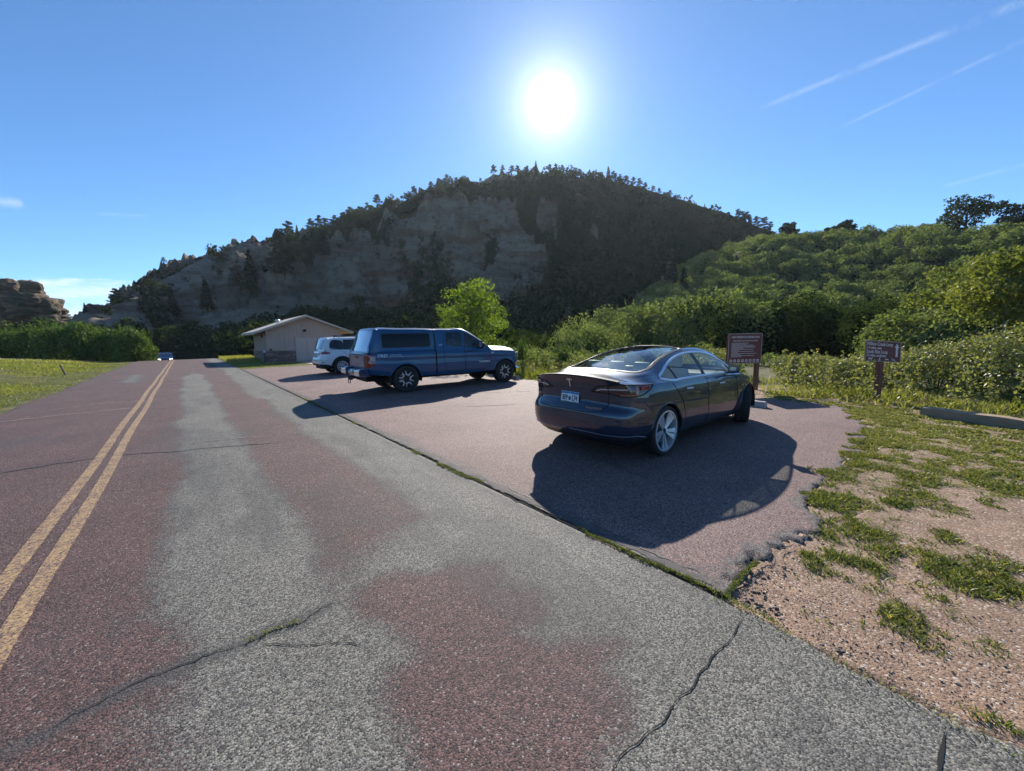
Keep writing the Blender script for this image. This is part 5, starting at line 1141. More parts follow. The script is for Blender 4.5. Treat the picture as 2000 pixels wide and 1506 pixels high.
        ribbon3(MB(), f, dens([(.60, 1.0), (.60, .87)], .03), .008, .009).build('lamp_split', GAP, o_)
        gp = MB(); ribbon3(gp, f, smooth_poly([(0, .655), (.40, .655), (.535, .68), (.585, .76), (.60, .865)], .03, False), .010, .002)
        ribbon3(gp, f, dens([(.86, .86), (.94, .80), (1.12, .765), (1.30, .64)], .03), .007, .001); ribbon3(gp, f, dens([(.62, 1.005), (.80, 1.045)], .03), .008, .003); gp.build('boot_lid_gap', GAP, root)
    # black recess, spoiler lip, diffuser
    sp = MB(); gpts = [(-.965 + .10 * (q / .74) ** 2 * 1.0, q) for q in np.linspace(-.70, .70, 29)]
    vv = []; ff = []
    for i, (x_, y_) in enumerate(gpts):
        e = 1 - (abs(y_) / .72) ** 4; z_ = 1.098 - .055 * (y_ / .7) ** 2
        vv += [(x_ + .10, y_, z_ + .012), (x_ - .006 * e, y_, z_ + .014 * e), (x_ - .002 * e, y_, z_ + .0), (x_ + .06, y_, z_ - .016)]
        if i: ff += [((i - 1) * 4 + k, i * 4 + k, i * 4 + (k + 1) % 4, (i - 1) * 4 + (k + 1) % 4) for k in range(4)]
    sp.add(vv, ff).build('boot_spoiler', DARK, root, smooth='all')
    MB().box(-.60, 3.3, -.68, .68, .18, .26).build('underbody', GAP, root)
    d_ = MB(); d_.add([(-.66, -.50, .19), (-.66, .50, .19), (-.80, .58, .26), (-.80, -.58, .26), (-.4, -.5, .18), (-.4, .5, .18)], [(0, 1, 2, 3), (0, 4, 5, 1)]); d_.build('rear_diffuser', BLACK, root)
    for sg in (-1, 1): ribbon3(MB(), lambda u, z, sg=sg: B.band(u, z, sg), dens([(.72, .36), (.86, .36)], .03), .016, .004).build('rear_reflector', REDL, root)
    ribbon3(MB(), lambda u, z: B.band(u, z), dens([(.02, .385), (.35, .382), (.7, .372), (1.0, .36), (1.3, .30)], .04), .022, .006).build('bumper_crease', PT, root, smooth='all'); ribbon3(MB(), lambda u, z: B.band(u, z, 1), dens([(.02, .385), (.35, .382), (.7, .372), (1.0, .36), (1.3, .30)], .04), .022, .006).build('bumper_crease', PT, root, smooth='all')
    wells(root, (0, 2.875), .385, .895, .55, .335)
    # inner shell
    cab = MB(); cab.box(-.30, 2.6, -.80, .80, .22, .45); cab.box(-.75, .02, -.72, .72, .5, .90); cab.box(2.25, 2.75, -.78, .78, .45, .93); cab.build('cabin_floor', SEATD, root)
    ds = MB().box(2.10, 2.30, -.74, .74, .80, .93); ds.build('dashboard', SEATC, root, bevel=.03, smooth=True)
    for y_ in (-.38, .38): seat('front_seat', root, 1.55, y_, SEATC, hz=.52, back=.56)
    for y_ in (-.42, .0, .42): seat('rear_seat', root, .55, y_, SEATC, w=.40, hz=.54, back=.50)
    MB().add([(-.30, -.60, 1.02), (-.30, .60, 1.02), (.22, .66, 1.02), (.22, -.66, 1.02), (-.30, -.60, .9), (-.30, .60, .9), (.22, .66, .9), (.22, -.66, .9)], [(0, 1, 2, 3), (7, 6, 5, 4), (0, 4, 5, 1), (3, 2, 6, 7)]).build('parcel_shelf', SEATC, root)
    MB().lathe([(.17, -.012), (.185, 0), (.17, .012)], 24, 'x', c=(1.98, .38, .95)).build('steering_wheel', BLACK, root)
    submesh('rear_window', B, rg, G_REAR, root); submesh('glass_roof', B, tg_, glass('roof_glass', (.06, .07, .08)), root); submesh('windscreen', B, wg, G_LT, root)
    f = lambda x, y: B.topd(x, y)
    ribbon3(MB(), f, REARG, .05, .004, True).build('rear_window_border', BLACK, root)
    # mirrors
    for sg in (-1, 1):
        mm = MB(); q = [(1.93, .95, .985), (2.02, .93, .99), (2.06, .96, 1.03), (2.02, 1.0, 1.10)]
        mm.add([(1.97, sg * .90, .985), (1.97, sg * 1.03, 1.0), (1.97, sg * 1.035, 1.08), (1.97, sg * .91, 1.085), (2.10, sg * .91, 1.0), (2.10, sg * .99, 1.02), (2.10, sg * .99, 1.06), (2.10, sg * .92, 1.065)], [(0, 1, 2, 3), (4, 5, 6, 7), (0, 1, 5, 4), (1, 2, 6, 5), (2, 3, 7, 6), (3, 0, 4, 7)])
        o_ = mm.build('wing_mirror', PT, root, smooth=True, bevel=.025)
        MB().box(1.98, 2.05, min(sg * .82, sg * .93), max(sg * .82, sg * .93), .965, .992).build('mirror_arm', BLACK, o_); MB().box(1.960, 1.968, min(sg * .925, sg * 1.015), max(sg * .925, sg * 1.015), 1.012, 1.068).build('mirror_glass', pbr('mirror', (.3, .35, .4), .15, metal=1), o_)
    for sg in (-1, 1):
        wheel(root, 0, sg * .795, .337, .235, .272, 'turbine', sg); wheel(root, 2.875, sg * .795, .337, .235, .272, 'turbine', sg, R_(24))
        MB().add([(3.35, sg * .74, .60), (3.52, sg * .55, .60), (3.50, sg * .55, .66), (3.30, sg * .76, .70)], [(0, 1, 2, 3)]).build('headlight', CLR, root)
    # emblem, badge, plate
    p, n = B.rear(0, 1.0, .004); tz = Vector((-n.z, 0, n.x)) if n.x > 0 else Vector((n.z, 0, -n.x)); M4 = frame(p, (0, -1, 0), tz)
    em = MB(); em.prism([(-.052, .045), (-.03, .056), (0, .060), (.03, .056), (.052, .045), (.044, .030), (.014, .040), (.006, -.055), (0, -.062), (-.006, -.055), (-.014, .040), (-.044, .030)], 'z', 0, .006)
    o_ = em.build('boot_emblem', CHROME, root); o_.data.transform(M4)
    p, n = B.rear(0, .80, .012); M4 = frame((p.x - .004, 0, .795), (0, -1, 0), (.10, 0, 1))
    pl = MB().box(-.155, .155, -.08, .08, 0, .004).build('number_plate', pbr('plate_white', (.72, .76, .78), .5), root, bevel=.004); pl.data.transform(M4)
    M5 = M4 @ Matrix.Translation((0, 0, .0055))
    o_ = MB().prism([(-.150, .076), (.150, .076), (.150, .042), (.10, .050), (.06, .046), (.0, .055), (-.05, .047), (-.10, .052), (-.150, .044)], 'z', 0, .0012).build('plate_top_band', pbr('plate_blue', (.06, .20, .42), .5), pl); o_.data.transform(M5)
    o_ = MB().prism([(-.150, -.076), (.150, -.076), (.150, -.056), (.08, -.050), (.02, -.057), (-.06, -.050), (-.150, -.056)], 'z', 0, .0012).build('plate_foot_band', pbr('plate_green', (.10, .22, .10), .5), pl); o_.data.transform(M5)
    INK = pbr('plate_ink', (.02, .03, .07), .5); M6 = M5 @ Matrix.Translation((0, -.008, .001))
    text('plate_lettering', 'BFP', .098, INK, M6 @ Matrix.Translation((-.082, 0, 0)), pl, ext=.001, xs=.62, bold=.002); text('plate_lettering', 'L74', .098, INK, M6 @ Matrix.Translation((.085, 0, 0)), pl, ext=.001, xs=.62, bold=.002)
    o_ = MB().box(-.018, .018, -.026, .022, 0, .0012).build('plate_stamp', INK, pl); o_.data.transform(M6)
    p, n = B.rear(-.42, .70, .004); M4 = frame(p, (.13, -1, 0), (.06, 0, 1)); text('badge_lettering', 'DUAL MOTOR', .030, CHROME, M4, root, ext=.0015, xs=1.15)
    return root
make_sedan((4.82, 3.45, .006), 0)

# ======== blue pickup with a canopy over its bed
def make_pickup(loc, rz):
    root = empty('pickup_truck', loc, rz, 'blue pickup truck with matching canopy, open towing hitch and off road decal', 'pickup truck', 'cars parked in the bays')
    PT = paint('blazing_blue_paint', (.003, .066, .160), .15, .40)
    plan = [(-1.15, 0, 1, 0, .62, 1.22), (-1.15, .5, 1, 0, .62, 1.22), (-1.145, .82, 1, 0, .62, 1.22), (-1.08, .955, .6, 0, .60, 1.22), (-.85, .995, .2, 0, .58, 1.225), (-.3, 1.01, 0, 0, .50, 1.225), (.8, 1.015, 0, 0, .46, 1.225), (2.0, 1.015, 0, 0, .46, 1.215), (3.0, 1.01, 0, 0, .46, 1.19), (3.8, 1.0, 0, .1, .50, 1.15), (4.25, .94, 0, .5, .52, 1.11), (4.48, .72, 0, 1, .50, 1.08), (4.58, .4, 0, 1, .50, 1.07), (4.60, 0, 0, 1, .50, 1.07)]
    rows = [(0, .965, .02, -.03), (.12, .985, .0, 0), (.30, 1.0, 0, .02), (.50, 1.003, 0, .0), (.68, .995, -.0, 0), (.80, .998, 0, -.01), (.92, .985, .0, -.03), (1.0, .955, .015, -.08)]
    cap = lambda top, dy=0: [(.945 - dy, 1.30), (.905 - dy, 1.26 + (top - 1.26) * .55), (.845 - dy, top - .085), (.60, top - .012), (.3, top - .002)]
    cb = [(.945, 1.32), (.898, 1.62), (.825, 1.865), (.56, 1.93), (.28, 1.944)]
    hs = lambda zt: [(.945, 1.225 + .14 * (zt - 1.225)), (.915, 1.225 + .55 * (zt - 1.225)), (.855, 1.225 + .90 * (zt - 1.225)), (.6, zt - .012), (.3, zt - .002)]
    st = [(-1.10, -1.14, ('deck', 9), 1.224), (-1.09, -1.12, hs(1.27), 1.27), (-1.02, -1.06, hs(1.44), 1.44), (-.95, -1.0, hs(1.61), 1.61), (-.89, -.93, hs(1.80), 1.80), (-.84, -.885, hs(1.90), 1.90), (-.72, -.74, cap(1.945), 1.947), (-.1, -.1, cap(1.955), 1.96), (.6, .6, cap(1.955), 1.96), (.98, .98, cap(1.945), 1.95), (1.04, 1.04, cb, 1.948), (1.6, 1.6, cb, 1.945), (2.1, 2.1, cb, 1.935), (2.42, 2.42, [(.94, 1.30), (.895, 1.51), (.81, 1.73), (.53, 1.83), (.27, 1.87)], 1.875), (2.75, 2.75, [(.94, 1.27), (.90, 1.40), (.83, 1.54), (.55, 1.65), (.28, 1.69)], 1.70), (3.08, 3.10, [(.925, 1.235), (.905, 1.275), (.86, 1.32), (.58, 1.405), (.3, 1.43)], 1.435), (3.18, 3.25, ('deck', 4), 1.345), (3.6, 3.7, ('deck', 4), 1.315), (4.05, 4.2, ('deck', 3.5), 1.255), (4.25, 4.45, ('deck', 3), 1.17), (4.30, 4.515, ('deck', 3), 1.09)]
    B = Body(plan, rows, st, nu=440, nt_=60, nsx=520, nsv=80); c = B.C; T = B.T; ay = np.abs(c[:, 1])
    cut = np.zeros(len(c), bool)
    for xw, rr_ in ((0, .475), (3.7, .475)): cut |= (T == 0) & (np.hypot(c[:, 0] - xw, (c[:, 2] - .41) * 1.05) < rr_) & (ay > .5)
    CW = [(.09 + x_, 1.57 + z_) for x_, z_ in rrect(1.52, .40, .07)]
    RW = [(1.42, 1.40), (1.98, 1.335), (2.0, 1.79), (1.48, 1.79), (1.42, 1.74)]; FW_ = [(2.10, 1.325), (2.86, 1.30), (2.93, 1.345), (2.52, 1.64), (2.30, 1.745), (2.10, 1.785)]
    cw = inpoly(c[:, 0], c[:, 2], CW) & (T == 1) & (ay > .7); rw = inpoly(c[:, 0], c[:, 2], RW) & (T == 1) & (ay > .7); fw = inpoly(c[:, 0], c[:, 2], FW_) & (T == 1) & (ay > .7)
    hatch = (T == 1) & (c[:, 0] < -.88) & (ay < .80) & (c[:, 2] > 1.27) & (c[:, 2] < 1.875)
    ws = (T == 1) & inpoly(c[:, 0], c[:, 1], [(2.20, -.70), (2.20, .70), (3.0, .80), (3.09, .4), (3.11, 0), (3.09, -.4), (3.0, -.80)]) & (c[:, 2] > 1.33)
    TLp = [(.80, .80), (.80, 1.17), (.90, 1.19), (1.14, 1.155), (1.185, 1.08), (1.175, .98), (1.12, .86), (.98, .79)]
    tl = inpoly(B.UF, c[:, 2], TLp) & (T == 0)
    low = (T == 0) & (c[:, 2] < .56) & (c[:, 0] > .3) & (c[:, 0] < 3.4); tail = (T == 0) & (B.UF < .79)
    submesh('body', B, ~(cut | cw | rw | fw | hatch | ws | tl | tail | low), PT, root)
    [submesh('rocker_panel', B, low & ~cut & (c[:, 1] * q > 0), PT, root) for q in (-1, 1)]
    tg_ = submesh('tailgate', B, tail & ~tl, PT, root)
    submesh('canopy_hatch', B, hatch, pbr('hatch_glass', (.20, .30, .42), .04, metal=.35, coat=1), root)
    submesh('windscreen', B, ws, G_MID, root)
    for sg in (-1, 1):
        s_ = c[:, 1] * sg > 0; cwn = submesh('canopy_window', B, cw & s_, pbr('canopy_glass', (.008, .009, .012), .12, spec=.25), root); submesh('rear_door_window', B, rw & s_, G_DARK, root); submesh('front_door_window', B, fw & s_, G_DARK, root)
        o_ = submesh('tail_light', B, tl & s_, REDL, root, .004)
        ribbon3(MB(), lambda u, z, sg=sg: B.band(u, z, sg), dens([(1.02, 1.04), (1.15, 1.03)], .03), .11, .008).build('reversing_lens', CLR, o_)
        f = lambda x, z, sg=sg: B.side(x, z, sg); gp = MB()
        for pl_ in ([(1.02, 1.93), (1.02, 1.22), (1.03, .60), (1.02, .48)], [(1.36, 1.80), (1.30, 1.30), (1.30, .8), (1.33, .60), (1.40, .55)], [(2.05, 1.82), (2.06, 1.30), (2.06, .56)], [(3.02, 1.28), (3.05, 1.18), (3.06, .60), (3.0, .55)], [(1.35, .56), (3.0, .55)], [(-.88, 1.235), (1.0, 1.235)], [(3.15, 1.17), (3.8, 1.13), (4.2, 1.08)]): ribbon3(gp, f, dens(pl_), .014, .001)
        gp.build('door_gap', GAP, root); ribbon3(MB(), f, dens([(1.012, 1.93), (1.012, .52)]), .05, .002).build('cap_gap', GAP, root)
        ribbon3(MB(), f, CW, .03, .005, True).build('window_seal', BLACK, root, smooth='all'); ribbon3(MB(), f, dens(RW, .03, True), .022, .004, True).build('window_seal', BLACK, root); ribbon3(MB(), f, dens(FW_, .03, True), .022, .004, True).build('window_seal', BLACK, root)
        ribbon3(MB(), f, dens([(-.80, 1.905 - .03), (.96, 1.905 - .03)]), .02, .006).build('canopy_rail', PT, root)
        for xh, zh in ((2.22, 1.155),): ribbon3(MB(), f, dens([(xh - .11, zh), (xh + .11, zh - .005)]), .05, .016).build('door_handle', BLACK, root, smooth='all')
        for xw in (0, 3.7): ribbon3(MB(), f, [(a, .41 + (b - .41) / 1.05) for a, b in arch(xw, .41, .492, 28, -2, 182)], .045, .018).build('wheel_arch_flare', PT, root, smooth='all')
        mf = MB().box(.47, .485, min(sg * .72, sg * 1.0), max(sg * .72, sg * 1.0), .20, .52); mf2 = MB().box(-.50, -.485, min(sg * .72, sg * .99), max(sg * .72, sg * .99), .24, .60); mf2.build('mud_flap', BLACK, root)
        mm = MB().add([(2.62, sg * 1.02, 1.27), (2.62, sg * 1.20, 1.28), (2.62, sg * 1.20, 1.47), (2.62, sg * 1.02, 1.48), (2.78, sg * 1.02, 1.29), (2.76, sg * 1.16, 1.30), (2.76, sg * 1.16, 1.44), (2.78, sg * 1.02, 1.45)], [(0, 1, 2, 3), (4, 5, 6, 7), (0, 1, 5, 4), (1, 2, 6, 5), (2, 3, 7, 6), (3, 0, 4, 7)])
        o_ = mm.build('wing_mirror', BLACK, root, bevel=.03, smooth=True); MB().box(2.64, 2.72, min(sg * .92, sg * 1.05), max(sg * .92, sg * 1.05), 1.29, 1.34).build('mirror_arm', BLACK, o_); MB().box(2.608, 2.616, min(sg * 1.035, sg * 1.185), max(sg * 1.035, sg * 1.185), 1.30, 1.46).build('mirror_glass', CLR, o_)
        MB().add([(4.20, sg * .965, .88), (4.46, sg * .80, .86), (4.50, sg * .72, 1.04), (4.24, sg * .945, 1.09), (4.1, sg * .90, 1.0)], [(0, 1, 2, 3), (0, 3, 4)]).build('headlight', CLR, root)
        for xw in (0, 3.7): wheel(root, xw, sg * .875, .408, .27, .262, 'truck', sg)
    ribbon3(MB(), lambda y, z: B.rear(y, z), dens([(-.76, .70), (-.76, 1.18), (.76, 1.18), (.76, .70)], .04), .014, .002).build('tailgate_gap', GAP, root)
    MB().box(-1.165, -1.13, -.16, .16, 1.06, 1.12).build('tailgate_handle', BLACK, root, bevel=.01)
    # chrome rear bumper with step, hitch
    bp_ = MB(); pf = [(-1.36, .56), (-1.37, .70), (-1.33, .755), (-1.15, .765), (-1.12, .58)]
    for (ya, yb, off) in ((-1.0, -.42, 0), (-.42, .42, .03), (.42, 1.0, 0)): bp_.prism([(a + off, b - (off and .04) * (b > .69)) for a, b in pf], 'y', ya, yb)
    bo = bp_.build('rear_bumper', paint('bumper_paint', (.03, .06, .13), .6, .25), root, bevel=.02, smooth=True)
    [MB().box(-1.385, -1.355, a_, b_, .57, .735).build('bumper_face', CHROME, bo, bevel=.012) for a_, b_ in ((.46, .98), (-.98, -.46))]
    h_ = MB().box(-1.42, -1.1, -.04, .04, .44, .53); h_.box(-1.40, -1.34, -.16, .16, .42, .54); h_.tube([(-1.40, .10, .42), (-1.40, .10, .30)], .012, 6); h_.tube([(-1.40, -.10, .42), (-1.40, -.08, .32)], .012, 6); h_.build('tow_hitch', DARK, root)
    bl_ = MB().box(-1.05, 4.3, -.55, .55, .36, .50); bl_.box(-1.0, .9, -.92, .92, .56, .80); bl_.box(1.1, 3.1, -.90, .90, .45, .62); bl_.tube([(0, -.8, .41), (0, .8, .41)], .06, 8); bl_.tube([(3.7, -.8, .41), (3.7, .8, .41)], .05, 8); bl_.lathe([(0, -.16), (.15, -.12), (.17, 0), (.15, .12), (0, .16)], 14, c=(0, .05, .40)); bl_.tube([(-.9, -.6, .42), (-.2, -.62, .42), (.9, -.45, .42)], .045, 8); bl_.build('chassis', GAP, root)
    wells(root, (0, 3.7), .50, .985, .55, .41)
    MB().box(1.08, 3.0, -.88, .88, .9, 1.16).build('cabin_floor', SEATD, root)
    for y_ in (-.42, .42): seat('front_seat', root, 2.25, y_, SEATD, w=.54, hz=1.0, back=.58)
    MB().box(2.72, 3.0, -.85, .85, 1.05, 1.27).build('dashboard', SEATD, root)
    gr = MB().box(4.50, 4.60, -.62, .62, .72, 1.06); gr.build('grille', BLACK, root, bevel=.02); MB().prism([(4.20, -.985), (4.42, -.90), (4.60, -.55), (4.66, 0), (4.60, .55), (4.42, .90), (4.20, .985), (4.18, .90), (4.40, .5), (4.40, -.5), (4.18, -.90)], 'z', .50, .73).build('front_bumper', CHROME, root, bevel=.025, smooth=True)
    def decal(s, x, z, size, mt=WHT, xs=1, bold=0, name='decal_lettering', shear=.25):
        p, n = B.side(x, z, -1, .004); tz = Vector((0, n.z, -n.y)); tz = tz if tz.z > 0 else -tz
        return text(name, s, size, mt, frame(p, (1, 0, 0), tz) @ Matrix(((1, shear, 0, 0), (0, 1, 0, 0), (0, 0, 1, 0), (0, 0, 0, 1))), root, ext=.0015, xs=xs, bold=bold)
    decal('TRD', -.70, 1.125, .115, pbr('decal_pale', (.55, .60, .66), .5), xs=1.35, bold=.003); decal('OFF ROAD', -.29, 1.140, .062, pbr('decal_silver', (.40, .45, .52), .5), 1.15); 
    p, n = B.side(-.29, 1.09, -1, .004); ribbon3(MB(), lambda x, z: B.side(x, z, -1), dens([(-.52, 1.092), (-.05, 1.092)]), .022, .002).build('decal_bar', pbr('decal_grey', (.25, .3, .36), .5), root)
    decal('TUNDRA', 2.82, .80, .075, SILV, 1.5, .002, 'badge_lettering'); decal('SR5', 3.17, 1.085, .075, SILV, 1.2, .001, 'badge_lettering'); decal('ARE', 1.20, 1.40, .045, CHROME, 1.5, .001, 'badge_lettering', 0)
    em = MB().lathe([(.035, -.004), (.05, -.004), (.05, .004), (.035, .004)], 20, 'x', c=(-1.16, .68, 1.14)); em.build('tailgate_emblem', CHROME, root)
    return root
make_pickup((5.11, 11.99, .006), R_(-2.9))

# ======== white estate 4x4, and the blue car coming up the road
def make_suv(loc, rz, PT, label, cat, group, name, sign=None, rails=True, detail=True):
    root = empty(name, loc, rz, label, cat, group)
    plan = [(-.98, 0, 1, 0, .42, 1.09), (-.97, .5, 1, 0, .42, 1.09), (-.92, .78, .9, 0, .40, 1.09), (-.74, .91, .5, 0, .36, 1.09), (-.4, .945, .1, 0, .32, 1.09), (0, .965, 0, 0, .30, 1.08), (1.2, .968, 0, 0, .30, 1.06), (2.2, .965, 0, 0, .30, 1.04), (2.9, .955, 0, 0, .32, 1.02), (3.4, .88, 0, .5, .34, .98), (3.70, .6, 0, 1, .34, .94), (3.82, 0, 0, 1, .34, .93)]
    rows = [(0, .93, .10, -.10), (.1, .965, .02, -.03), (.25, .99, -.0, 0), (.42, 1.0, .0, 0), (.6, .995, .05, -.01), (.8, .98, .07, -.02), (.93, .96, .08, -.06), (1.0, .935, .10, -.12)]
    hs = lambda zt: [(.885, 1.10 + .12 * (zt - 1.09)), (.845, 1.09 + .5 * (zt - 1.09)), (.765, 1.09 + .88 * (zt - 1.09)), (.5, zt - .014), (.25, zt - .003)]
    cs = lambda zt, k=0: [(.885 - k, 1.13), (.83 - k, 1.38), (.74 - k, zt - .10), (.5, zt - .022), (.25, zt - .006)]
    st = [(-.80, -.88, ('deck', 9), 1.095), (-.79, -.868, hs(1.16), 1.16), (-.75, -.82, hs(1.30), 1.30), (-.70, -.76, hs(1.46), 1.46), (-.64, -.69, hs(1.62), 1.62), (-.58, -.64, hs(1.70), 1.70), (-.45, -.50, cs(1.735), 1.74), (.3, .3, cs(1.76), 1.765), (1.2, 1.2, cs(1.765), 1.77), (1.8, 1.8, cs(1.72), 1.725), (2.2, 2.2, [(.885, 1.10), (.84, 1.26), (.765, 1.42), (.52, 1.50), (.26, 1.53)], 1.54), (2.62, 2.65, [(.875, 1.06), (.86, 1.10), (.80, 1.16), (.55, 1.22), (.28, 1.25)], 1.26), (2.75, 2.82, ('deck', 4), 1.15), (3.3, 3.4, ('deck', 4), 1.09), (3.5, 3.66, ('deck', 3), 1.0), (3.53, 3.69, ('deck', 3), .94)]
    B = Body(plan, rows, st, nu=300, nt_=40, nsx=420, nsv=84); c = B.C; T = B.T; ay = np.abs(c[:, 1])
    cut = np.zeros(len(c), bool)
    for xw in (0, 2.915): cut |= (T == 0) & (np.hypot(c[:, 0] - xw, c[:, 2] - .38) < .445) & (ay > .5)
    W1 = smooth_poly([(-.50, 1.25), (-.12, 1.17), (.02, 1.165), (.04, 1.56), (-.1, 1.60), (-.36, 1.59), (-.47, 1.45)], .03); W2 = [(.10, 1.165), (.98, 1.15), (1.0, 1.62), (.14, 1.615)]; W3 = [(1.08, 1.15), (2.2, 1.12), (2.28, 1.16), (1.85, 1.50), (1.5, 1.61), (1.08, 1.62)]
    w1, w2, w3 = [inpoly(c[:, 0], c[:, 2], w_) & (T == 1) & (ay > .62) for w_ in (W1, W2, W3)]
    rg = (T == 1) & (c[:, 0] < -.60) & (ay < .74 - .1 * np.clip(c[:, 2] - 1.2, 0, 1)) & (c[:, 2] > 1.17) & (c[:, 2] < 1.63)
    ws = (T == 1) & inpoly(c[:, 0], c[:, 1], [(1.78, -.62), (1.78, .62), (2.6, .76), (2.68, 0), (2.6, -.76)])
    TL = [(.50, 1.0), (.55, 1.055), (.95, 1.065), (1.26, 1.06), (1.20, .985), (1.0, .955), (.60, .965)]; tl = inpoly(B.UF, c[:, 2], TL) & (T == 0)
    low = (T == 0) & (c[:, 2] < np.interp(c[:, 0], [-1, -.7, -.4, 3, 3.8], [.52, .50, .42, .42, .5]))
    submesh('body', B, ~(cut | w1 | w2 | w3 | rg | ws | tl | low), PT, root); submesh('lower_cladding', B, low & ~cut, DARK, root)
    gd = pbr('suv_glass', (.012, .016, .022), .04, coat=1) if sign else G_DARK
    submesh('rear_window', B, rg, pbr('suv_rear_glass', (.03, .05, .08), .04, metal=.3, coat=1), root); submesh('windscreen', B, ws, G_DARK if sign is None else pbr('front_glass', (.03, .07, .14), .05, metal=.3, coat=1), root)
    for sg in (-1, 1):
        s_ = c[:, 1] * sg > 0
        for w_, nm in ((w1, 'quarter_window'), (w2, 'rear_door_window'), (w3, 'front_door_window')): submesh(nm, B, w_ & s_, gd, root)
        submesh('tail_light', B, tl & s_, REDL, root, .004); f = lambda x, z, sg=sg: B.side(x, z, sg); gp = MB()
        for pl_ in ([(.06, 1.63), (.06, 1.10), (.20, .95), (.42, .72), (.46, .5)], [(1.04, 1.64), (1.04, .46)], [(2.32, 1.08), (2.36, .9), (2.34, .46)], [(.46, .45), (2.34, .45)]): ribbon3(gp, f, dens(pl_), .012, .001)
        gp.build('door_gap', GAP, root)
        for w_ in (W1, W2, W3): ribbon3(MB(), f, dens(w_, .03, True), .03, .003, True).build('window_seal', BLACK, root)
        ribbon3(MB(), f, dens([(-.52, 1.245), (-.12, 1.155), (1.0, 1.14), (2.3, 1.10)]), .016, .004).build('window_trim', CHROME, root)
        for xh in (.80, 1.85): ribbon3(MB(), f, dens([(xh - .1, 1.01), (xh + .1, 1.005)]), .03, .02).build('door_handle', CHROME, root)
        for xw in (0, 2.915): ribbon3(MB(), f, arch(xw, .38, .465, 24, -2, 182), .05, .012).build('wheel_arch_trim', DARK if detail else PT, root, smooth='all')
        MB().add([(1.95, sg * .97, 1.12), (1.95, sg * 1.13, 1.13), (1.95, sg * 1.13, 1.27), (1.95, sg * .97, 1.28), (2.08, sg * .97, 1.13), (2.06, sg * 1.09, 1.14), (2.06, sg * 1.09, 1.25), (2.08, sg * .97, 1.26)], [(0, 1, 2, 3), (4, 5, 6, 7), (0, 1, 5, 4), (1, 2, 6, 5), (2, 3, 7, 6), (3, 0, 4, 7)]).build('wing_mirror', PT, root, bevel=.02, smooth=True)
        for xw in (0, 2.915): wheel(root, xw, sg * .84, .378, .25, .245, 'five', sg)
        if rails: MB().tube([(-.25, sg * .66, 1.70), (-.18, sg * .66, 1.775), (.9, sg * .655, 1.80), (1.6, sg * .655, 1.76), (1.68, sg * .655, 1.70)], .018, 8).build('roof_rail', BLACK, root, smooth=True)
    if rails:
        for xx in (.15, 1.15):
            MB().tube([(xx, -.70, 1.835), (xx, .70, 1.835)], .022, 8).build('roof_rack_bar', BLACK, root, smooth=True)
            for sg in (-1, 1): MB().box(xx - .05, xx + .05, sg * .66 - .03, sg * .66 + .03, 1.78, 1.85).build('rack_clamp', BLACK, root, bevel=.01)
        MB().box(-.95, -.905, -.16, .16, .80, .92).build('number_plate', pbr('suv_plate', (.35, .42, .45), .5), root); ribbon3(MB(), lambda y, z: B.rear(y, z), dens([(-.5, 1.045), (.5, 1.045)]), .03, .01).build('liftgate_trim', CHROME, root)
        ribbon3(MB(), lambda u, z: B.band(u, z, -1), dens([(.0, .70), (.5, .70), (.95, .70), (1.1, .68)]), .012, .003).build('bumper_gap', GAP, root); ribbon3(MB(), lambda u, z: B.band(u, z, -1), dens([(.86, .60), (.98, .60)]), .03, .004).build('rear_reflector', SMOKE, root)
    for sg in (-1, 1):
        MB().add([(3.50, sg * .80, .78), (3.78, sg * .50, .76), (3.77, sg * .48, .90), (3.48, sg * .82, .93)], [(0, 1, 2, 3)]).build('headlight', sign or CLR, root)
    MB().box(-.8, 3.6, -.6, .6, .28, .40).build('underbody', GAP, root); MB().box(3.70, 3.80, -.45, .45, .62, .84).build('grille', BLACK, root)
    wells(root, (0, 2.915), .45, .935, .55, .38); MB().box(-.5, 2.5, -.82, .82, .5, 1.0).build('cabin_floor', SEATD, root)
    return root
make_suv((5.62, 20.02, .006), 0, paint('white_paint', (.62, .64, .66), 0, .35), 'white four wheel drive estate with roof rack, parked beyond the blue pickup', 'car', 'cars parked in the bays', 'suv')
LAMP = pbr('lit_headlight', (.8, .8, .75), .2, emit=((1, .93, .75), 3.0))
make_suv((-2.35, 79.6, zgf(0, 76) + .45), R_(-90), paint('distant_blue_paint', (.03, .10, .2), .4, .3), 'distant blue car with lights on coming up over the road crest', 'car', None, 'car', sign=LAMP, rails=False, detail=False)

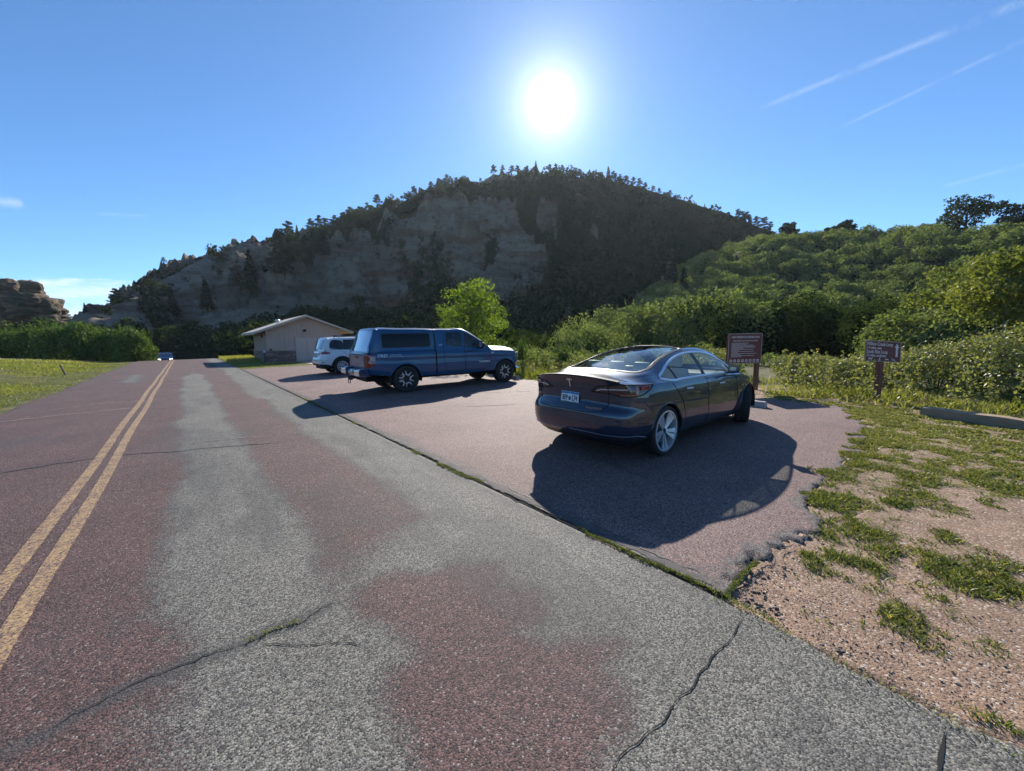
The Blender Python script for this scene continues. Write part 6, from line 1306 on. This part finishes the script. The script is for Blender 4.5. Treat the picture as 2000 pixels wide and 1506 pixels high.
# ------------------------------------------------------------------ hut
def make_hut():
    x0, x1, y0, y1, ze, za = 4.78, 10.25, 34.65, 41.5, 2.48, 3.50; xm = (x0 + x1) / 2
    root = empty('restroom_hut', (0, 0, 0), 0, 'small tan restroom building with low gabled roof, stone base and double doors', 'building')
    m, t, b = newmat('tan_board_siding'); co = N(t, 'ShaderNodeTexCoord').outputs['Object']; n1 = N(t, 'ShaderNodeTexNoise', i_Scale=1.2, i_Detail=7.0); L(t, co, n1.inputs[0])
    mpp = N(t, 'ShaderNodeMapping'); mpp.inputs['Scale'].default_value = (9, 9, .5); L(t, co, mpp.inputs[0]); n2 = N(t, 'ShaderNodeTexNoise', i_Scale=1.0, i_Detail=5.0); L(t, mpp.outputs[0], n2.inputs[0])
    L(t, mixc(t, M_(t, 'MULTIPLY', M_(t, 'ADD', n1.outputs[0], n2.outputs[0]), .5), (.40, .275, .225), (.60, .445, .375)), b.inputs['Base Color']); b.inputs['Roughness'].default_value = .85; SID = m
    wl = MB(); wl.prism([(x0, -.1), (x1, -.1), (x1, ze), (xm, za), (x0, ze)], 'y', y0, y1); wo_ = wl.build('wall', SID, root)
    bt = MB()
    for x in np.arange(x0 + .02, x1, .305):
        top = ze + (za - ze) * (1 - abs(x - xm) / (xm - x0)) - .03
        if 6.66 < x < 8.40: bt.box(x - .03, x + .03, y0 - .035, y0 - .001, 1.92, top)
        else: bt.box(x - .03, x + .03, y0 - .035, y0 - .001, .84, top)
    for y in np.arange(y0 + .3, y1, .305): bt.box(x0 - .022, x0 - .001, y - .022, y + .022, .84, ze)
    bt.build('siding_battens', SID, wo_)
    m, t, b = newmat('stone_base'); co = N(t, 'ShaderNodeTexCoord').outputs['Object']; mpp = N(t, 'ShaderNodeMapping'); mpp.inputs['Scale'].default_value = (1.6, 1.6, 4.5); L(t, co, mpp.inputs[0])
    v = N(t, 'ShaderNodeTexVoronoi', i_Scale=1.4); L(t, mpp.outputs[0], v.inputs['Vector']); v3 = N(t, 'ShaderNodeTexVoronoi', i_Scale=1.4, feature='DISTANCE_TO_EDGE'); L(t, mpp.outputs[0], v3.inputs['Vector'])
    s3 = N(t, 'ShaderNodeSeparateColor'); L(t, v.outputs['Color'], s3.inputs[0]); cc = mixc(t, s3.outputs[0], (.15, .085, .07), (.30, .20, .165)); L(t, mixc(t, sstep(t, v3.outputs['Distance'], .02, .06), (.09, .065, .055), cc), b.inputs['Base Color']); b.inputs['Roughness'].default_value = .9
    bp = N(t, 'ShaderNodeBump', i_Strength=1.0, i_Distance=.06); L(t, v3.outputs['Distance'], bp.inputs['Height']); L(t, bp.outputs[0], b.inputs['Normal'])
    [MB().box(*q).build('stone_base', m, root, bevel=.01) for q in ((x0 - .09, 6.70, y0 - .10, y0 - .003, -.1, .84), (8.36, x1 + .02, y0 - .10, y0 - .003, -.1, .84), (x0 - .09, x0 - .003, y0 - .002, y1, -.1, .84))]
    lg = MB(); lg.box(x0 - .13, 6.70, y0 - .14, y0 - .003, .842, .90); lg.box(8.36, x1 + .02, y0 - .14, y0 - .003, .842, .90); lg.box(x0 - .13, x0 - .003, y0 - .002, y1, .842, .90); lg.build('stone_ledge', pbr('ledge', (.42, .30, .25), .8), root)
    DR = pbr('door_paint', (.52, .40, .35), .6, var=.1, scale=2)
    for k, (a, b_) in enumerate(((6.76, 7.52), (7.54, 8.30))):
        d = MB().box(a, b_, y0 - .05, y0 - .004, .02, 1.84).build('door', DR, root, bevel=.006); MB().box((b_ - .10) if k == 0 else a + .05, (b_ - .05) if k == 0 else a + .10, y0 - .10, y0 - .052, .92, 1.0).build('handle', CHROME, d)
    fr = MB(); fr.box(6.70, 6.757, y0 - .07, y0 - .003, 0, 1.90); fr.box(8.303, 8.36, y0 - .07, y0 - .003, 0, 1.90); fr.box(6.757, 8.303, y0 - .07, y0 - .003, 1.843, 1.90); fr.build('door_frame', SID, root)
    MB().box(7.36, 7.54, y0 - .16, y0 - .003, 2.32, 2.50).build('wall_lamp', DARK, root, bevel=.02); MB().box(x0 - .12, x0 - .003, 36.0, 36.2, 1.9, 2.1).build('wall_lamp', DARK, root, bevel=.02); MB().box(x0 + .12, x0 + .30, y0 - .20, y0 - .142, .90, 1.02).build('meter_box', DARK, root)
    # roof slabs with shingle texture, fascia, vents
    m, t, b = newmat('grey_shingles'); co = N(t, 'ShaderNodeTexCoord').outputs['Object']; br = N(t, 'ShaderNodeTexBrick'); br.inputs['Scale'].default_value = 3.2; br.inputs['Mortar Size'].default_value = .012
    sx = N(t, 'ShaderNodeSeparateXYZ'); L(t, co, sx.inputs[0]); cb_ = N(t, 'ShaderNodeCombineXYZ'); L(t, sx.outputs[1], cb_.inputs[0]); L(t, sx.outputs[0], cb_.inputs[1]); L(t, cb_.outputs[0], br.inputs['Vector'])
    br.inputs['Color1'].default_value = (.42, .37, .34, 1); br.inputs['Color2'].default_value = (.58, .52, .48, 1); br.inputs['Mortar'].default_value = (.12, .10, .09, 1); L(t, br.outputs[0], b.inputs['Base Color']); b.inputs['Roughness'].default_value = .9
    oh, og, th_ = .95, .62, .11; sl_ = (za - ze) / (xm - x0); zr0 = za + .03
    rf = MB()
    for sg in (-1, 1):
        xe = xm + sg * (xm - x0 + oh * .85); zz = zr0 - sl_ * abs(xe - xm)
        rf.add([(xm, y0 - og, zr0), (xe, y0 - og, zz), (xe, y1 + og, zz), (xm, y1 + og, zr0), (xm, y0 - og, zr0 + th_), (xe, y0 - og, zz + th_), (xe, y1 + og, zz + th_), (xm, y1 + og, zr0 + th_)], [(0, 1, 2, 3), (4, 5, 6, 7), (0, 1, 5, 4), (1, 2, 6, 5), (2, 3, 7, 6)])
    ro = rf.build('roof', m, root); FAS = pbr('fascia_paint', (.52, .40, .33), .7, var=.1, scale=3)
    for sg in (-1, 1):
        xe = xm + sg * (xm - x0 + oh * .85); zz = zr0 - sl_ * abs(xe - xm); ya = y0 - og - .03
        MB().add([(xm, ya, zr0 - .06), (xe, ya, zz - .06), (xe, ya, zz + th_ - .01), (xm, ya, zr0 + th_ - .01), (xm, ya + .028, zr0 - .06), (xe, ya + .028, zz - .06), (xe, ya + .028, zz + th_ - .01), (xm, ya + .028, zr0 + th_ - .01)], [(0, 1, 2, 3), (4, 5, 6, 7), (0, 1, 5, 4), (1, 2, 6, 5), (2, 3, 7, 6)]).build('fascia', FAS, ro)
        MB().box(min(xe + sg * .002, xe + sg * .03), max(xe + sg * .002, xe + sg * .03), y0 - og, y1 + og, zz - .07, zz + th_ - .01).build('fascia', FAS, ro)
    for x, y in ((5.95, 36.6), (8.35, 36.9)):
        z = zr0 + th_ - sl_ * abs(x - xm); MB().lathe([(.10, -.1), (.10, .16), (.19, .16), (.20, .22), (.15, .29), (0, .32)], 18, 'z', c=(x, y, z)).build('roof_vent', pbr('galvanised', (.55, .57, .58), .4, metal=.5), ro, smooth=True)
make_hut()
# ------------------------------------------------------------------ signs
POST = pbr('brown_post', (.16, .065, .045), .8, var=.3, scale=14, bump=.4, bscale=40); SB = pbr('brown_sign_face', (.16, .052, .040), .8, var=.12, scale=3); CRM = pbr('cream_sign_ink', (.62, .52, .48), .6); FRM = pbr('sign_edge', (.42, .30, .26), .6)
def frame_ring(w, h, r, wd):
    a, b = rrect(w, h, r), rrect(w - 2 * wd, h - 2 * wd, max(r - wd, .004)); n = len(a); mb = MB()
    vv = [(x, y, .0) for x, y in a] + [(x, y, .0) for x, y in b] + [(x, y, .003) for x, y in a] + [(x, y, .003) for x, y in b]
    ff = []
    for i in range(n): j = (i + 1) % n; ff += [(2 * n + i, 2 * n + j, 3 * n + j, 3 * n + i), (i, j, 2 * n + j, 2 * n + i), (n + i, n + j, 3 * n + j, 3 * n + i)]
    return mb.add(vv, ff)
def rules_sign():
    dep = 10.9; pb = [at(1425, 712, dep), at(1484, 712, dep + .15)]; c = (at(1423, 651, dep) + at(1490, 652, dep + .15) + at(1425, 711, dep) + at(1482, 709, dep + .15)) / 4
    xd = (at(1490, 652, dep + .15) - at(1423, 651, dep)); xd.z = 0; W_ = xd.length - .02; H_ = 59 / F_PX * dep * 1.0; xd.normalize()
    root = empty('notice_board', (c.x, c.y, 0), 0, 'tall brown park regulations board on two posts in front of the grey sedan bonnet', 'sign')
    M4 = frame(Vector((0, 0, c.z)), xd, (0, 0, 1))
    def T(o): o.data.transform(M4); return o
    pn = T(MB().prism(rrect(W_, H_, .03), 'z', -.012, 0).build('sign_panel', SB, root)); T(frame_ring(W_, H_, .03, .018).build('panel_border', FRM, pn))
    for k in (-1, 1): T(MB().box(k * (W_ / 2 - .08) - .05, k * (W_ / 2 - .08) + .05, -c.z - .2, -H_ / 2 + .06 if False else H_ / 2 - .04, -.115, -.014).build('post', POST, root, bevel=.006))
    def tx(s, x, y, size, xs, al='LEFT', bold=0): return text('sign_lettering', s, size, CRM, M4 @ Matrix.Translation((x, y, .001)), pn, ext=.0012, xs=xs, align=al, bold=bold)
    tx('HELP PRESERVE ROXBOROUGH!', 0, H_ * .375, .072, .74 * W_ / .93, 'CENTER', .002); tx('PLEASE OBSERVE THE FOLLOWING REGULATIONS:', 0, H_ * .255, .045, .66 * W_ / .93, 'CENTER', .001)
    r = np.random.default_rng(9); y = H_ * .18; q = MB()
    for w_ in (.50, .42, .64, .70, .70, .34, .66, .22, .66, .20, .74, .28, .66, .30):     # the small print is too small to read: broken strokes only
        x = -W_ * .40; e = x + w_ * W_
        while x < e: l_ = r.uniform(.012, .05); q.box(x, min(x + l_, e), y - .007, y + .007, .0005, .002); x += l_ + .009
        y -= H_ * .0345
    T(q.build('small_print', CRM, pn)); ic = MB(); gl = MB()
    for k in range(8):
        x = -W_ * .40 + k * W_ * .114; ic.prism([(x + a, -H_ * .405 + b) for a, b in rrect(.075, .075, .014)], 'z', .0005, .002)
        if k % 3 == 0: gl.box(x - .02, x + .018, -H_ * .405 - .012, -H_ * .405 + .012, .0022, .0035)
        elif k % 3 == 1: gl.prism([(x - .018, -H_ * .405 - .022), (x + .008, -H_ * .405 - .022), (x + .016, -H_ * .405 + .022), (x, -H_ * .405 + .02)], 'z', .0022, .0035)
        else: gl.prism([(x + .016 * math.cos(a), -H_ * .405 + .018 * math.sin(a)) for a in np.linspace(0, 5.6, 7)], 'z', .0022, .0035)
    io = T(ic.build('pictogram_squares', CRM, pn)); T(gl.build('pictogram_marks', SB, io))
rules_sign()
def trail_sign():
    dep = 8.75; b = G(1712, 783); root = empty('trail_sign', (b[0], b[1], 0), 0, 'brown trail direction sign with white upward arrow on one leaning post', 'sign')
    c = (at(1694, 665, dep) + at(1763, 669, dep + .1) + at(1686, 704, dep) + at(1756, 708, dep + .1)) / 4; base = Vector((b[0], b[1], 0)); c = c - base
    xd = (at(1763, 669, dep + .1) - at(1694, 665, dep)); W_ = xd.length; H_ = 40.5 / F_PX * dep; xd.normalize(); up = (at(1694, 665, dep) - at(1687, 704, dep)).normalized()
    M4 = frame(c, xd, up)
    def T(o): o.data.transform(M4); return o
    pn = T(MB().prism(rrect(W_, H_, .025), 'z', -.012, 0).build('sign_panel', SB, root)); T(frame_ring(W_, H_, .025, .012).build('panel_border', FRM, pn))
    a = Vector((0, 0, -.25)); e = c - Vector(M4.col[2][:3]) * .07 + Vector((0, 0, .12)); px = MB(); r = .05
    fw_ = Vector(M4.col[2][:3]); fw_.z = 0; fw_.normalize(); sd = Vector((-fw_.y, fw_.x, 0)); vv = []
    for k, f in enumerate((0, .5, 1)):
        p = a.lerp(e, f) + sd * (.0 if k != 1 else .012)
        for s1, s2 in ((-1, -1), (1, -1), (1, 1), (-1, 1)): vv.append(p + sd * (s1 * r * (1.05 if k == 2 else .95)) + fw_ * (s2 * r))
    px.add(vv, [(0, 1, 2, 3), (8, 9, 10, 11)] + [(4 * k + i, 4 * k + (i + 1) % 4, 4 * k + 4 + (i + 1) % 4, 4 * k + 4 + i) for k in (0, 1) for i in range(4)]); px.build('post', POST, root, bevel=.006)
    s = W_ / .82
    def tx(t_, y, size, xs): return text('sign_lettering', t_, size, CRM, M4 @ Matrix.Translation((-W_ * .465, y * H_, .001)), pn, ext=.0012, xs=xs * s, align='LEFT', bold=.002)
    tx('Willow Creek Loop', .34, .112, .66); tx('1.4 miles, easy', .155, .080, .74); tx('South Rim Loop', -.035, .112, .66); tx('3.0 miles, moderate', -.215, .080, .70)
    ax = W_ * .385; aw = .055 * s; T(MB().prism([(ax - .024 * s, -H_ * .24), (ax + .024 * s, -H_ * .24), (ax + .024 * s, H_ * .20), (ax + aw, H_ * .20), (ax, H_ * .42), (ax - aw, H_ * .20), (ax - .024 * s, H_ * .20)], 'z', .0005, .002).build('arrow', CRM, pn))
    g = MB(); y = -H_ * .385
    def poly(x0, pts): g.prism([(x0 + a_ * s, y + b_ * s) for a_, b_ in pts], 'z', .0005, .002)
    poly(-W_ * .35, [(-.05, .02), (-.035, .028), (.02, .016), (.045, .035), (.055, .022), (.03, .0), (.032, -.03), (.022, -.03), (.018, -.008), (-.025, -.005), (-.035, -.03), (-.045, -.03), (-.035, .005)])
    poly(-W_ * .10, [(-.03, -.03), (.0, -.03), (.005, -.005), (.02, -.03), (.032, -.03), (.015, .01), (.028, .04), (.01, .04), (-.005, .0)])
    poly(W_ * .11, [(-.05, -.004), (-.03, .012), (.02, .016), (.05, .004), (.04, -.008), (-.04, -.010)])
    poly(W_ * .30, [(-.05, .03), (-.04, .036), (-.01, .0), (.012, .018), (.05, -.03), (.038, -.036), (.01, -.0), (-.01, -.022)])
    T(g.build('pictogram_marks', CRM, pn))
trail_sign()
def road_sign():
    p = at(395, 690, 82); root = empty('road_sign', (p.x, p.y, 0), 0, 'small white square road sign far away at the road bend', 'sign'); h = .45; yw = Vector((-p.x, -p.y, 0)).normalized(); M4 = frame((0, 0, p.z), (0, 0, 1).__class__((-yw.y * -1 * -1, 0, 0)) if False else (-yw.y, yw.x, 0), (0, 0, 1))
    pn = MB().prism(rrect(.9, .9, .08), 'z', -.01, 0).build('sign_panel', pbr('sign_white', (.75, .75, .72), .5), root); pn.data.transform(M4); ps = MB().box(-.04, .04, -3.5, .4, -.09, -.012).build('post', DARK, root); ps.data.transform(M4)
    q = MB().box(-.2, .2, -.06, .06, .001, .004).build('sign_marking', DARK, pn); q.data.transform(M4)
road_sign()
# ------------------------------------------------------------------ kerbs, timber, posts, rocks
CONC = pbr('concrete', (.44, .39, .36), .9, var=.25, scale=6, bump=.4, bscale=60)
def wheel_stop(x, ya, yb, label):
    mb = MB(); prof = [(x - .085, .0), (x - .065, .12), (x - .04, .135), (x + .04, .135), (x + .065, .12), (x + .085, .0)]; mb.prism(prof, 'y', ya, yb)
    o = mb.build('wheel_stop', CONC, None, bevel=.01); tag(o, label, 'wheel stop', 'concrete wheel stops'); return o
wheel_stop(9.55, 2.80, 4.63, 'concrete wheel stop in front of the grey sedan'); wheel_stop(9.72, 8.2, 10.02, 'concrete wheel stop in the empty bay between pickup and sedan'); wheel_stop(9.70, 11.2, 13.0, 'concrete wheel stop under the nose of the blue pickup')
a = Vector((*G(1797, 812), 0)); b_ = Vector((*G(2003, 842), 0)); dr = (b_ - a).normalized(); sd = Vector((-dr.y, dr.x, 0)); e = a + dr * 3.6; wv = .19
if sd.dot(a) < 0: sd = -sd
tb = MB(); n = 14; vv = []
for k in range(n + 1):
    p = a.lerp(e, k / n); j = .008 * math.sin(k * 2.1); vv += [p + Vector((0, 0, -.12)), p + sd * wv + Vector((0, 0, -.12)), p + sd * wv + Vector((0, 0, .17 + j)), p + Vector((0, 0, .165 + j))]
ff = [(0, 1, 2, 3), tuple(4 * n + k for k in (3, 2, 1, 0))] + [(4 * k + i, 4 * k + (i + 1) % 4, 4 * k + 4 + (i + 1) % 4, 4 * k + 4 + i) for k in range(n) for i in range(4)]
o = tb.add(vv, ff).build('timber_edging', pbr('weathered_timber', (.33, .24, .16), .9, var=.35, scale=6, bump=.6, bscale=30), None, bevel=.012); tag(o, 'long weathered timber edging lying in the grass at the right', 'timber edging')
p0 = G(131, 737); pz = zgf(*at(131, 737, 21)[:2]); pa = at(131, 737, 20.5); pb_ = at(117, 713, 20.5); mb = MB().tube([(0, 0, -.35), (0, 0, 0), tuple(pb_ - pa)], [.045, .045, .04], 7); o = mb.build('fence_post', pbr('grey_wood', (.15, .12, .09), .95, var=.3, scale=10), None); o.location = pa; tag(o, 'single leaning wooden post standing in the meadow', 'post')
p1 = Vector((4.45, 33.6, 0)); rt = empty('post_lamp', p1, 0, 'short dark post with pale head beside the left corner of the hut', 'post'); MB().tube([(0, 0, -.1), (0, 0, .78)], .035, 8).build('post', DARK, rt); MB().lathe([(0, .78), (.075, .78), (.085, .86), (.05, .92), (0, .93)], 14, 'z').build('post_head', pbr('pale_cap', (.6, .6, .58), .5), rt, smooth=True)
# sandstone outcrop at the left
m, t, b = newmat('sandstone'); co = N(t, 'ShaderNodeTexCoord').outputs['Object']; mp = N(t, 'ShaderNodeMapping'); mp.inputs['Rotation'].default_value = (0, R_(-25), 0); mp.inputs['Scale'].default_value = (.12, .12, .7); L(t, co, mp.inputs[0])
n1 = N(t, 'ShaderNodeTexNoise', i_Scale=1.0, i_Detail=9.0, i_Roughness=.7); L(t, mp.outputs[0], n1.inputs[0]); n2 = N(t, 'ShaderNodeTexNoise', i_Scale=.35, i_Detail=7.0); L(t, co, n2.inputs[0])
cc = mixc(t, sstep(t, n1.outputs[0], .4, .62), (.042, .030, .019), (.18, .115, .065)); cc = mixc(t, sstep(t, n2.outputs[0], .54, .62), cc, (.035, .045, .018)); L(t, cc, b.inputs['Base Color']); b.inputs['Roughness'].default_value = .95
bp = N(t, 'ShaderNodeBump', i_Strength=.8, i_Distance=.5); L(t, n1.outputs[0], bp.inputs['Height']); L(t, bp.outputs[0], b.inputs['Normal'])
SAND = m
def outcrop():
    dep = 105; LO = [(45, 615, 70, 45), (40, 580, 48, 33), (10, 578, 40, 32), (62, 600, 42, 26), (88, 618, 38, 24), (-20, 600, 70, 50), (105, 632, 30, 18), (60, 568, 20, 20), (20, 615, 60, 40), (80, 596, 22, 15)]; Vs, Fs, n0 = [], [], 0
    for k, (u, v_, ru, rv) in enumerate(LO):
        c = at(u, v_, dep + 6 * math.sin(k * 1.7)); bm = bmesh.new(); bmesh.ops.create_icosphere(bm, subdivisions=5, radius=1); P_ = np.array([v.co[:] for v in bm.verts]); F = np.array([[v.index for v in f.verts] for f in bm.faces]); bm.free()
        sx, sz = ru / F_PX * dep * .80, rv / F_PX * dep * .9; P_ = np.sign(P_) * np.abs(P_) ** .8; W3 = P_ * [sx * .85, sx * .85, sz]; X3 = W3 + np.array(c)
        d_ = (fbm(X3[:, 0] / 3, X3[:, 1] / 3, X3[:, 2] / 2.2 + k, oct=4, seed=900) - .5); st_ = np.abs(((X3[:, 2] + .35 * X3[:, 0]) / 1.7) % 1 - .5); d2 = np.abs(fbm(X3[:, 0] / 2.4, X3[:, 1] / 2.4, X3[:, 2] / 1.6, oct=4, seed=930 + k) - .5); W3 = W3 * (1 + .8 * d_[:, None] - 1.1 * (d2[:, None] - .12) + .10 * (st_[:, None] - .25))
        Vs.append(W3 + np.array(c)); Fs.append(F + n0); n0 += len(P_)
    o = np_mesh('rock_outcrop', np.concatenate(Vs), np.concatenate(Fs), SAND); tag(o, 'jagged brown sandstone outcrop rising beyond the meadow thicket on the left', 'rock')
outcrop()
# low wooded rise seen through the gap
xs_ = np.linspace(-1, 1, 60); Vv = []; 
X, Y, F_ = grid(np.linspace(-1, 1, 70), np.linspace(-1, 1, 20)); c = at(120, 655, 230); ln = Vector((rgt.x, rgt.y, 0)).normalized(); dp = Vector((fwd.x, fwd.y, 0)).normalized()
hh = 15 * np.cos(Y * 1.57) * (.8 + .5 * (fbm(X * 5, Y * 3, oct=4, seed=950) - .5)) * (1 - X ** 4 * .5)
V = np.stack([c.x + ln.x * X * 70 + dp.x * Y * 40, c.y + ln.y * X * 70 + dp.y * Y * 40, hh - 6], 1); tag(np_mesh('low_rise', V, F_, SCR, smooth=True), kind='structure')
r = np.random.default_rng(960); Lv = Leaves()
for k in range(120):
    X_, Y_ = r.uniform(-1, 1), r.uniform(-.9, .2); z = 15 * math.cos(Y_ * 1.57) * (1 - X_ ** 4 * .5) - 6; shrub_leaves(Lv, (c.x + ln.x * X_ * 70 + dp.x * Y_ * 40, c.y + ln.y * X_ * 70 + dp.y * Y_ * 40, z - 1), 3.2, 4, 160, .8, r, base=0)
tag(Lv.build('distant_scrub', OAK), 'distant scrub on the low rise seen through the gap', 'scrub', kind='stuff')
for j, (u, v_, hp, lab) in enumerate(((157, 634, 20, 'thin lone pine in the gap at the left foot of the rocky hill'), (135, 634, 22, 'rounded dark tree in the gap right of the rock outcrop'))):
    p = at(u, v_ - 2, 120); put_pine(3 if j == 0 else 2, (p.x, p.y, p.z - .8), hp / F_PX * 120, j, lab, 'tree', None)

# ------------------------------------------------------------------ the air between here and the hills
hb = MB().box(-760, 960, -120, 1260, -13, 118).build('haze', bpy.data.materials.new('air'), None); tag(hb, kind='stuff')
m = hb.data.materials[0]; m.use_nodes = True; t = m.node_tree; t.nodes.clear(); pv = N(t, 'ShaderNodeVolumePrincipled'); pv.inputs['Density'].default_value = HAZE; pv.inputs['Color'].default_value = (.80, .88, 1, 1); pv.inputs['Anisotropy'].default_value = .45
o = N(t, 'ShaderNodeOutputMaterial'); L(t, pv.outputs[0], o.inputs['Volume']); hb['label'] = 'thin blue air haze between the road and the hills'
